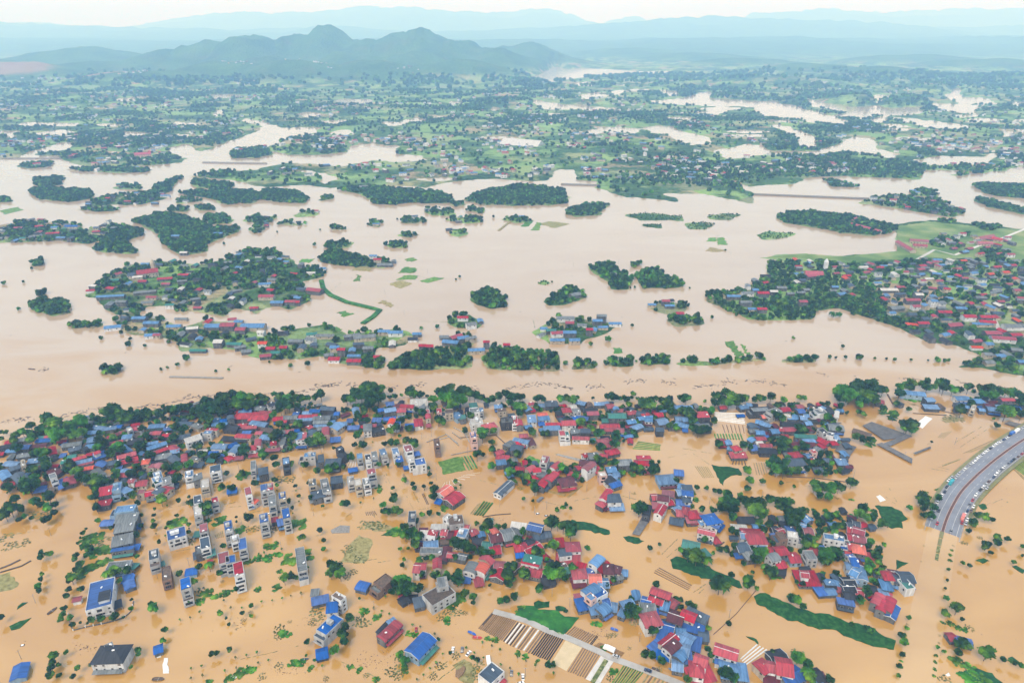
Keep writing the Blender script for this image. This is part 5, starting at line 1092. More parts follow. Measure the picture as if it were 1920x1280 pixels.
def add_windows(t, L, W, h, rz, rg, most, fronts=None):
    """Windows on the walls that look towards the valley floor and the lanes (two sides)."""
    fl = max(1, int(h / 3.1))
    c = t.location
    n = 0
    for side in (0, 1, 2, 3):
        ang = rz + (-math.pi / 2, 0, math.pi / 2, math.pi)[side]
        nx, ny = math.cos(ang), math.sin(ang)
        if (-c.x * nx - c.y * ny) / max(c.length, 1) < 0.12: continue
        wlen, off = ((L, W / 2), (W, L / 2), (L, W / 2), (W, L / 2))[side]
        k = max(1, min(4, int(wlen / 3.4)))
        for f in range(fl):
            z = h - 2.55 - f * 3.1
            if z < 0.1: continue
            for j in range(k):
                if n >= most or rg.random() < 0.22: continue
                q = (j + 0.5) / k * wlen - wlen / 2
                if side == 0: lo, r_ = (q, -off, z), 0
                elif side == 2: lo, r_ = (q, off, z), math.pi
                elif side == 1: lo, r_ = (off, q, z), math.pi / 2
                else: lo, r_ = (-off, q, z), -math.pi / 2
                put('window', WINDOW, t, lo, r_, (rg.uniform(0.9, 1.7), 1, rg.uniform(0.8, 1.2)))
                n += 1


def make_house(px, py, rz, c, L, W, h, ty, rc, wc, seed):
    rg = random.Random(seed)
    near = py > 905
    tall = h >= 7
    narrow = min(L, W) <= 9.6
    if ty == 'f' and tall and narrow: nm, cat = 'tube_house', 'tube house'
    elif h <= 3.2: nm, cat = 'shed', 'shed'
    elif ty == 'f': nm, cat = 'flat_roofed_block', 'block'
    elif ty == 'h': nm, cat = 'villa', 'villa'
    elif ty == 'v': nm, cat = 'vaulted_hall', 'hall'
    elif ty == 's': nm, cat = 'outbuilding', 'outbuilding'
    else: nm, cat = 'house', 'house'
    t = empty(nm, (c.x, c.y, 0), rz)
    # the end of a tube house that fronts the street is the one nearer the lane (towards -y)
    rm, wm = ROOF[rc], WALL[wc]
    hl, hw = L / 2, W / 2
    rise = {'g': 0.32, 'h': 0.42, 's': 0, 'v': 0.36, 'f': 0}[ty] * hw
    if rc in 'ro' and ty in 'gh' and rg.random() < 0.5: rise *= 1.3
    wmb = MB()
    rmb = MB()
    if ty == 'g':
        wmb.extrude_x([(-hw, BASE_Z), (hw, BASE_Z), (hw, h), (0, h + rise), (-hw, h)], -hl, hl)
        rmb.extrude_x(gable_prof(hw, h + 0.02, rise, 0.16, 0.55), -hl - 0.5, hl + 0.5)
    elif ty == 'v':
        arc = [(hw * math.cos(a), h + rise * math.sin(a)) for a in np.linspace(0, math.pi, 9)]
        wmb.extrude_x([(-hw, BASE_Z), (hw, BASE_Z)] + arc, -hl, hl)
        o1 = [((hw + 0.4) * math.cos(a), h - 0.05 + (rise + 0.2) * math.sin(a)) for a in np.linspace(0, math.pi, 9)]
        o2 = [((hw + 0.5) * math.cos(a), h + 0.05 + (rise + 0.32) * math.sin(a)) for a in np.linspace(math.pi, 0, 9)]
        rmb.extrude_x([*o2[::-1], *o1[::-1]], -hl - 0.4, hl + 0.4)
    elif ty == 'h':
        wmb.box(-hl, hl, -hw, hw, BASE_Z, h)
        o, zt = 0.7, h + rise
        rid = max(hl - hw, 0.05) if hl >= hw else 0.05
        A = [(-hl - o, -hw - o, h - 0.25), (hl + o, -hw - o, h - 0.25), (hl + o, hw + o, h - 0.25), (-hl - o, hw + o, h - 0.25)]
        B = [(x, y, z + 0.25) for x, y, z in A]
        R1, R2 = (-rid, 0, zt + 0.1), (rid, 0, zt + 0.1)
        for i in range(4): rmb.poly([A[i], A[(i + 1) % 4], B[(i + 1) % 4], B[i]])
        rmb.poly(A[::-1])
        rmb.poly([B[0], B[1], R2, R1]); rmb.poly([B[1], B[2], R2]); rmb.poly([B[2], B[3], R1, R2]); rmb.poly([B[3], B[0], R1])
    elif ty == 's':
        dz = 0.07 * W * (1 if rg.random() < 0.8 else -1)
        if h <= 3.2 and nm == 'shed':                 # open lean-to: posts, back wall, sheet roof
            for sx in (-1, 1):
                for sy in (-1, 1):
                    pm = MB(); pm.box(-0.09, 0.09, -0.09, 0.09, BASE_Z, h + dz * sy * 0.85)
                    pm.build('post', M_FRAME, t, (sx * (hl - 0.25), sy * (hw - 0.25), 0))
            wmb.hexa([(-hl + .15, hw - .35, BASE_Z), (hl - .15, hw - .35, BASE_Z), (hl - .15, hw - .12, BASE_Z), (-hl + .15, hw - .12, BASE_Z),
                      (-hl + .15, hw - .35, h + dz * .8), (hl - .15, hw - .35, h + dz * .8), (hl - .15, hw - .12, h + dz * .88), (-hl + .15, hw - .12, h + dz * .88)])
        else:
            wmb.hexa([(-hl, -hw, BASE_Z), (hl, -hw, BASE_Z), (hl, hw, BASE_Z), (-hl, hw, BASE_Z), (-hl, -hw, h - dz), (hl, -hw, h - dz), (hl, hw, h + dz), (-hl, hw, h + dz)])
        o = 0.4; k = dz / hw
        e = hw + o
        rmb.extrude_x([(-e, h - k * e + 0.03), (e, h + k * e + 0.03), (e, h + k * e + 0.19), (-e, h - k * e + 0.19)], -hl - o, hl + o)
    elif ty == 'f':
        pt = 0.22
        ph = 0.9
        for (a, b, c_, d) in ((-hl, hl, -hw, -hw + pt), (-hl, hl, hw - pt, hw), (-hl, -hl + pt, -hw + pt, hw - pt), (hl - pt, hl, -hw + pt, hw - pt)):
            wmb.box(a, b, c_, d, BASE_Z, h + ph)
        wmb.box(-hl + pt, hl - pt, -hw + pt, hw - pt, h - 0.3, h - 0.02)
        big = W > 12.5
        if big:
            rmb.box(-hl + pt + .02, hl - pt - .02, -hw + pt + .02, hw - pt - .02, h, h + 0.35)
        else:
            # the roof terrace: sheet cover over part of it, stair house, open terrace at the street end
            sgn = 1 if rg.random() < 0.5 else -1
            fy = to_px(t.location)[1]
            cov = rg.uniform(0.62, 0.88)
            a0, a1 = (-hl + pt + .05, -hl + 2 * hl * cov)
            if nm != 'tube_house' or h < 9:
                rmb.box(-hl + pt + .03, hl - pt - .03, -hw + pt + .03, hw - pt - .03, h + 0.0, h + 0.14)
            else:
                rmb.hexa([(a0, -hw + .3, h + .5), (a1, -hw + .3, h + .5), (a1, hw - .3, h + .8), (a0, hw - .3, h + .8),
                          (a0, -hw + .3, h + .62), (a1, -hw + .3, h + .62), (a1, hw - .3, h + .92), (a0, hw - .3, h + .92)])
            if tall:
                st = MB()
                st.box(-1.3, 1.3, -hw * 0.45, hw * 0.45, 0, 2.1); st.box(-1.5, 1.5, -hw * 0.45 - .2, hw * 0.45 + .2, 2.1, 2.25)
                sx = rg.uniform(-0.1, 0.25) * hl
                if L > 9 and rg.random() < 0.45: st.build('stair_house', [wm], t, (sx, rg.uniform(-.3, .3) * hw, h + 0.93 if sx < a1 else h))
    wmb.build('wall', wm, t)
    ro = rmb.build('roof', rm, t)
    if near and ty in 'gh' and h > 3.2:
        rc_ = MB()
        r_l = hl + 0.5 if ty == 'g' else max(hl - hw, 0.3)
        zr = h + rise + (0.2 if ty == 'g' else 0.1)
        rc_.extrude_x([(-0.22, zr - 0.02), (0.22, zr - 0.02), (0.1, zr + 0.12), (-0.1, zr + 0.12)], -r_l, r_l)
        rc_.build('ridge_cap', WALL['W'] if rg.random() < 0.35 else rm, ro)
        if ty == 'g' and rg.random() < 0.5:
            for sx in (-1, 1):
                bb = MB()
                x0_, x1_ = (hl + 0.5, hl + 0.62) if sx > 0 else (-hl - 0.62, -hl - 0.5)
                bb.extrude_x(gable_prof(hw, h + 0.0, rise, 0.34, 0.55), x0_, x1_)
                bb.build('barge_board', WALL['W'], ro)
    if nm == 'tube_house' or (ty == 'f' and h >= 8):
        # street front: dark loggias behind balcony slabs
        e = min(((to_px(t.matrix_basis @ Vector((s * hl, 0, 0)))[1], s) for s in (-1, 1)), key=lambda q: -q[0])[1]
        fl = int(h / 3.0)
        wing = nm == 'tube_house' and rg.random() < 0.75
        wh, wl = h * rg.choice((0.45, 0.62, 0.7)), rg.uniform(2.4, 4.2)
        if wing:
            wb = MB()
            y0_, y1_ = -hw + 0.03, hw - 0.03
            wb.box(0, wl, y0_, y1_, BASE_Z, wh)
            for (a, b, c_, d) in ((0, wl, y0_, y0_ + .2), (0, wl, y1_ - .2, y1_), (wl - .2, wl, y0_ + .2, y1_ - .2)): wb.box(a, b, c_, d, wh, wh + .8)
            o_ = wb.build('street_wing', wm, t, (e * hl, 0, 0))
            if e < 0: o_.rotation_euler.z = math.pi
            tb = MB(); tb.box(.02, wl - .22, y0_ + .22, y1_ - .22, wh + .01, wh + .06)
            o_ = tb.build('terrace_floor', ROOF[rg.choice('dsgn')], t, (e * hl, 0, 0))
            if e < 0: o_.rotation_euler.z = math.pi
        for f in range(fl):
            z = h - 2.7 - f * 3.0
            if z < -1.2: break
            fx = hl + (wl if wing and z + 2.3 < wh else 0)
            if wing and z < wh < z + 2.3: continue
            put('doorway', OPENING, t, (e * fx, 0, z), math.pi / 2 * e, (min(W - 1.2, 5.0) * rg.uniform(.55, 1), 1, rg.uniform(1.5, 2.2)))
            if rg.random() < 0.6:
                bm_ = MB(); bm_.box(-0.55, 0.55, -hw + 0.12, hw - 0.12, -0.18, 0); bm_.box(0.42 if e > 0 else -0.55, 0.55 if e > 0 else -0.42, -hw + .12, hw - .12, 0, 0.75)
                bm_.build('balcony', wm, t, (e * (fx + 0.56), 0, z - 0.02))
        add_windows(t, L, W, h, rz, rg, 8 if near else 4)
    elif h > 3.2:
        add_windows(t, L, W, h, rz, rg, 7 if near else 4)
        if h >= 4.8 and rg.random() < (0.75 if near else 0.4):
            # sheet awning over the ground-floor front
            sd = -1 if (Vector((0, -1, 0)).dot(Vector((math.sin(rz), -math.cos(rz), 0))) > 0) else 1
            dp, za = rg.uniform(1.6, 2.8), min(2.7, h - 2)
            y0_, y1_ = sd * hw, sd * (hw + dp)
            am = MB()
            q = [(-hl * .96, y0_, za), (hl * .96, y0_, za), (hl * .96, y1_, za - .5), (-hl * .96, y1_, za - .5)]
            if sd > 0: q = q[::-1]
            q = q[::-1] if sd < 0 else q
            am.hexa([(a, b, c_) for a, b, c_ in q] + [(a, b, c_ + .1) for a, b, c_ in q])
            am.build('awning', ROOF[rg.choice('rblgsmtb')], t)
            om = MB(); om.box(-hl * .85, hl * .85, min(sd * (hw + .02), sd * (hw + .06)), max(sd * (hw + .02), sd * (hw + .06)), BASE_Z, za - .35)
            om.build('shopfront', M_GLASS, t)
    if (ty == 'f' and rg.random() < 0.75) or (h > 5 and ty == 's' and rg.random() < 0.3):
        put('water_tank', TANK, t, (rg.uniform(0.35, 0.8) * hl, rg.uniform(-.5, .5) * hw, h + (0.14 if W <= 12.5 else 0.36) + (0.3 if ty == 's' else 0)), rg.uniform(0, 3), (0.9, 0.9, 0.9))
    elif h > 3.2 and rg.random() < 0.2:
        put('water_tank', TANK, t, (rg.uniform(-.6, .6) * hl, 0, h + rise + (0.1 if ty != 's' else 0.25)), rg.uniform(0, 3), (0.75, 0.75, 0.75))
    if ty == 'f' and rc in 'sl' and W > 8.5 and rg.random() < 0.4:
        sm = MB()
        for k in range(3):
            sm.hexa([(-1.6 + k * 1.1, -1.6, .3), (-0.6 + k * 1.1, -1.6, .3), (-0.6 + k * 1.1, 1.6, .9), (-1.6 + k * 1.1, 1.6, .9), (-1.6 + k * 1.1, -1.6, .36), (-0.6 + k * 1.1, -1.6, .36), (-0.6 + k * 1.1, 1.6, .96), (-1.6 + k * 1.1, 1.6, .96)])
        sm.build('solar_panel', M_SOLAR, t, (-hl * 0.45, 0, h + 0.95))
    hw_ = 'low' if h <= 4.2 else ('two-storey' if h <= 7.6 else ('three-storey' if h <= 10.4 else 'tall'))
    tw = {'g': 'gabled', 'h': 'hipped', 's': 'sloping', 'v': 'vaulted', 'f': 'flat'}[ty]
    if nm == 'shed': d = 'low %s shed with %s %s roof' % (WALL_WORD[wc], ROOF_WORD[rc], tw)
    elif nm == 'tube_house': d = '%s narrow %s house with %s rooftop' % (hw_, WALL_WORD[wc], ROOF_WORD[rc])
    else: d = '%s %s %s with %s %s roof' % (hw_, WALL_WORD[wc], cat, ROOF_WORD[rc], tw)
    tag(t, None, cat, 'flooded houses of the town')
    label_later(t, d, t.location, 'such')
    return t


house_spots = []
hk = 0
for x0, y0, s in HOUSE_TILES:
    for it in s.replace('\n', '').split(';'):
        a = it.split()
        ax, ay, bx, by, w, h = map(float, a[:6])
        if a[6] == 'f' and w <= 10: w *= 0.70
        else: w *= 0.77
        if h > 8.2: h *= 0.80
        A = P(x0 + ax / ZS, y0 + ay / ZS, h + 0.5)
        B = P(x0 + bx / ZS, y0 + by / ZS, h + 0.5)
        d = B - A
        L = max(d.length, 4.5)
        rz = math.atan2(d.y, d.x)
        c = (A + B) / 2
        if L < w and a[6] in 'gh' and L < 0.7 * w: pass
        pxm, pym = x0 + (ax + bx) / 2 / ZS, y0 + (ay + by) / 2 / ZS
        L = min(L, 34)
        house_spots.append((c.x, c.y, max(L, w) * 0.6))
        if a[6] == 'f' and a[8] == 'W' and w < 7.5 and random.Random(hk).random() < 0.4: a[8] = random.Random(hk + 5).choice('AAACP')
        if a[6] == 'f' and a[8] == 'G': a[8] = 'A'
        make_house(pxm, pym, rz, c, L, w, h, a[6], a[7], a[8], 1000 + hk)
        hk += 1
# the factory: stair tower with a black roof, dark gutter round the blue sheet
for o in list(COL.objects):
    if o.parent is None and o.name.startswith('flat_roofed_block') and (o.location - P(188, 1112, 8)).xy.length < 12:
        m = MB(); m.box(-4.2, 4.2, -3.0, 3.0, 0, 2.3); m.build('stair_tower', WALL['W'], o, (5.6, 3.0, 8.36))
        m = MB(); m.box(-4.6, 4.6, -3.4, 3.4, 2.3, 2.5); m.build('tower_roof', ROOF['d'], o, (5.6, 3.0, 8.36))
print('houses', hk, 'trees', len(trees))

# illegible two-line white sign on the store front between its two red roofs
p = P(197, 926, 6.0)
a_, b_ = P(186, 930, 6), P(207, 924, 6)
rz = math.atan2((b_ - a_).y, (b_ - a_).x)
sg = empty('shop_sign', (p.x, p.y, 0), rz)
mb = MB(); mb.box(-4.8, 4.8, -0.15, 0.0, 4.6, 7.4); mb.build('board', WALL['K'], sg)
for word, (x0, x1) in enumerate(((-4.4, -2.0), (-1.4, 0.9), (1.5, 4.4))):
    n_ = 4
    for k in range(n_):
        wd = (x1 - x0) / n_
        mb = MB(); u = x0 + k * wd
        mb.box(u, u + wd * 0.28, -0.28, -0.153, 6.1, 7.2); mb.box(u + wd * 0.5, u + wd * 0.78, -0.28, -0.153, 6.1, 7.2); mb.box(u + wd * .28, u + wd * .5, -0.28, -0.153, 6.5, 6.8)
        mb.build('letter', M_WHITE, sg)
mb = MB()
for k in range(14): mb.box(-4.3 + k * .62, -3.85 + k * .62, -0.28, -0.153, 5.0, 5.6)
mb.build('small_lettering', M_WHITE, sg)
tag(sg, 'dark sign with two lines of white lettering between two red roofs', 'sign')
# ------------------------------------------------------------------ strips, beds, weed mats
def sheet(name, px, z, mat, label, cat, thick=0.5, kind=None, group=None, bump=0.0, seed=0):
    """A low mat of given outline: domed top with its own edge thickness."""
    W_ = [P(x, y, 0) for x, y in px]
    # resample and roughen the outline
    pts = []
    n = len(W_)
    for i in range(n):
        a, b = W_[i], W_[(i + 1) % n]
        k = max(1, int((b - a).length / 2.2))
        for j in range(k):
            q = a.lerp(b, j / k)
            w = bump * (vnoise(np.array([q.x / 3.1]), np.array([q.y / 3.1]), seed)[0] - 0.5)
            pts.append(q + Vector((w, w, 0)))
    c = sum(pts, Vector()) / len(pts)
    mb = MB()
    inner = [p.lerp(c, 0.08) for p in pts]
    m = len(pts)
    for i in range(m):
        j = (i + 1) % m
        a, b, d, e = pts[i], pts[j], inner[j], inner[i]
        mb.poly([(a.x, a.y, -0.6), (b.x, b.y, -0.6), (b.x, b.y, z * 0.6), (a.x, a.y, z * 0.6)])
        mb.poly([(a.x, a.y, z * 0.6), (b.x, b.y, z * 0.6), (d.x, d.y, z), (e.x, e.y, z)])
    mb.poly([(p.x, p.y, z) for p in inner])
    o = mb.build(name, mat)
    tag(o, label, cat, group, kind)
    return o, pts


WEEDS = [
    ('long dark green weed mat below the teal-roofed house', [(1255, 1050), (1270, 1042), (1300, 1050), (1335, 1065), (1385, 1090), (1392, 1102), (1372, 1100), (1330, 1085), (1290, 1075), (1262, 1065)]),
    ('longest dark green weed island curving below the red square-roofed house', [(1413, 1118), (1425, 1111), (1450, 1118), (1500, 1140), (1560, 1155), (1600, 1168), (1640, 1180), (1680, 1200), (1676, 1217), (1630, 1208), (1560, 1180), (1530, 1178), (1450, 1150), (1420, 1130)]),
    ('ragged green weed mat between the town and the highway', [(1641, 947), (1665, 948), (1690, 960), (1702, 973), (1690, 978), (1693, 990), (1672, 991), (1655, 975)]),
    ('tapering green weed spit behind the round trees', [(1060, 985), (1070, 975), (1110, 980), (1146, 998), (1140, 1003), (1100, 995), (1080, 992)]),
    ('small bean-shaped weed mat in open water', [(1168, 1006), (1180, 1003), (1209, 1013), (1195, 1020), (1175, 1015)]),
    ('green weed pond with a hooked tail beside red roofs', [(1335, 870), (1350, 873), (1385, 878), (1392, 890), (1370, 892), (1358, 900), (1355, 910), (1345, 895)]),
    ('triangular weed mat beside the highway lane', [(1680, 1050), (1703, 1055), (1680, 1068)]),
    ('leaf-shaped weed mat right of the highway', [(1829, 1050), (1845, 1044), (1856, 1050), (1842, 1057)]),
    ('oval weed mat above the crop beds', [(1000, 1130), (1008, 1126), (1030, 1127), (1031, 1137), (1005, 1139)]),
    ('small weed mat above the crop beds, next to the oval one', [(1042, 1136), (1050, 1133), (1060, 1141), (1055, 1146), (1044, 1144)]),
    ('bright square lawn between brick walls and water', [(976, 868), (992, 854), (1014, 862), (1010, 874), (986, 878)]),
    ('bright green plot by the white tower block', [(822, 865), (862, 856), (876, 881), (830, 889)]),
    ('weed mat at the foot of the picture right of the lane', [(1806, 1258), (1830, 1254), (1860, 1262), (1880, 1280), (1890, 1300), (1815, 1300)]),
    ('dark tongue-shaped weed mat left of the blue factory', [(28, 1139), (45, 1128), (50, 1130), (34, 1141)]),
    ('ragged weed mat with black tarpaulin at the lower left', [(12, 1176), (35, 1165), (54, 1160), (40, 1176), (22, 1181)]),
    ('small dark weed patch by the highway at the right edge', [(1834, 947), (1845, 943), (1851, 953), (1843, 956)]),
    ('strip of green weed along the right edge', [(1897, 1062), (1905, 1060), (1922, 1070), (1918, 1074)]),
    ('slim green mat at the far lower right', [(1890, 1232), (1898, 1229), (1913, 1240), (1905, 1243)]),
    ('small green mat in open water beside white tunnels', [(1398, 1193), (1404, 1192), (1424, 1203), (1422, 1207)]),
    ('weed wedge west of the tree island by the tube house', [(712, 1005), (735, 992), (752, 990), (750, 1003)]),
]
M_WEED = leaf_mat('water_weed', (0.006, 0.042, 0.012), (0.012, 0.066, 0.018), (0.026, 0.105, 0.024), scale=0.35, rnd=0.12)
for i, (lb, pl) in enumerate(WEEDS):
    sheet('weed_mat', pl, 0.35, M_CROP if 'bright' in lb else M_WEED, lb, 'weed mat', group='floating green mats', bump=2.5, seed=i)
sheet('weed_mat', [(965, 1153), (972, 1140), (985, 1135), (1005, 1139), (1030, 1142), (1052, 1150), (1060, 1156), (1083, 1160), (1072, 1175), (1058, 1189), (1040, 1180), (1015, 1172), (990, 1164)], 0.7, M_GRASS,
      'rough green bank above the crop road', 'bank', bump=3.0, seed=40)
for lb, pl in (('pale stubble plot in open water left of the tree island', [(640, 1052), (655, 1022), (672, 1003), (700, 1010), (690, 1050), (678, 1056)]), ('olive stubble plot beside the weed wedge', [(675, 985), (712, 978), (742, 988), (738, 996), (700, 996)]),
               ('olive flooded paddy at the left edge', [(-20, 1082), (18, 1072), (35, 1098), (20, 1106), (-20, 1112)]), ('rough brown plot near the cars', [(850, 1245), (870, 1235), (895, 1250), (885, 1285), (860, 1275)]),
               ('yellow-green paddy by the right-hand water road', [(1762, 787), (1780, 782), (1808, 784), (1795, 790), (1775, 792)])):
    sheet('stubble_plot', pl, 0.05, M_OLIVE, lb, 'field', bump=2.0, seed=len(lb))
# brown spoil heap
o, _ = sheet('spoil_heap', [(853, 1258), (862, 1254), (870, 1248), (874, 1252), (868, 1264), (858, 1273), (853, 1268)], 0.9, M_SOIL, 'brown spoil heap in the flooded yard beside parked cars', 'heap', bump=2.0, seed=3)

# beds: block corners a-b (one bed's length) and d-c (the last bed), n beds, material per bed
def beds(a, b, c, d, n, mats, fill, h, label, name='crop_bed_block', gapmat=None):
    A, B, C_, D = (P(*q, 0) for q in (a, b, c, d))
    cen = (A + B + C_ + D) / 4
    t = empty(name, (cen.x, cen.y, 0))
    for i in range(n):
        f0, f1 = i / n + (1 - fill) / n / 2, (i + 1) / n - (1 - fill) / n / 2
        rg = random.Random(i + int(a[0]))
        q = [A.lerp(D, f0), B.lerp(C_, f0), B.lerp(C_, f1), A.lerp(D, f1)]
        e0, e1 = rg.uniform(0, 0.03), rg.uniform(0, 0.03)
        q = [q[0].lerp(q[1], e0), q[1].lerp(q[0], e1), q[2].lerp(q[3], e1), q[3].lerp(q[2], e0)]
        m = sum(q, Vector()) / 4
        q = [p_ - m for p_ in q]
        top = [p_.lerp(Vector(), 0.0) for p_ in q]
        mid0, mid1 = (q[0] + q[3]) / 2, (q[1] + q[2]) / 2
        mb = MB()
        lo = [(p_.x, p_.y, -0.5) for p_ in q]
        hi = []
        for p_, mm in zip(q, (mid0, mid1, mid1, mid0)):
            r_ = p_.lerp(mm, 0.35); hi.append((r_.x, r_.y, h))
        mb.hexa(lo, 0)if False else mb.hexa(lo + hi)
        mb.build('bed', mats[i % len(mats)], t, (m.x - cen.x, m.y - cen.y, 0))
    tag(t, label, 'crop beds', 'strips of planted beds')
    return t


SO, WH, BK, CR, OL, NT = [M_SOIL], [M_WHITE], [M_DARK], [M_CROP], [M_OLIVE], [M_NET]
beds((896, 1177), (922, 1147), (969, 1164), (941, 1201), 15, SO, 0.80, 0.35, 'brown ridged beds at the west end of the crop strip')
beds((942, 1202), (970, 1165), (987, 1172), (958, 1210), 5, [M_DARK, M_WHITE], 0.8, 0.35, 'black and white mulched beds next to the brown ridges')
beds((959, 1211), (988, 1172), (1023, 1184), (993, 1225), 7, [M_SOIL, M_WHITE, M_SOIL], 0.75, 0.3, 'alternating soil and pale plastic beds in the crop strip')
beds((994, 1225), (1024, 1184), (1058, 1197), (1030, 1240), 9, BK, 0.80, 0.4, 'nine black mulched beds in the crop strip')
beds((1063, 1258), (1092, 1212), (1126, 1226), (1098, 1272), 8, SO, 0.55, 0.35, 'eight narrow brown beds beside the crop road')
beds((1061, 1188), (1077, 1173), (1117, 1191), (1102, 1207), 11, SO, 0.6, 0.35, 'short brown beds above the crop road')
beds((1105, 1207), (1118, 1190), (1122, 1193), (1110, 1209), 2, BK, 0.8, 0.35, 'two short black beds above the crop road')
beds((1112, 1210), (1165, 1231), (1172, 1223), (1124, 1203), 5, SO, 0.45, 0.3, 'five thin brown beds beside the white truck')
beds((1143, 1284), (1168, 1246), (1209, 1259), (1184, 1288), 9, [M_CROP, M_GRASS], 0.7, 0.4, 'green crop rows below the crop road')
beds((1192, 1292), (1213, 1262), (1262, 1282), (1244, 1310), 7, [M_OLIVE, M_SOIL], 0.6, 0.3, 'yellowing rows at the foot of the crop road')
beds((1223, 1073), (1292, 1108), (1298, 1096), (1236, 1062), 4, SO, 0.5, 0.3, 'four long brown beds beside the long weed mat')
beds((1386, 1234), (1417, 1206), (1441, 1218), (1398, 1249), 4, WH, 0.6, 0.35, 'four white plastic tunnels beside the red and white house')
beds((1338, 772), (1397, 774), (1397, 796), (1341, 789), 7, WH, 0.55, 0.5, 'white rice-strip frames in rows by the river lane')
beds((1351, 796), (1356, 811), (1399, 812), (1396, 797), 6, SO, 0.25, 0.3, 'brown dividing strips below the white frames')
beds((1337, 813), (1340, 822), (1395, 825), (1391, 813), 10, CR, 0.65, 0.4, 'ten short green beds behind red roofs')
beds((1374, 862), (1370, 870), (1401, 872), (1398, 863), 5, [M_DARK], 0.4, 0.3, 'dark strips in front of the red lean-to')
beds((1301, 873), (1317, 896), (1340, 895), (1328, 875), 7, [M_OLIVE, M_DRY], 0.28, 0.3, 'thin half-drowned rows left of the weed pond')
beds((1411, 867), (1417, 890), (1441, 889), (1434, 866), 5, [M_OLIVE, M_DRY], 0.28, 0.3, 'thin half-drowned rows right of the weed pond')
beds((1185, 842), (1238, 845), (1240, 833), (1196, 826), 5, CR, 0.6, 0.35, 'five long green beds in open water by the teal long roof')
beds((863, 856), (878, 882), (897, 877), (884, 853), 4, [M_CROP, M_GRASS], 0.75, 0.4, 'four green strips beside the bright green plot')
beds((887, 965), (906, 939), (926, 943), (907, 967), 4, [M_GRASS], 0.82, 0.6, 'four plump green beds in open water below the orange hall')
beds((880, 963), (895, 945), (903, 941), (888, 965), 2, [M_OLIVE], 0.6, 0.3, 'two faded beds beside the plump green beds')
beds((684, 960), (686, 966), (708, 965), (703, 957), 6, BK, 0.35, 0.3, 'six short black strips in a flooded plot')
beds((790, 925), (800, 946), (805, 945), (795, 924), 2, BK, 0.5, 0.3, 'two black strips left of the orange hall')
beds((818, 925), (832, 905), (870, 890), (905, 883), 9, WH, 0.10, 0.12, 'thin white lines below the bright green plot')
beds((1895, 872), (1925, 895), (1940, 880), (1915, 860), 9, CR, 0.7, 0.35, 'green crop rows beside the highway embankment')
beds((1898, 878), (1920, 900), (1923, 897), (1901, 875), 2, OL, 0.5, 0.3, 'two pale rows below the green rows by the highway')
beds((1018, 921), (1060, 931), (1063, 927), (1022, 917), 3, OL, 0.4, 0.3, 'yellow sand strips in front of the red barrel roof')
beds((1061, 931), (1090, 910), (1093, 911), (1066, 934), 2, OL, 0.5, 0.3, 'yellow verge strips by the tall white house')
beds((402, 1004), (405, 1009), (420, 1006), (418, 994), 5, OL, 0.6, 0.35, 'small plot of pale rows between tube houses')
beds((648, 864), (655, 884), (668, 880), (668, 866), 6, WH, 0.4, 0.4, 'white slatted frame beside the blue tent')
beds((754, 890), (764, 903), (767, 901), (757, 887), 2, BK, 0.5, 0.2, 'two dark drainage strips left of the tower block')
beds((1757, 820), (1765, 811), (1786, 808), (1770, 822), 4, OL, 0.35, 0.25, 'four half-drowned rows by the white tarpaulins')
beds((1803, 850), (1860, 824), (1872, 829), (1820, 848), 3, [M_DRY, M_OLIVE], 0.25, 0.2, 'long thin bank lines beside the highway')
beds((1764, 872), (1800, 859), (1801, 862), (1768, 875), 1, OL, 0.8, 0.25, 'single olive bank left of the highway')
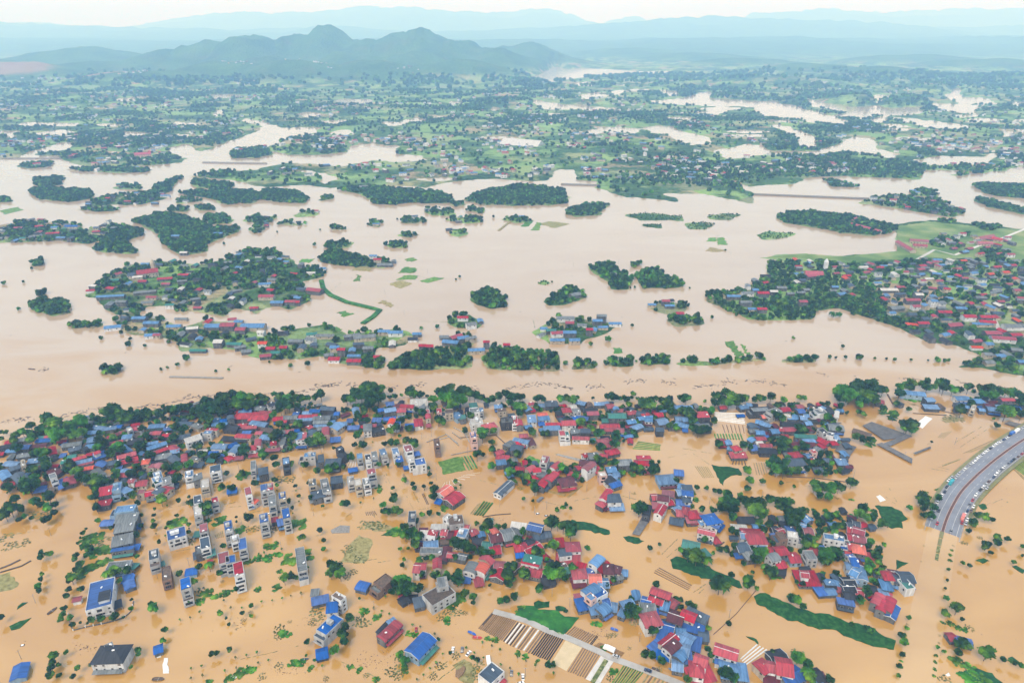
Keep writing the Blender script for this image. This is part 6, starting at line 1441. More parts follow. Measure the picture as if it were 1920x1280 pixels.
for pl, lb in (([(1617, 797), (1634, 790), (1710, 817), (1657, 824)], 'large grey shade net spread on posts'), ([(1655, 831), (1697, 815), (1710, 817), (1669, 836)], 'dark shade net folded beside the large grey one'),
               ([(1643, 832), (1653, 829), (1711, 859), (1710, 868)], 'long narrow grey shade tunnel'), ([(1713, 848), (1744, 836), (1746, 839), (1717, 851)], 'short grey shade tunnel in open water'),
               ([(1565, 844), (1578, 829), (1606, 837), (1591, 858)], 'square dark shade net by the slate villa'), ([(1883, 793), (1893, 789), (1930, 798), (1918, 804)], 'dark shade net where the highway leaves the picture'),
               ([(1512, 790), (1520, 785), (1578, 792), (1560, 800)], 'grey shade net behind the black-topped block'), ([(1185, 1000), (1203, 969), (1219, 973), (1199, 1003)], 'grey netted frame below the vaulted black roof'),
               ([(1042, 852), (1046, 850), (1092, 861), (1088, 865)], 'brown netting roll on the flooded foundation'), ([(620, 993), (638, 984), (656, 985), (655, 998), (622, 999)], 'pale concrete slab awash in a flooded plot')):
    t = empty('shade_net', P(*pl[0], 0)[:])
    base = t.location.copy()
    hz = 1.3 if 'slab' not in lb and 'roll' not in lb else 0.25
    q = [P(x, y, hz) - base for x, y in pl]
    mb = MB()
    cn = sum(q, Vector()) / len(q)
    N_ = 10
    if len(q) == 4 and hz > 1:
        for i in range(N_):              # ridged net: sags between battens
            a0, a1 = q[0].lerp(q[1], i / N_), q[0].lerp(q[1], (i + 1) / N_)
            b0, b1 = q[3].lerp(q[2], i / N_), q[3].lerp(q[2], (i + 1) / N_)
            am, bm2 = (a0 + a1) / 2 - Vector((0, 0, .35)), (b0 + b1) / 2 - Vector((0, 0, .35))
            mb.poly([a0, am, bm2, b0]); mb.poly([am, a1, b1, bm2])
            mb.poly([b0 - Vector((0, 0, .06)), bm2 - Vector((0, 0, .06)), am - Vector((0, 0, .06)), a0 - Vector((0, 0, .06))])
            mb.poly([bm2 - Vector((0, 0, .06)), b1 - Vector((0, 0, .06)), a1 - Vector((0, 0, .06)), am - Vector((0, 0, .06))])
        mb.build('net', M_NET, t)
        for p_ in q:
            pm = MB(); pm.box(-.08, .08, -.08, .08, -2, hz); pm.build('post', M_FRAME, t, (p_.x, p_.y, 0))
    else:
        lo = [(p_.x, p_.y, -0.6) for p_ in q]; hi = [(p_.x, p_.y, hz) for p_ in q]
        n_ = len(q)
        for i in range(n_): mb.poly([lo[i], lo[(i + 1) % n_], hi[(i + 1) % n_], hi[i]])
        mb.poly(hi)
        mb.build('slab', M_CONC, t)
    tag(t, lb, 'net' if hz > 1 else 'slab')


def ribbon(name, px, width, z, mat, label, cat=None, kind=None, thick=1.2, parent=None, zs=None, world=None):
    pts = world if world is not None else [P(x, y, z) for x, y in px]
    L_, R_ = [], []
    for i, p in enumerate(pts):
        a, b = pts[max(i - 1, 0)], pts[min(i + 1, len(pts) - 1)]
        d = (b - a); d.z = 0; d.normalize()
        nrm = Vector((-d.y, d.x, 0)) * (width / 2)
        L_.append(p + nrm); R_.append(p - nrm)
    mb = MB()
    dn = Vector((0, 0, thick))
    for i in range(len(pts) - 1):
        mb.poly([R_[i], R_[i + 1], L_[i + 1], L_[i]])
        mb.poly([R_[i] - dn, R_[i + 1] - dn, R_[i + 1], R_[i]])
        mb.poly([L_[i + 1] - dn, L_[i] - dn, L_[i], L_[i + 1]])
    mb.poly([R_[0] - dn, R_[0], L_[0], L_[0] - dn]); mb.poly([L_[-1] - dn, L_[-1], R_[-1], R_[-1] - dn])
    o = mb.build(name, mat, parent)
    tag(o, label, cat, kind=kind)
    return o


M_PATH = rough_mat('pale_concrete_road', (0.48, 0.46, 0.43), 0.85, tint=(0.38, 0.36, 0.33), scale=0.15)
ribbon('crop_road', [(925, 1145), (960, 1154), (989, 1163), (1024, 1180), (1063, 1194), (1123, 1220), (1146, 1232), (1166, 1239), (1218, 1258), (1269, 1278), (1340, 1310)], 4.2, 0.45, M_PATH, 'pale concrete road running between the crop beds', kind='structure')
ribbon('crop_path', [(1147, 1236), (1132, 1259), (1112, 1292)], 3.0, 0.40, M_PATH, 'pale concrete path turning off the crop road', kind='structure')
ribbon('hedge_strip', [(1137, 1236), (1124, 1257), (1111, 1278)], 2.6, 0.6, M_DRY, 'dark planted strip beside the concrete path', 'strip')
sheet('silt_plot', [(1034, 1242), (1061, 1199), (1092, 1212), (1062, 1257)], 0.05, M_PALE, 'bare pale silt plot between black and brown beds', 'field', seed=2)
sheet('silt_plot', [(1098, 1272), (1128, 1227), (1145, 1235), (1116, 1280)], 0.12, M_PATH, 'pale apron between brown beds and the concrete path', 'field', seed=2)
ribbon('dyke', [(602, 524), (606, 540), (620, 552), (650, 565), (700, 577), (712, 580), (700, 592), (680, 605)], 7, 1.6, M_GRASS, 'curved grassy dyke crossing the flooded fields by the hamlet', 'dyke', thick=3)
ribbon('dyke', [(935, 432), (950, 420), (958, 414)], 5, 0.8, M_OLIVE, 'short pale bank on the small field island', 'dyke', thick=2)
for i, (lb, pl, w) in enumerate((('long dark bund line crossing the water on the left', [(0, 1065), (20, 1057), (38, 1048)], 1.5), ('dark bund below the first one on the left', [(0, 1072), (40, 1060), (58, 1050)], 1.2),
     ('brown lane wall running into the flood by the river', [(1664, 738), (1675, 758)], 1.6), ('low brown wall in front of the blue waterside shed', [(1760, 768), (1790, 775)], 1.0), ('field bund left of the blue shed', [(1712, 774), (1775, 778)], 0.8),
     ('thin wire-fence bund crossing the open water', [(1338, 1188), (1380, 1150), (1418, 1105)], 0.22), ('low wall round the villa at the flooded corner', [(1475, 893), (1530, 895), (1590, 903)], 0.7), ('brown bund by the dyke road', [(860, 820), (930, 815), (955, 838)], 0.8),
     ('muddy bank strip in front of the concrete villa', [(905, 1170), (925, 1148)], 1.2), ('bund running from the brick house to the trees', [(958, 962), (930, 964), (905, 968)], 0.6), ('low wall between two flooded plots', [(1343, 1026), (1358, 1015)], 1.0))):
    ribbon('bund', pl, w, 0.4, M_DEBRIS, lb, 'bund', thick=1.5)
ribbon('river_wall', [(318, 705.5), (360, 706.5), (418, 708)], 3.0, 0.8, M_CONC, 'long straight concrete wall top showing above the river', 'wall', thick=3)

# unfinished foundations with a grid of low walls, beside the river lane
t = empty('foundation_walls', P(845, 838, 0)[:])
b0 = t.location.copy()
for seg in ([(812, 826), (842, 818)], [(842, 818), (860, 834)], [(815, 822), (800, 828)], [(848, 810), (865, 822)], [(835, 812), (858, 830)], [(870, 808), (880, 828)], [(846, 852), (885, 844)], [(850, 800), (872, 812)], [(820, 820), (835, 814)]):
    ribbon('foundation_wall', None, 0.6, 0, M_CONC, None, parent=t, world=[P(*seg[0], .7) - b0, P(*seg[1], .7) - b0], thick=2)
tag(t, 'drowned grid of unfinished concrete foundation walls', 'foundation')

# wall with white posts round the blue factory yard
t = empty('yard_wall', P(140, 1178, 0)[:]); b0 = t.location.copy()
YW = [(128, 1150), (131, 1170), (137, 1180), (160, 1174), (190, 1168), (215, 1162), (235, 1154), (247, 1143), (250, 1125)]
yw = [P(x, y, 0.7) - b0 for x, y in YW]
ribbon('wall', None, 0.35, 0, WALL['G'], None, parent=t, world=yw, thick=2)
for i in range(len(yw) - 1):
    k = max(1, int((yw[i + 1] - yw[i]).length / 4))
    for j in range(k):
        q = yw[i].lerp(yw[i + 1], j / k)
        pm = MB(); pm.box(-.25, .25, -.25, .25, -2, 1.5); pm.build('post', M_WHITE, t, (q.x, q.y, 0))
tag(t, 'low yard wall with white posts round the blue-roofed factory', 'wall')
# the stair tower with black roof on the factory
# ------------------------------------------------------------------ highway
CL = [(2240, 690), (2120, 726), (2010, 772), (1920, 825), (1875, 856), (1842, 883), (1815, 908), (1800, 925), (1790, 941), (1781, 958), (1775, 972), (1769, 990), (1766, 1002)]
cw = [P(x, y, 1.0) for x, y in CL]
fine = []
for i in range(len(cw) - 1):
    p0, p1, p2, p3 = cw[max(i - 1, 0)], cw[i], cw[i + 1], cw[min(i + 2, len(cw) - 1)]
    for j in range(8):
        u = j / 8
        fine.append(0.5 * ((2 * p1) + (p2 - p0) * u + (2 * p0 - 5 * p1 + 4 * p2 - p3) * u * u + (3 * p1 - p0 - 3 * p2 + p3) * u ** 3))
fine.append(cw[-1])
tot = [0]
for i in range(1, len(fine)): tot.append(tot[-1] + (fine[i] - fine[i - 1]).length)
for p, s in zip(fine, tot):
    rem = tot[-1] - s
    p.z = min(2.2, -0.12 + rem * 0.022)
hwy = empty('highway', (0, 0, 0))
M_ASPH = rough_mat('asphalt', (0.20, 0.215, 0.25), 0.85, tint=(0.155, 0.165, 0.195), scale=0.08, rnd=0.02)
M_PAINT = rough_mat('road_paint', (0.62, 0.62, 0.60), 0.7, rnd=0.02)
M_KERBR = rough_mat('median_kerb', (0.50, 0.36, 0.32), 0.8, rnd=0.02)
M_MEDSOIL = rough_mat('median_soil', (0.13, 0.065, 0.05), 0.9, rnd=0.02)
M_BANK = rough_mat('embankment_grass', (0.20, 0.19, 0.09), 0.9, tint=(0.13, 0.14, 0.06), scale=0.3, rnd=0.02)


def offset(off, dz, a=0, b=None):
    out = []
    for i, p in enumerate(fine):
        q0, q1 = fine[max(i - 1, 0)], fine[min(i + 1, len(fine) - 1)]
        d = (q1 - q0); d.z = 0; d.normalize()
        out.append(p + Vector((-d.y, d.x, 0)) * off + Vector((0, 0, dz)))
    return out[a:b]


# +off is to the east (travel direction runs towards the flooded end)
ribbon('carriageway', None, 23.6, 0, M_ASPH, None, parent=hwy, world=offset(0, 0), thick=3)
ribbon('median', None, 1.5, 0, M_MEDSOIL, None, parent=hwy, world=offset(0, 0.30), thick=0.295)
for s in (-1.05, 1.05): ribbon('median_kerb', None, 0.26, 0, M_KERBR, None, parent=hwy, world=offset(s, 0.24), thick=0.235)
for s in (-11.2, 11.2): ribbon('kerb', None, 0.6, 0, M_CONC, None, parent=hwy, world=offset(s, 0.2), thick=0.195)
for s in (-13.1, 13.1): ribbon('embankment', None, 2.6, 0, M_BANK, None, parent=hwy, world=offset(s, -0.5), thick=3)
for s in (-9.0, 9.0): ribbon('edge_line', None, 0.2, 0, M_PAINT, None, parent=hwy, world=offset(s, 0.006), thick=0.004)
for s in (-5.2, 5.2):
    ln = offset(s, 0.006)
    for i in range(0, len(ln) - 1, 2):
        d = ln[i + 1] - ln[i]
        if d.length < 1: continue
        k = max(1, int(d.length / 9))
        for j in range(k):
            a = ln[i].lerp(ln[i + 1], j / k); e = a + d.normalized() * 3.5
            ribbon('lane_dash', None, 0.18, 0, M_PAINT, None, parent=hwy, world=[a, e], thick=0.004)
tag(hwy, None, None, kind='structure')
hwy['label'] = 'grey divided highway curving down into the flood'
# below that the roadway lies a hand deep: paler, muddier water over the asphalt
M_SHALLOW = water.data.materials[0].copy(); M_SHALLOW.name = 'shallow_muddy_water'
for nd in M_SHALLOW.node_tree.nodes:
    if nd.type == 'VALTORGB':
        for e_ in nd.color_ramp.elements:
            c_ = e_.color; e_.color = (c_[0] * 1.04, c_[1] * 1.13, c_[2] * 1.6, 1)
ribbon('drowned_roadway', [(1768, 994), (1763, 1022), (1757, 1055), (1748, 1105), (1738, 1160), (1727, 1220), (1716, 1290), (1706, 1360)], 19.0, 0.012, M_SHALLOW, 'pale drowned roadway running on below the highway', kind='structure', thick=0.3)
# the median hedge goes on alone under water
hed = [(1767, 995), (1764, 1008), (1761, 1022), (1758, 1036), (1756, 1050)]
for i in range(4):
    a, b = P(*hed[i], 0.35), P(*hed[i + 1], 0.35)
    ribbon('median_planter', None, 2.6 - i * 0.2, 0, [M_BANK, M_BANK, M_DRY, M_DRY][i], '%s of four drowned median planters in line below the highway' % ('first', 'second', 'third', 'last')[i], 'planter', world=[a.lerp(b, .06), a.lerp(b, .94)], thick=1.2)

# ------------------------------------------------------------------ vehicles
PAINT = {k: rough_mat('car_paint_' + k, c, 0.3, var=0.08, rnd=0.05, spec=0.5) for k, c in
         dict(white=(0.78, 0.78, 0.77), silver=(0.42, 0.43, 0.45), black=(0.02, 0.02, 0.024), dark_blue=(0.03, 0.05, 0.12), red=(0.35, 0.02, 0.03), grey=(0.16, 0.165, 0.18), brown=(0.15, 0.08, 0.05), teal=(0.03, 0.30, 0.36), pink=(0.60, 0.20, 0.17), blue=(0.03, 0.12, 0.42)).items()}
M_TYRE = rough_mat('tyre_rubber', (0.015, 0.015, 0.016), 0.9, rnd=0.05)
mb = MB(); mb.tube((0, -0.11, 0), (0, 0.11, 0), 0.33, 0.33, 10)
WHEEL = mb.mesh('wheel', M_TYRE)
CAR_BODY, VAN_BODY = {}, {}
carprof = [(-2.2, .35), (2.2, .35), (2.25, .75), (2.05, .92), (1.15, 1.0), (-1.75, 1.02), (-2.15, .98), (-2.25, .7)]
cabprof = [(1.1, 1.0), (.35, 1.48), (-1.15, 1.5), (-1.8, 1.02)]


def side_prism(mb, prof, hw0, hw1=None, mi=0):
    n, b = len(prof), len(mb.v)
    zmax = max(z for _, z in prof); zmin = min(z for _, z in prof)
    f = lambda z: hw0 if hw1 is None else hw0 + (hw1 - hw0) * (z - zmin) / (zmax - zmin)
    mb.v += [(x, -f(z), z) for x, z in prof] + [(x, f(z), z) for x, z in prof]
    for i in range(n):
        j = (i + 1) % n
        mb.f.append((b + i, b + n + i, b + n + j, b + j)); mb.m.append(mi)
    mb.f.append(tuple(b + i for i in range(n))); mb.m.append(mi)
    mb.f.append(tuple(b + 2 * n - 1 - i for i in range(n))); mb.m.append(mi)


def car_mesh(col):
    if col not in CAR_BODY:
        m = MB(); side_prism(m, carprof, 0.88)
        m.hexa([(-1.1, -.68, 1.47), (.3, -.68, 1.47), (.3, .68, 1.47), (-1.1, .68, 1.47), (-1.0, -.64, 1.53), (.2, -.64, 1.53), (.2, .64, 1.53), (-1.0, .64, 1.53)])
        CAR_BODY[col] = m.mesh('body', PAINT[col])
    return CAR_BODY[col]


mb = MB(); side_prism(mb, cabprof, 0.84, 0.70)
CAR_GLASS = mb.mesh('cabin_glass', M_GLASS)
TRUCK = {}


def truck_meshes(col):
    if col not in TRUCK:
        c = MB(); side_prism(c, [(1.9, .5), (3.6, .5), (3.6, 1.6), (3.2, 2.6), (1.9, 2.7)], 1.1)
        bx = MB(); bx.box(-3.6, 1.75, -1.15, 1.15, 0.9, 3.1)
        TRUCK[col] = (c.mesh('cab', PAINT[col]), bx.mesh('cargo_box', PAINT[col]))
    return TRUCK[col]


def make_car(p, rz, col, tilt=0.0, label=None, group=None, kind='car'):
    t = empty('parked_car' if kind == 'car' else 'truck', p, rz)
    t.rotation_euler.y = tilt
    if kind == 'car':
        put('body', car_mesh(col), t); put('cabin_glass', CAR_GLASS, t)
        for sx in (-1.35, 1.4):
            for sy in (-.78, .78): put('wheel', WHEEL, t, (sx, sy, .33))
    else:
        c, bx = truck_meshes(col)
        put('cab', c, t); put('cargo_box', bx, t)
        for sx in (-2.5, 2.6):
            for sy in (-.95, .95): put('wheel', WHEEL, t, (sx, sy, .45), 0, (1.35, 1.3, 1.35))
    tag(t, label, 'car' if kind == 'car' else 'truck', group)
    return t


def along(off, s):
    for i in range(len(fine) - 1):
        if tot[i + 1] >= s: break
    u = (s - tot[i]) / (tot[i + 1] - tot[i])
    d = fine[i + 1] - fine[i]; dd = d.copy(); dd.z = 0; dd.normalize()
    p = fine[i].lerp(fine[i + 1], u) + Vector((-dd.y, dd.x, 0)) * off
    return p + Vector((0, 0, 0.01)), math.atan2(dd.y, dd.x), math.atan2(-d.z, math.hypot(d.x, d.y))


rgc = random.Random(77)
cols_ = ['white'] * 9 + ['silver'] * 4 + ['black'] * 5 + ['dark_blue'] * 2 + ['red'] * 2 + ['grey'] * 3 + ['brown']
end = tot[-1]
s_start = tot[8 * 2 + 4]
rowsv = []
for nm_, off, s_end in (('verge west of the highway', -9.6, end - 12), ('verge east of the highway', 9.6, end - 18)):
    s = s_end
    L_ = []
    while s > s_start:
        gap = rgc.choice((5.4, 5.6, 6.0, 6.5, 7.5, 10))
        s -= gap
        L_.append(s)
    cnt = {}
    for k, s in enumerate(L_):
        col = rgc.choice(cols_)
        kind = 'car'
        if nm_.startswith('verge w') and 9 == k: col, kind = 'teal', 'truck'
        if nm_.startswith('verge e') and 1 == k: col, kind = 'pink', 'truck'
        if k > 14 and rgc.random() < 0.06: kind, col = 'truck', rgc.choice(('white', 'blue'))
        p, rz, tl = along(off + rgc.uniform(-.5, .5), s)
        if rgc.random() < 0.5: rz += math.pi; tl = -tl
        cnt[(col, kind)] = cnt.get((col, kind), 0) + 1
        make_car(p, rz, col, tl, '%s %s, %s of its colour from the flooded end, %s' % (col.replace('_', ' '), kind, ORD(cnt[(col, kind)]), nm_), 'vehicles parked along the highway', kind)
# a second rank beside the first, and the two cars out in the lanes
for k, (off, back, col, lb) in enumerate(((-6.6, 30, 'black', 'black car alone in the west lane near the flooded end'), (-4.6, 13, 'red', 'dark red car alone in the west lane at the water'), (-12.0, 76, 'white', 'white car doubled up on the outer west verge'),
        (-12.0, 82, 'silver', 'silver car doubled up on the outer west verge'), (12.2, 26, 'silver', 'silver car on the outer east verge at the water'), (12.2, 32, 'white', 'white car on the outer east verge behind a silver one'), (12.2, 46, 'brown', 'brown car on the outer east verge'),
        (12.2, 53, 'white', 'white car on the outer east verge behind a brown one'), (12.2, 88, 'silver', 'silver car on the outer east verge, farther up'), (5.0, 9, 'grey', 'grey car stopped at the water in the east lane'))):
    p, rz, tl = along(off, end - back)
    if abs(off) > 11.5: p.z += 0.22
    make_car(p, rz, col, tl, lb, 'vehicles parked along the highway')
# vehicles out in the town
for px, py, rz, col, kind, z, lb in ((849, 1217, 1.5, 'white', 'car', -.2, 'white car parked nose-up on the dry verge by the crop beds'), (866.5, 1217, 1.55, 'grey', 'car', -.2, 'grey car parked beside a white one on the dry verge'), (878.5, 1224, 1.0, 'white', 'car', -.2, 'white car parked askew by green scrub'),
        (915.8, 1240, 1.7, 'white', 'truck', -.6, 'white minibus standing in water by the solar-roofed house'), (980.5, 1268, 1.6, 'white', 'car', -.5, 'white car alone in the flooded street below the crop beds'), (1142, 1217, 2.6, 'white', 'truck', .45, 'white box truck on the crop road'),
        (1155, 1229, 2.7, 'silver', 'car', .45, 'silver car behind the white box truck on the crop road'), (780.5, 1180, 1.7, 'red', 'car', -.5, 'red car half under water by the red vaulted shed'), (44, 1210, 0.3, 'white', 'car', -1.2, 'white car roof alone in open water at lower left'),
        (757, 1119, 0.5, 'red', 'truck', -.8, 'red truck moored by the trees near the concrete villa'), (1013, 938, 0.9, 'grey', 'truck', -1.2, 'grey truck swamped in open water near red barrel roof'), (505, 963, 0.2, 'white', 'car', -.6, 'white car at the foot of the tall narrow houses'), (521, 960, 0.4, 'black', 'car', -.6, 'black car at the foot of the tall narrow houses'),
        (959, 1261, 1.5, 'grey', 'car', -.4, 'grey car left of the white car in the flooded street'), (976, 1280, 0.4, 'white', 'car', -.3, 'white car cut by the bottom edge'), (1009, 963, 0.2, 'white', 'car', -1.0, 'white car roof afloat near two poles'), (1025, 967, 0.2, 'silver', 'car', -1.1, 'silver car roof afloat beside a white one'), (1215, 1256, 2.7, 'dark_blue', 'car', .45, 'dark blue car on the crop road near its foot')):
    p = P(px, py, z + 0.7); p.z = z
    make_car(p, rz, col, 0, lb, None, kind)


# ------------------------------------------------------------------ small boats, poles, drift
def boat_mesh(L, W, mat):
    m = MB()
    st = [(-1, .55, .55), (-.6, .95, .42), (0, 1, .38), (.55, .85, .42), (1, .06, .62)]
    for i in range(len(st) - 1):
        (x0, w0, z0), (x1, w1, z1) = st[i], st[i + 1]
        x0, x1 = x0 * L / 2, x1 * L / 2; w0, w1 = w0 * W / 2, w1 * W / 2
        m.poly([(x0, -w0, z0), (x0, -w0 * .55, -.15), (x1, -w1 * .55, -.15), (x1, -w1, z1)])
        m.poly([(x1, w1, z1), (x1, w1 * .55, -.15), (x0, w0 * .55, -.15), (x0, w0, z0)])
        m.poly([(x0, -w0 * .55, .12), (x1, -w1 * .55, .12), (x1, w1 * .55, .12), (x0, w0 * .55, .12)])
    m.poly([(-L / 2, -.55 * W / 2, .55), (-L / 2, .55 * W / 2, .55), (-L / 2, .3 * W / 2, -.15), (-L / 2, -.3 * W / 2, -.15)])
    return m.mesh('hull', mat)


for px, py, rz, L_, W_, mt, lb in ((885, 1187, -0.5, 6, 2.2, M_BLUE, 'small blue boat beside the brown ridged beds'), (895, 1195, -0.1, 6, 2.6, M_RED, 'small red boat beside the brown ridged beds'), (98, 1145, 1.2, 6.5, 2.4, M_DEBRIS, 'brown boat alone in the street left of the blue factory'), (1152, 1180, -0.4, 5, 2.6, M_BLUE, 'blue tarpaulin boat in open water above the thin beds'),
                                   (1264, 1258, -0.6, 7, 1.6, ROOF['l'], 'pale blue boat near the foot of the crop road'), (571, 1236, 0.2, 5, 2, ROOF['s'], 'slate-coloured boat by the green weed strip'), (1230, 1255, -0.5, 5, 2, M_DEBRIS, 'brown boat beside the pale blue one'), (297, 1273, 0.0, 7, 3.0, M_DEBRIS, 'round brown boat at the lower edge by white sheeting'),
                                   (441, 1269, 0.3, 5, 2.6, M_WHITE, 'white covered boat beside a green weed strip'), (60, 692, -0.2, 9, 2, M_DEBRIS, 'drifting dark log raft far out on the river'), (706, 1113, 0.2, 4.5, 2.4, M_RED, 'red boat moored at the brick house'), (715, 1112, 0.5, 4.5, 2.4, M_RED, 'second red boat moored at the brick house')):
    t = empty('small_boat', P(px, py, 0)[:], rz)
    put('hull', boat_mesh(L_, W_, mt), t)
    m = MB(); m.box(-.12, .12, -W_ * .42, W_ * .42, .3, .38); m.build('thwart', M_FRAME, t)
    tag(t, lb, 'boat')

mb = MB()
mb.tube((0, 0, -2), (0, 0, 7.5), 0.16, 0.11, 6)
POLE = mb.mesh('pole', M_CONC)
mb = MB(); mb.box(-1.1, 1.1, -.07, .07, 6.7, 6.85); mb.box(-.9, -.8, -.05, .05, 6.85, 7.1); mb.box(.8, .9, -.05, .05, 6.85, 7.1)
ARM = mb.mesh('crossarm', M_FRAME)
POLES = [(809, 818), (791, 823), (877, 851), (96, 1004), (588, 966), (107, 940), (448, 880), (603, 849), (538, 849), (495, 1037), (528, 1030), (1002, 962), (1025, 954), (1100, 920), (1180, 935), (937, 950), (818, 880), (818, 900), (1035, 1118), (1068, 1137), (1199, 1202), (1367, 1158), (1695, 860),
         (1790, 833), (567, 885), (528, 905), (455, 990), (385, 940), (355, 1060), (296, 1085), (67, 1130), (702, 1142), (806, 835), (579, 765), (1330, 945), (1428, 935), (1290, 610), (758, 590), (722, 552), (802, 512), (1160, 495), (1075, 500), (1016, 498), (985, 1268), (40, 1235), (1600, 895)]
for i, (x, y) in enumerate(POLES):
    p = P(x, y, 0)
    t = empty('utility_pole', p[:], random.Random(i).uniform(0, 3))
    put('pole', POLE, t); put('crossarm', ARM, t)
    tag(t, None, 'pole', 'utility poles standing in the flood')
    label_later(t, 'grey concrete utility pole in the water', p)

# drift lines on the river and scattered flotsam: nobody could count it
mb = MB()
rgd = random.Random(5)
DRIFT = [[(0, 792), (60, 781), (110, 778), (190, 768), (250, 765), (290, 758), (330, 748), (400, 742), (480, 738), (560, 735), (600, 727), (640, 722)], [(640, 722), (700, 722), (760, 724), (800, 722)], [(840, 722), (900, 726), (960, 726), (1020, 722), (1080, 726), (1100, 723), (1160, 718)],
         [(1140, 718), (1240, 716), (1320, 714), (1400, 716), (1480, 716), (1540, 712)], [(1300, 722), (1340, 721), (1380, 716)], [(1540, 704), (1600, 710), (1700, 711), (1800, 718), (1880, 722)], [(58, 690), (75, 692), (85, 698)], [(320, 752), (345, 745), (360, 738)], [(590, 722), (620, 726), (632, 722)]]
def flake(x, y, s, z=0.03):
    a = rgd.uniform(0, 6.28); c, d = math.cos(a), math.sin(a)
    l, w = s * rgd.uniform(.6, 1.8), s * rgd.uniform(.2, .5)
    q = [(x + c * l * u - d * w * v, y + d * l * u + c * w * v) for u, v in ((-1, -.6), (.8, -1), (1, .7), (-.7, 1))]
    mb.hexa([(*p_, -.1) for p_ in q] + [(*p_, z + rgd.uniform(.02, .15)) for p_ in q])
for ln in DRIFT:
    for i in range(len(ln) - 1):
        a, b = P(*ln[i]), P(*ln[i + 1])
        n_ = int((b - a).length / 1.1)
        for k in range(n_):
            u = k / n_
            cl = vnoise(np.array([(a.x + (b.x - a.x) * u) / 14]), np.array([i * 3.7]), 4)[0]
            if cl < 0.52: continue
            q = a.lerp(b, u)
            flake(q.x + rgd.gauss(0, 1.6), q.y + rgd.gauss(0, 2.6) + math.sin(q.x / 17) * 4, rgd.uniform(.7, 1.9))
for k in range(300):
    x, y = rgd.uniform(0, 1920), 700 + 580 * rgd.random()
    if 700 < y < 800: continue
    q = P(x, y); flake(q.x, q.y, rgd.uniform(.12, .35))
for k in range(90):
    x, y = rgd.uniform(0, 1920), rgd.uniform(400, 700)
    q = P(x, y); flake(q.x, q.y, rgd.uniform(.6, 1.6))
for (cx, cy, rx, ry, n_) in ((590, 1165, 22, 12, 60), (540, 1255, 40, 10, 40), (700, 1235, 40, 16, 60), (450, 1165, 25, 10, 20), (1120, 1190, 30, 12, 60), (160, 1215, 25, 12, 40), (930, 975, 20, 6, 30)):
    for k in range(n_):
        q = P(rgd.gauss(cx, rx * .6), rgd.gauss(cy, ry * .6)); flake(q.x, q.y, rgd.uniform(.12, .35), .1)
o = mb.build('floating_debris', M_DEBRIS)
tag(o, 'dark drift of sticks and rubbish strung along the river', 'debris', kind='stuff')

# low plot edges just breaking the surface in the flooded grid: too many and too faint to count
mb = MB()
EDGES = [(330, 1033, 415, 1018), (300, 955, 350, 945), (465, 962, 560, 940), (500, 930, 570, 915), (600, 930, 640, 925), (740, 920, 800, 910), (742, 925, 755, 960), (760, 925, 775, 955), (775, 922, 790, 950), (785, 955, 830, 948), (790, 962, 828, 955), (700, 965, 720, 990), (690, 1050, 720, 1045), (700, 1055, 735, 1050), (620, 990, 660, 960),
         (560, 1010, 640, 995), (1000, 935, 1060, 950), (1070, 940, 1120, 930), (1150, 925, 1210, 940), (1270, 1010, 1240, 1040), (1285, 1015, 1250, 1045), (1290, 1000, 1320, 1010), (1300, 1110, 1330, 1090), (1310, 1112, 1330, 1094), (1330, 930, 1345, 950), (1520, 975, 1585, 985), (1530, 985, 1580, 990), (1540, 960, 1590, 965), (1280, 840, 1335, 850), (1300, 850, 1330, 870),
         (1240, 860, 1290, 850), (1660, 930, 1680, 945), (1668, 915, 1682, 942), (1860, 940, 1845, 950), (1880, 935, 1855, 945), (1890, 940, 1872, 952), (640, 855, 660, 880), (720, 890, 726, 910), (724, 888, 732, 908), (760, 870, 800, 865), (950, 860, 1000, 880), (1040, 850, 1090, 860), (1035, 858, 1085, 870), (1045, 866, 1080, 874), (900, 900, 960, 915),
         (30, 1000, 62, 996), (30, 1020, 60, 1014), (0, 985, 22, 978), (280, 1050, 300, 1070), (420, 945, 460, 938), (430, 950, 470, 948), (560, 1210, 500, 1225), (500, 1225, 450, 1235), (640, 1240, 720, 1275), (800, 1270, 850, 1230), (820, 1275, 870, 1238), (540, 880, 556, 900), (370, 900, 395, 910), (1130, 850, 1170, 855), (1460, 905, 1540, 900), (1500, 910, 1580, 912), (1700, 800, 1760, 770),
         (1640, 745, 1660, 772), (1700, 752, 1720, 768), (1705, 748, 1728, 766), (1840, 800, 1790, 830), (1850, 805, 1800, 838), (1780, 880, 1740, 870), (1785, 885, 1745, 878), (1000, 600, 1003, 615), (830, 600, 870, 598), (790, 602, 842, 604), (700, 500, 760, 480), (620, 545, 640, 530), (1320, 455, 1350, 440), (1350, 465, 1372, 475), (1200, 445, 1290, 440), (760, 510, 830, 530)]
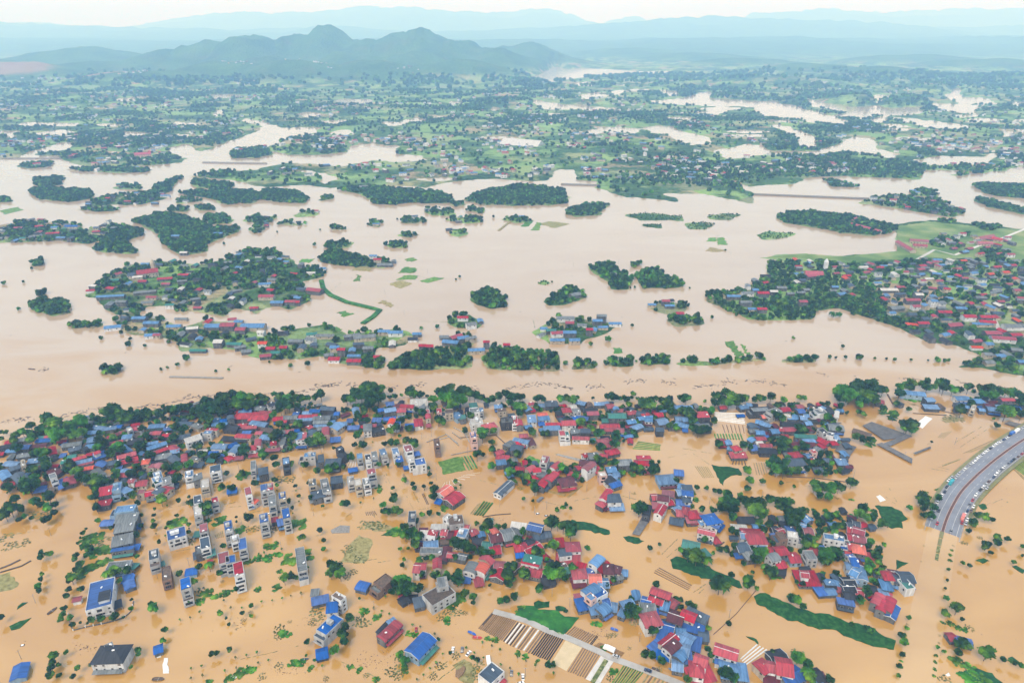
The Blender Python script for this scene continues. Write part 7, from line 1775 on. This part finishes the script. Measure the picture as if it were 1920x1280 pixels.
for k, (x0, y0, x1, y1) in enumerate(EDGES):
    a, b = P(x0, y0), P(x1, y1)
    d = b - a
    nrm = Vector((-d.y, d.x, 0)).normalized()
    n_ = max(2, int(d.length / 3))
    for j in range(n_):
        if rgd.random() < 0.3: continue
        w = rgd.uniform(.12, .4) * (1 if y0 > 650 else 2)
        p0, p1 = a.lerp(b, j / n_) + nrm * rgd.uniform(-.2, .2), a.lerp(b, (j + rgd.uniform(.6, 1)) / n_) + nrm * rgd.uniform(-.2, .2)
        mb.hexa([p0 - nrm * w + Vector((0, 0, -.2)), p1 - nrm * w + Vector((0, 0, -.2)), p1 + nrm * w + Vector((0, 0, -.2)), p0 + nrm * w + Vector((0, 0, -.2)),
                 p0 - nrm * w * .6 + Vector((0, 0, .06)), p1 - nrm * w * .6 + Vector((0, 0, .06)), p1 + nrm * w * .6 + Vector((0, 0, .06)), p0 + nrm * w * .6 + Vector((0, 0, .06))])
o = mb.build('drowned_plot_edges', M_DRY)
tag(o, 'faint broken lines of drowned plot edges in the shallow flood', 'plot edges', kind='stuff')

# white sheeting and odd tarpaulins
for pl, lb, mt in (([(1716, 795), (1735, 780), (1748, 785), (1740, 792), (1730, 803)], 'rumpled white tarpaulin spread in open water', M_WHITE), ([(1643, 930), (1650, 927), (1660, 938), (1650, 941)], 'faint white tarpaulin awash left of the highway', M_WHITE), ([(305, 1262), (309, 1232), (316, 1232), (314, 1263)], 'long white sheet lying in the flooded yard', M_WHITE),
                   ([(290, 1227), (302, 1224), (304, 1230), (295, 1233)], 'white sheet beside the blue shed', M_WHITE), ([(1773, 1263), (1779, 1259), (1782, 1266), (1776, 1268)], 'white rag of sheeting at the lane edge', M_WHITE)):
    sheet('tarpaulin', pl, 0.25, mt, lb, 'tarpaulin', bump=1.5, seed=9)

# ------------------------------------------------------------------ causeways far out
for i, (a, b, lb) in enumerate((((1412, 363.5), (1630, 372), 'long straight causeway across the wide water'), ((1052, 345), (1125, 347), 'short causeway beside the wooded island'), ((-60, 297), (116, 296.5), 'low causeway at the left edge behind the islands'), ((380, 304), (500, 306), 'thin causeway at the far left river'))):
    A, B = P(*a, 2), P(*b, 2)
    t = empty('causeway', A[:]); t.location.z = 0
    d = B - A
    ribbon('deck', None, 7, 0, M_CONC, None, parent=t, world=[Vector((0, 0, 2)), Vector((d.x, d.y, 2))], thick=1.2)
    nrm = Vector((-d.y, d.x, 0)).normalized()
    for s in (-3.2, 3.2): ribbon('rail', None, 0.4, 0, M_CONC, None, parent=t, world=[nrm * s + Vector((0, 0, 3)), nrm * s + Vector((d.x, d.y, 3))], thick=0.9)
    n_ = max(3, int(d.length / 24))
    for k in range(n_ + 1):
        pm = MB(); pm.box(-1, 1, -1, 1, -2.5, 0.79); q = d * (k / n_); pm.build('pier', M_CONC, t, (q.x, q.y, 0))
    tag(t, lb, 'causeway')
# ------------------------------------------------------------------ churches and schools across the river
def block(t, name, A, B, w, h, rise, wall, roof, base):
    d = B - A; L = d.length; rz = math.atan2(d.y, d.x); c = (A + B) / 2 - base; hw = w / 2; hl = L / 2
    m = MB(); m.extrude_x([(-hw, -1), (hw, -1), (hw, h), (0, h + rise), (-hw, h)], -hl, hl)
    o = m.build('wall', wall, t, (c.x, c.y, 0)); o.rotation_euler.z = rz
    m = MB(); m.extrude_x(gable_prof(hw, h + .05, rise, .3, .8), -hl - .6, hl + .6)
    r = m.build('roof', roof, t, (c.x, c.y, 0)); r.rotation_euler.z = rz
    k = int(L / 4.5)
    for i in range(k):
        for f in range(max(1, int(h / 3.5))):
            x = (i + .5) / k * L - hl
            q = Vector((x * math.cos(rz) + hw * math.sin(rz), x * math.sin(rz) - hw * math.cos(rz), 0))
            put('window', WINDOW, t, (c.x + q.x, c.y + q.y, 1.2 + f * 3.5), rz, (1.3, 1.5, 1.2))


for nm, cat, lb, blocks, tower in (
        ('church', 'church', 'cream church with long red roof and pointed tower on the left island', [((257, 512), (296, 507), 14, 9, 'C', 'r')], (291, 516, 26)),
        ('church', 'church', 'pale church with red roof and white tower in the right hamlet', [((1509, 512), (1542, 513), 13, 8, 'C', 'p')], (1546, 510, 22)),
        ('school', 'school', 'red-roofed angled school on the end of the wooded island', [((1594, 419), (1652, 434), 11, 8, 'C', 'p'), ((1597, 415), (1605, 408), 10, 8, 'C', 'p')], None),
        ('school', 'school', 'red-roofed school block at the head of the green meadow', [((1684, 453), (1713, 470), 13, 8, 'C', 'p'), ((1706, 450), (1740, 452), 11, 8, 'C', 'p'), ((1712, 459), (1738, 461), 10, 7, 'C', 'r')], None),
        ('school', 'school', 'pink-roofed school group on the green meadow at the right', [((1835, 447), (1862, 442), 14, 7, 'P', 'p'), ((1832, 455), (1860, 456), 12, 7, 'P', 'p'), ((1862, 446), (1880, 450), 12, 7, 'P', 'r')], None),
        ('factory_hall', 'hall', 'pale factory hall on the far left shore', [((252, 290), (283, 288), 18, 12, 'P', 'p')], None),
        ('factory_hall', 'hall', 'white greenhouse sheds on the far plain', [((945, 268), (1015, 274), 60, 4, 'W', 'w')], None)):
    base = P(*blocks[0][0], 0)
    t = empty(nm, base[:])
    for a, b, w, h, wc, rc in blocks:
        if nm == 'school': w, h = w * .72, h * .72
        block(t, nm, P(*a, h), P(*b, h), w, h, w * 0.28, WALL[wc], ROOF[rc], base)
    if tower:
        q = P(tower[0], tower[1], 0) - base
        m = MB(); m.box(-2.6, 2.6, -2.6, 2.6, -1, tower[2] * .75)
        m.hexa([(-2.9, -2.9, tower[2] * .75), (2.9, -2.9, tower[2] * .75), (2.9, 2.9, tower[2] * .75), (-2.9, 2.9, tower[2] * .75), (-.2, -.2, tower[2]), (.2, -.2, tower[2]), (.2, .2, tower[2]), (-.2, .2, tower[2])])
        m.build('tower', WALL['C'] if nm == 'church' and tower[0] < 900 else WALL['W'], t, (q.x, q.y, 0))
    tag(t, lb, cat)

# ------------------------------------------------------------------ fields
for i, pl in enumerate(FIELDS):
    x, y = pl[0]
    o, _ = sheet('field', pl, 0.5 if i not in (20, 24, 25) else 1.75, M_CROP if i % 4 else M_OLIVE, None, 'field', group='green plots clear of the flood', bump=6, seed=i)
    label_later(o, '%s plot beyond the river' % ('green' if i % 4 else 'olive'), P(x, y), 'such')

M_MEADOW = leaf_mat('meadow_grass', (0.055, 0.13, 0.03), (0.12, 0.20, 0.055), (0.23, 0.25, 0.11), scale=0.022, rnd=0.05)
o, _ = sheet('meadow', MEADOW_PX, 1.35, M_MEADOW, None, None, bump=6, seed=8)
tag(o, 'pale green meadow round the red-roofed schools', None, kind='structure')
for pl, lb in (([(1720, 486), (1752, 468), (1790, 478)], 'pale lane crossing the green meadow'), ([(1790, 478), (1832, 462), (1870, 450), (1925, 428)], 'pale road leaving the meadow at the right edge'), ([(1852, 578), (1862, 592), (1870, 610), (1876, 628)], 'pale village street curving between red roofs')):
    ribbon('lane', pl, 5, 1.6, M_PATH, lb, kind='structure', thick=1.5)

# ------------------------------------------------------------------ hamlets beyond the river: more houses than one can count, in one mesh
fm = MB()
FMATS = [WALL['W'], WALL['G'], WALL['C']] + [ROOF[k] for k in 'rplgsbtdow']
rgf = random.Random(99)
occupied = []


def far_house(x, y, z, L, W, h, rz, roof, wall):
    c, s = math.cos(rz), math.sin(rz)
    def T(u, v, w): return (x + u * c - v * s, y + u * s + v * c, z + w)
    hl, hw = L / 2, W / 2
    rise = W * .18
    fm.poly([T(-hl, -hw, -2), T(hl, -hw, -2), T(hl, -hw, h), T(-hl, -hw, h)], wall)
    fm.poly([T(hl, hw, -2), T(-hl, hw, -2), T(-hl, hw, h), T(hl, hw, h)], wall)
    fm.poly([T(hl, -hw, -2), T(hl, hw, -2), T(hl, hw, h), T(hl, 0, h + rise), T(hl, -hw, h)], wall)
    fm.poly([T(-hl, hw, -2), T(-hl, -hw, -2), T(-hl, -hw, h), T(-hl, 0, h + rise), T(-hl, hw, h)], wall)
    o = .6
    for sg in (-1, 1):
        e = sg * (hw + o); ze = h - o * .36
        q = [T(-hl - o, e, ze + .1), T(hl + o, e, ze + .1), T(hl + o, 0, h + rise + .12), T(-hl - o, 0, h + rise + .12)]
        fm.poly(q if sg < 0 else q[::-1], roof)
    # dark door and window patches are flat dark-coloured faces on the valley side
    if h > 3.4:
        for k in range(2):
            u = (-.5 + k) * L * .5
            fm.poly([T(u - .7, -hw - .04, h - 2.2), T(u + .7, -hw - .04, h - 2.2), T(u + .7, -hw - .04, h - .9), T(u - .7, -hw - .04, h - .9)], len(FMATS) - 3)


def scatter_houses(poly, n, keep=None, tilt=0.0, kinds=None):
    lo, hi = poly.min(0), poly.max(0)
    tries = 0
    made = 0
    while made < n and tries < n * 40:
        tries += 1
        q = np.array([[rgf.uniform(lo[0], hi[0]), rgf.uniform(lo[1], hi[1])]])
        if not pip(q, poly)[0]: continue
        if keep and not keep(*to_px((q[0, 0], q[0, 1], 0))): continue
        if any((q[0, 0] - a) ** 2 + (q[0, 1] - b) ** 2 < (r + 6) ** 2 for a, b, r in occupied): continue
        s_ = land_sdf(q); z = max(land_height(q, s_)[0], 0.2)
        rz = rgf.choice((0, 0, math.pi / 2)) + tilt + rgf.gauss(0, .22)
        roof = rgf.choice(kinds or [3, 4, 4, 5, 5, 6, 6, 6, 7, 7, 9, 10, 10, 12])
        far_house(q[0, 0], q[0, 1], z, rgf.uniform(8, 14), rgf.uniform(6, 8.5), rgf.choice((3, 3.2, 3.4, 5.5)), rz, roof, rgf.choice((0, 1, 1, 1, 2)))
        occupied.append((q[0, 0], q[0, 1], 7))
        made += 1


# mid-distance roofs that stand out, traced: photo x, y, length, width, height, heading, roof index
for x, y, L, W, h, a, rf in ((208, 556, 42, 9, 4, .15, 5), (228, 566, 16, 9, 7, 0, 6), (272, 548, 34, 9, 4, .3, 6), (285, 558, 16, 8, 4, 0, 4), (310, 523, 24, 10, 4, .2, 3), (345, 516, 18, 9, 4, 0, 3), (268, 528, 14, 9, 4, 0, 3), (312, 533, 14, 9, 4, 0, 4), (212, 612, 22, 12, 4, .3, 5),
        (262, 597, 20, 10, 5, 0, 5), (285, 606, 22, 10, 5, 0, 5), (327, 612, 20, 10, 4, .1, 5), (340, 597, 18, 7, 3, 0, 6), (285, 627, 18, 10, 4, .2, 5), (295, 627, 10, 8, 5, 0, 4), (400, 612, 22, 14, 5, 0, 5), (428, 610, 20, 14, 7, 0, 4), (452, 618, 14, 12, 6, 0, 4), (475, 610, 34, 16, 6, 0, 5), (448, 602, 12, 9, 3, 0, 5),
        (410, 640, 12, 12, 7, 0, 12), (440, 645, 20, 8, 4, -.1, 9), (372, 656, 22, 7, 3, 0, 9), (450, 650, 14, 8, 4, .4, 6), (590, 543, 26, 14, 6, -.3, 4), (545, 566, 16, 10, 5, 0, 4), (555, 566, 12, 9, 5, 0, 3), (500, 556, 24, 12, 5, 0, 4), (520, 566, 20, 10, 5, 0, 5), (497, 533, 20, 10, 5, .2, 5), (510, 525, 14, 10, 5, 0, 6),
        (493, 644, 12, 9, 6, 0, 11), (508, 654, 12, 9, 4, 0, 3), (532, 652, 10, 8, 4, 0, 3), (498, 666, 14, 9, 4, .2, 4), (517, 662, 12, 8, 3, 0, 9), (640, 656, 10, 8, 9, 0, 3), (628, 652, 12, 9, 6, 0, 5), (627, 672, 14, 11, 4, 0, 3), (664, 676, 18, 9, 4, 0, 3), (665, 668, 18, 7, 3, 0, 5), (708, 668, 10, 8, 3, 0, 3),
        (720, 622, 16, 9, 5, 0, 5), (742, 624, 20, 10, 5, 0, 5), (782, 625, 12, 8, 4, 0, 5), (684, 632, 30, 12, 5, .2, 6), (660, 630, 22, 9, 5, .3, 6), (610, 630, 24, 9, 4, 0, 6), (555, 640, 20, 9, 4, 0, 6), (585, 627, 14, 9, 4, .2, 9), (792, 647, 9, 8, 8, 0, 3), (806, 648, 9, 8, 8, 0, 3), (845, 640, 22, 11, 5, -.2, 5),
        (855, 632, 18, 10, 6, .7, 4), (868, 634, 16, 10, 6, .3, 5), (882, 634, 16, 8, 6, .5, 6), (912, 640, 8, 7, 9, 0, 3), (893, 655, 22, 9, 5, .1, 5), (950, 645, 9, 7, 5, 0, 3), (868, 596, 16, 8, 5, 0, 3), (883, 607, 14, 11, 6, .4, 6), (1060, 597, 26, 11, 5, 0, 6), (1068, 606, 12, 9, 6, 0, 4), (1128, 592, 14, 9, 10, 0, 6), (1120, 602, 14, 9, 6, 0, 5),
        (1153, 606, 18, 8, 4, 0, 5), (1105, 618, 9, 8, 8, 0, 3), (1045, 625, 18, 10, 5, .2, 4), (1068, 624, 18, 10, 6, 0, 5), (1033, 620, 14, 8, 5, 0, 9), (1045, 637, 20, 9, 4, 0, 5), (1015, 627, 14, 6, 3, .8, 6), (1078, 553, 18, 12, 4, .5, 6), (1150, 514, 10, 9, 5, 0, 6), (1248, 565, 12, 9, 7, 0, 4), (1222, 571, 12, 8, 4, 0, 5), (1255, 574, 14, 8, 4, 0, 5),
        (1375, 556, 22, 9, 5, 0, 5), (1402, 550, 18, 10, 6, 0, 6), (1398, 567, 18, 10, 6, 0, 6), (1430, 550, 18, 11, 6, 0, 3), (1428, 580, 14, 9, 6, 0, 3), (1410, 580, 14, 9, 4, 0, 5), (1665, 544, 28, 12, 4, 0, 12), (1710, 563, 22, 11, 6, 0, 4), (1722, 553, 12, 10, 9, 0, 12), (1770, 586, 20, 10, 5, 0, 3), (1816, 594, 18, 12, 6, 0, 3), (1847, 595, 18, 11, 7, 0, 3),
        (1850, 604, 22, 10, 6, -.2, 3), (1788, 610, 22, 12, 4, .2, 4), (1840, 608, 30, 9, 4, 0, 5), (1860, 625, 22, 12, 5, 0, 4), (1880, 635, 30, 12, 5, -.2, 4), (1905, 612, 36, 13, 5, 0, 6), (1750, 565, 10, 9, 9, 0, 5), (1680, 578, 22, 12, 4, .2, 6), (1505, 566, 12, 10, 7, 0, 4), (1465, 540, 16, 10, 5, 0, 6), (1450, 547, 12, 9, 6, 0, 12),
        (100, 438, 26, 10, 4, .2, 3), (75, 425, 18, 9, 4, 0, 3), (35, 428, 18, 9, 4, 0, 4), (135, 425, 28, 12, 4, 0, 8), (115, 446, 18, 9, 4, 0, 5), (330, 443, 16, 10, 5, 0, 5), (345, 473, 14, 9, 5, 0, 12), (410, 438, 18, 9, 4, 0, 5), (310, 367, 24, 9, 4, 0, 5), (290, 380, 16, 8, 4, 0, 5), (240, 378, 18, 9, 4, 0, 4), (700, 480, 14, 9, 6, 0, 5), (708, 487, 14, 9, 6, 0, 3), (722, 496, 28, 12, 3, 0, 6)):
    p = P(x, y, h)
    s_ = land_sdf(np.array([[p.x, p.y]])); z = min(max(land_height(np.array([[p.x, p.y]]), s_)[0], 0.0), 1.3)
    far_house(p.x, p.y, z, L * .85, W * .85, h, a, rf, rgf.choice((0, 1, 1, 1, 2)))
    occupied.append((p.x, p.y, max(L, W) * .5))

for k, p in ISLES_W:
    if k != 'V': continue
    px0 = [to_px((x, y, 0)) for x, y in p]
    ar = 0.5 * abs(np.dot(p[:, 0], np.roll(p[:, 1], 1)) - np.dot(p[:, 1], np.roll(p[:, 0], 1)))
    mx = np.mean([q[0] for q in px0])
    if mx > 1500 and ar > 60000:
        scatter_houses(p, 330, lambda x, y: x > 1600 + (y - 500) * 0.7 or (x > 1360 and y < 560 and (int(x / 40) % 2)), .1, [3, 3, 4, 4, 11, 5, 5, 5, 6, 6, 6, 6, 7, 7, 7, 12, 10])
    else:
        scatter_houses(p, int(ar / 1050))
scatter_houses(wpoly([(1740, 440), (1800, 440), (1905, 450), (1905, 485), (1760, 480)]), 26, None, .1, [3, 4, 4, 6, 6, 5, 12])
# far plain: villages as tight knots of pale roofs
rgv = random.Random(321)
for k in range(260):
    x, y = rgv.uniform(-150, 2070), 150 + 185 * rgv.random() ** 0.8
    c = P(x, y, 0)
    if land_sdf(np.array([[c.x, c.y]]))[0] < 15: continue
    d = c.length
    for j in range(rgv.randrange(3, 15)):
        q = np.array([[c.x + rgv.gauss(0, 60), c.y + rgv.gauss(0, 60)]])
        s_ = land_sdf(q)
        if s_[0] < 8: continue
        z = max(land_height(q, s_)[0], .3)
        far_house(q[0, 0], q[0, 1], z, rgv.uniform(10, 22), rgv.uniform(8, 12), rgv.uniform(4, 8), rgv.uniform(0, 3), rgv.choice([3, 4, 5, 5, 6, 6, 12, 12]), rgv.choice((0, 0, 1, 2)))
        occupied.append((q[0, 0], q[0, 1], 7))
o = fm.build('distant_houses', FMATS)
tag(o, 'hundreds of small houses in the hamlets beyond the river', 'houses', kind='stuff')

# ------------------------------------------------------------------ woods: leafy crowns set on points, one object
OCC = np.array(occupied) if occupied else np.zeros((0, 3))
def wood(poly, cell, rmin, rmax, gap=0.0, avoid=True, cond=None):
    lo, hi = poly.min(0), poly.max(0)
    nx, ny = int((hi[0] - lo[0]) / cell) + 1, int((hi[1] - lo[1]) / cell) + 1
    gx, gy = np.meshgrid(np.arange(nx), np.arange(ny))
    q = np.stack([lo[0] + (gx.ravel() + RNG.random(nx * ny)) * cell, lo[1] + (gy.ravel() + RNG.random(nx * ny)) * cell], 1)
    q = q[pip(q, poly)]
    if gap: q = q[RNG.random(len(q)) > gap]
    if cond is not None and len(q): q = q[cond(q)]
    if not len(q): return
    s = land_sdf(q)
    q, s = q[s > -1.5], s[s > -1.5]
    if avoid and len(OCC) and len(q):
        near = OCC[(OCC[:, 0] > lo[0] - 30) & (OCC[:, 0] < hi[0] + 30) & (OCC[:, 1] > lo[1] - 30) & (OCC[:, 1] < hi[1] + 30)]
        if len(near):
            keep = np.ones(len(q), bool)
            for a, b, r in near: keep &= ~(((q[:, 0] - a) ** 2 < (r + 2) ** 2) & (q[:, 1] - b < r + 1) & (q[:, 1] - b > -(r + 3)))
            q, s = q[keep], s[keep]
    if not len(q): return
    z = np.maximum(land_height(q, s), 0)
    r = rmin + (rmax - rmin) * RNG.random(len(q)) ** 1.4
    for (x, y), zz, rr in zip(q, z, r):
        stuff_pts.append((x, y, zz + rr * 0.75, rr, random.random() * 6.28, random.randrange(12)))


for k, p in ISLES_W:
    if k == 'W': wood(p, 6.5, 3.2, 6.2)
    elif k == 'V':
        ar = 0.5 * abs(np.dot(p[:, 0], np.roll(p[:, 1], 1)) - np.dot(p[:, 1], np.roll(p[:, 0], 1)))
        big = ar > 60000 and p[:, 0].mean() > 200
        if big:
            def dens(q):
                px = np.array([to_px((x, y, 0)) for x, y in q])
                town = px[:, 0] > 1600 + (px[:, 1] - 500) * 0.7
                return RNG.random(len(q)) < np.where(town, 0.72, 0.95)
            wood(p, 6.2, 2.6, 5.4, cond=dens)
        else: wood(p, 6.5, 2.8, 5.6, gap=0.10, cond=lambda q: fbm(q[:, 0] / 38, q[:, 1] / 38, 3, 15) > 0.38)
    elif k == 'S': wood(p, 5.0, 1.0, 2.0, gap=0.35)
for pl in ([(1755, 416), (1760, 410), (1795, 409), (1800, 416), (1780, 420)], [(1822, 424), (1835, 416), (1870, 418), (1878, 430), (1850, 434)], [(1745, 462), (1750, 448), (1775, 446), (1800, 455), (1798, 466), (1765, 466)], [(1832, 484), (1840, 470), (1880, 470), (1895, 482), (1870, 488)], [(1660, 432), (1682, 430), (1680, 437)],
           [(1795, 440), (1815, 438), (1818, 446), (1800, 448)]): wood(wpoly(pl), 6.5, 3.0, 5.6)
for x, y, r in ((190, 636, 6), (317, 643, 6), (272, 650, 5), (245, 637, 5), (242, 648, 8), (228, 626, 6), (350, 675, 10), (333, 686, 6), (302, 694, 5), (314, 690, 4), (405, 697, 4), (429, 694, 4), (36, 581, 5), (8, 533, 6), (505, 680, 4), (545, 688, 6), (577, 685, 8), (1140, 640, 9), (1060, 684, 7), (1108, 647, 6), (1193, 678, 4), (1487, 635, 5), (1580, 651, 5), (1555, 672, 6), (1567, 672, 4),
                (1585, 672, 5), (1611, 674, 10), (1640, 673, 4), (1662, 674, 4), (1677, 676, 5), (1708, 676, 4), (1740, 677, 3), (1757, 678, 8), (1770, 679, 6), (1778, 677, 5), (1705, 616, 7), (1732, 622, 7), (1560, 593, 10), (1572, 594, 8), (1600, 590, 7), (1618, 592, 6), (425, 570, 0), (1185, 612, 5), (1317, 600, 3), (1360, 470, 3), (925, 408, 4), (1190, 540, 4), (1182, 541, 3), (1293, 541, 3),
                (420, 458, 4), (60, 505, 4), (44, 530, 4), (520, 436, 3), (600, 432, 3), (745, 412, 3), (1290, 575, 6), (1335, 597, 5), (1380, 592, 5), (820, 615, 6), (790, 617, 6), (862, 520, 4), (855, 525, 3), (1424, 545, 4), (1380, 545, 5), (590, 460, 5), (545, 417, 3), (1100, 398, 3)):
    if r <= 0: continue
    g = P(x, y); rm = r * 0.62 * (g.y * CP + CAM_H * SP) / FPX * 1.3
    stuff_pts.append((g.x, g.y, rm * .8, rm, random.random() * 6, random.randrange(12)))
# trees and thickets crowding the yards of the dense quarters
QUARTERS = [[(0, 840), (60, 815), (160, 785), (260, 772), (330, 762), (420, 752), (520, 748), (620, 765), (640, 800), (620, 830), (560, 845), (480, 860), (330, 880), (330, 915), (260, 935), (190, 925), (150, 918), (60, 925), (0, 920)],
            [(640, 765), (700, 752), (800, 758), (960, 760), (960, 800), (900, 790), (830, 785), (770, 790), (700, 815), (650, 810)], [(960, 760), (1100, 758), (1330, 765), (1335, 800), (1230, 800), (1170, 840), (1150, 850), (1100, 820), (1000, 815), (960, 800)],
            [(930, 840), (1000, 870), (1160, 870), (1240, 860), (1240, 890), (1100, 905), (1060, 920), (960, 910)], [(1400, 760), (1580, 760), (1570, 800), (1590, 830), (1590, 890), (1440, 890), (1450, 850), (1405, 845)], [(1680, 745), (1920, 750), (1920, 785), (1800, 775), (1690, 770)],
            [(770, 1000), (900, 990), (1020, 1010), (1060, 1015), (1050, 1070), (1000, 1085), (880, 1060), (780, 1055)], [(1370, 985), (1590, 960), (1650, 1000), (1650, 1060), (1560, 1060), (1440, 1070), (1370, 1040)], [(1500, 1070), (1650, 1080), (1640, 1120), (1560, 1130)], [(1185, 1110), (1300, 1130), (1330, 1180), (1330, 1230), (1290, 1240), (1230, 1210)]]
HS = np.array(house_spots)
ym = MB()
YM = [WALL['G'], WALL['K']] + [ROOF[k] for k in 'dsgmnrl']
rgy = random.Random(404)
spots = []
fm_keep, fm = fm, ym
for Q in QUARTERS:
    pw = wpoly(Q)
    lo, hi = pw.min(0), pw.max(0)
    for k in range(int((hi[0] - lo[0]) * (hi[1] - lo[1]) / 60)):
        x, y = rgy.uniform(lo[0], hi[0]), rgy.uniform(lo[1], hi[1])
        if not pip(np.array([[x, y]]), pw)[0]: continue
        if (np.hypot(HS[:, 0] - x, HS[:, 1] - y) - HS[:, 2] * 0.75).min() < 2.2: continue
        if any((x - a) ** 2 + (y - b) ** 2 < 30 for a, b in spots): continue
        if fbm(np.array([x / 55]), np.array([y / 55]), 3, 91)[0] < 0.40: continue
        spots.append((x, y))
        far_house(x, y, 0, rgy.uniform(5, 9), rgy.uniform(3.6, 5.5), rgy.uniform(2.2, 3.3), rgy.choice((0.15, 1.7)) + rgy.gauss(0, .2), rgy.choice((2, 2, 2, 3, 3, 4, 5, 6, 7, 8)), rgy.choice((0, 1)))
o = ym.build('backyard_sheds', YM)
tag(o, 'clutter of small dark sheds filling the yards between the houses', 'sheds', kind='stuff')
fm = fm_keep
HS = np.vstack([HS, np.array([(a, b, 3.0) for a, b in spots])])
for Q in QUARTERS:
    pw = wpoly(Q)
    lo, hi = pw.min(0), pw.max(0)
    n_ = int((hi[0] - lo[0]) * (hi[1] - lo[1]) / 34)
    q = np.stack([RNG.uniform(lo[0], hi[0], n_), RNG.uniform(lo[1], hi[1], n_)], 1)
    q = q[pip(q, pw)]
    for x, y in q:
        d = np.hypot(HS[:, 0] - x, HS[:, 1] - y) - HS[:, 2] * 0.8
        if d.min() < 0.3: continue
        if fbm(np.array([x / 40]), np.array([y / 40]), 3, 77)[0] < 0.44: continue
        rr = RNG.uniform(1.8, 3.6)
        stuff_pts.append((x, y, rr * RNG.uniform(.6, 1.0), rr, random.random() * 6.28, random.randrange(12)))
# the mainland: woods in patches, thinning into copses and lone trees, larger masses farther off
for y0, y1, cell, r0, r1, thr in ((205, 390, 13, 4.0, 8.0, 0.545), (168, 205, 22, 7, 13, 0.55), (140, 168, 40, 12, 22, 0.55)):
    lo, hi = P(960, y1).y, P(960, y0).y
    wx = 0.95 * hi
    nx, ny = int(2 * wx / cell), int((hi - lo) / cell)
    gx, gy = np.meshgrid(np.arange(nx), np.arange(ny))
    q = np.stack([-wx + (gx.ravel() + RNG.random(nx * ny)) * cell, lo + (gy.ravel() + RNG.random(nx * ny)) * cell], 1)
    q = q[np.abs(q[:, 0]) < 0.92 * q[:, 1] + 150]
    nz = 0.6 * fbm(q[:, 0] / 170, q[:, 1] / 170, 4, 50) + 0.4 * fbm(q[:, 0] / 620, q[:, 1] / 620, 3, 60)
    q = q[(nz > thr) | (RNG.random(len(q)) < 0.10)]
    s = land_sdf(q)
    ok = s > 1
    # only where the sheet is mainland, islands have their own trees
    q, s = q[ok], s[ok]
    ok = sdf(q, MAIN_W) > 0
    q, s = q[ok], s[ok]
    z = land_height(q, s)
    k = z < 60
    q, z = q[k], z[k]
    r = r0 + (r1 - r0) * RNG.random(len(q)) ** 1.6
    for (x, y), zz, rr in zip(q, z, r):
        stuff_pts.append((x, y, max(zz, 0) + rr * 0.55, rr, random.random() * 6.28, random.randrange(12)))
print('wood points', len(stuff_pts))

proto = bpy.data.collections.new('crown_kinds')
for i, me in enumerate(CROWNS):
    proto.objects.link(bpy.data.objects.new('crown_kind_%02d' % i, me))
arr = np.array(stuff_pts, dtype=np.float64)
wme = bpy.data.meshes.new('woodland')
wme.vertices.add(len(arr))
wme.vertices.foreach_set('co', arr[:, :3].astype(np.float32).ravel())
for nm, tp, col in (('size', 'FLOAT', arr[:, 3]), ('turn', 'FLOAT', arr[:, 4])):
    at = wme.attributes.new(nm, tp, 'POINT'); at.data.foreach_set('value', col.astype(np.float32))
at = wme.attributes.new('which', 'INT', 'POINT'); at.data.foreach_set('value', arr[:, 5].astype(np.int32))
wme.update()
woods = link(bpy.data.objects.new('woodland', wme))
tag(woods, 'countless leafy trees of the hamlets, islands and far plain', 'woodland', kind='stuff')
ng = bpy.data.node_groups.new('set_crowns', 'GeometryNodeTree')
ng.interface.new_socket('Geometry', in_out='INPUT', socket_type='NodeSocketGeometry')
ng.interface.new_socket('Geometry', in_out='OUTPUT', socket_type='NodeSocketGeometry')
N, K = ng.nodes, ng.links
gi, go = N.new('NodeGroupInput'), N.new('NodeGroupOutput')
ci = N.new('GeometryNodeCollectionInfo'); ci.inputs['Collection'].default_value = proto
ci.inputs['Separate Children'].default_value = True; ci.inputs['Reset Children'].default_value = True
iop = N.new('GeometryNodeInstanceOnPoints'); iop.inputs['Pick Instance'].default_value = True
def attr(name, tp):
    a = N.new('GeometryNodeInputNamedAttribute'); a.data_type = tp; a.inputs['Name'].default_value = name
    return a.outputs['Attribute']
cx = N.new('ShaderNodeCombineXYZ'); K.new(attr('turn', 'FLOAT'), cx.inputs['Z'])
er = N.new('FunctionNodeEulerToRotation'); K.new(cx.outputs[0], er.inputs[0])
K.new(gi.outputs[0], iop.inputs['Points']); K.new(ci.outputs[0], iop.inputs['Instance'])
K.new(attr('which', 'INT'), iop.inputs['Instance Index']); K.new(er.outputs[0], iop.inputs['Rotation']); K.new(attr('size', 'FLOAT'), iop.inputs['Scale'])
K.new(iop.outputs[0], go.inputs[0])
md = woods.modifiers.new('crowns', 'NODES'); md.node_group = ng

settle_labels()
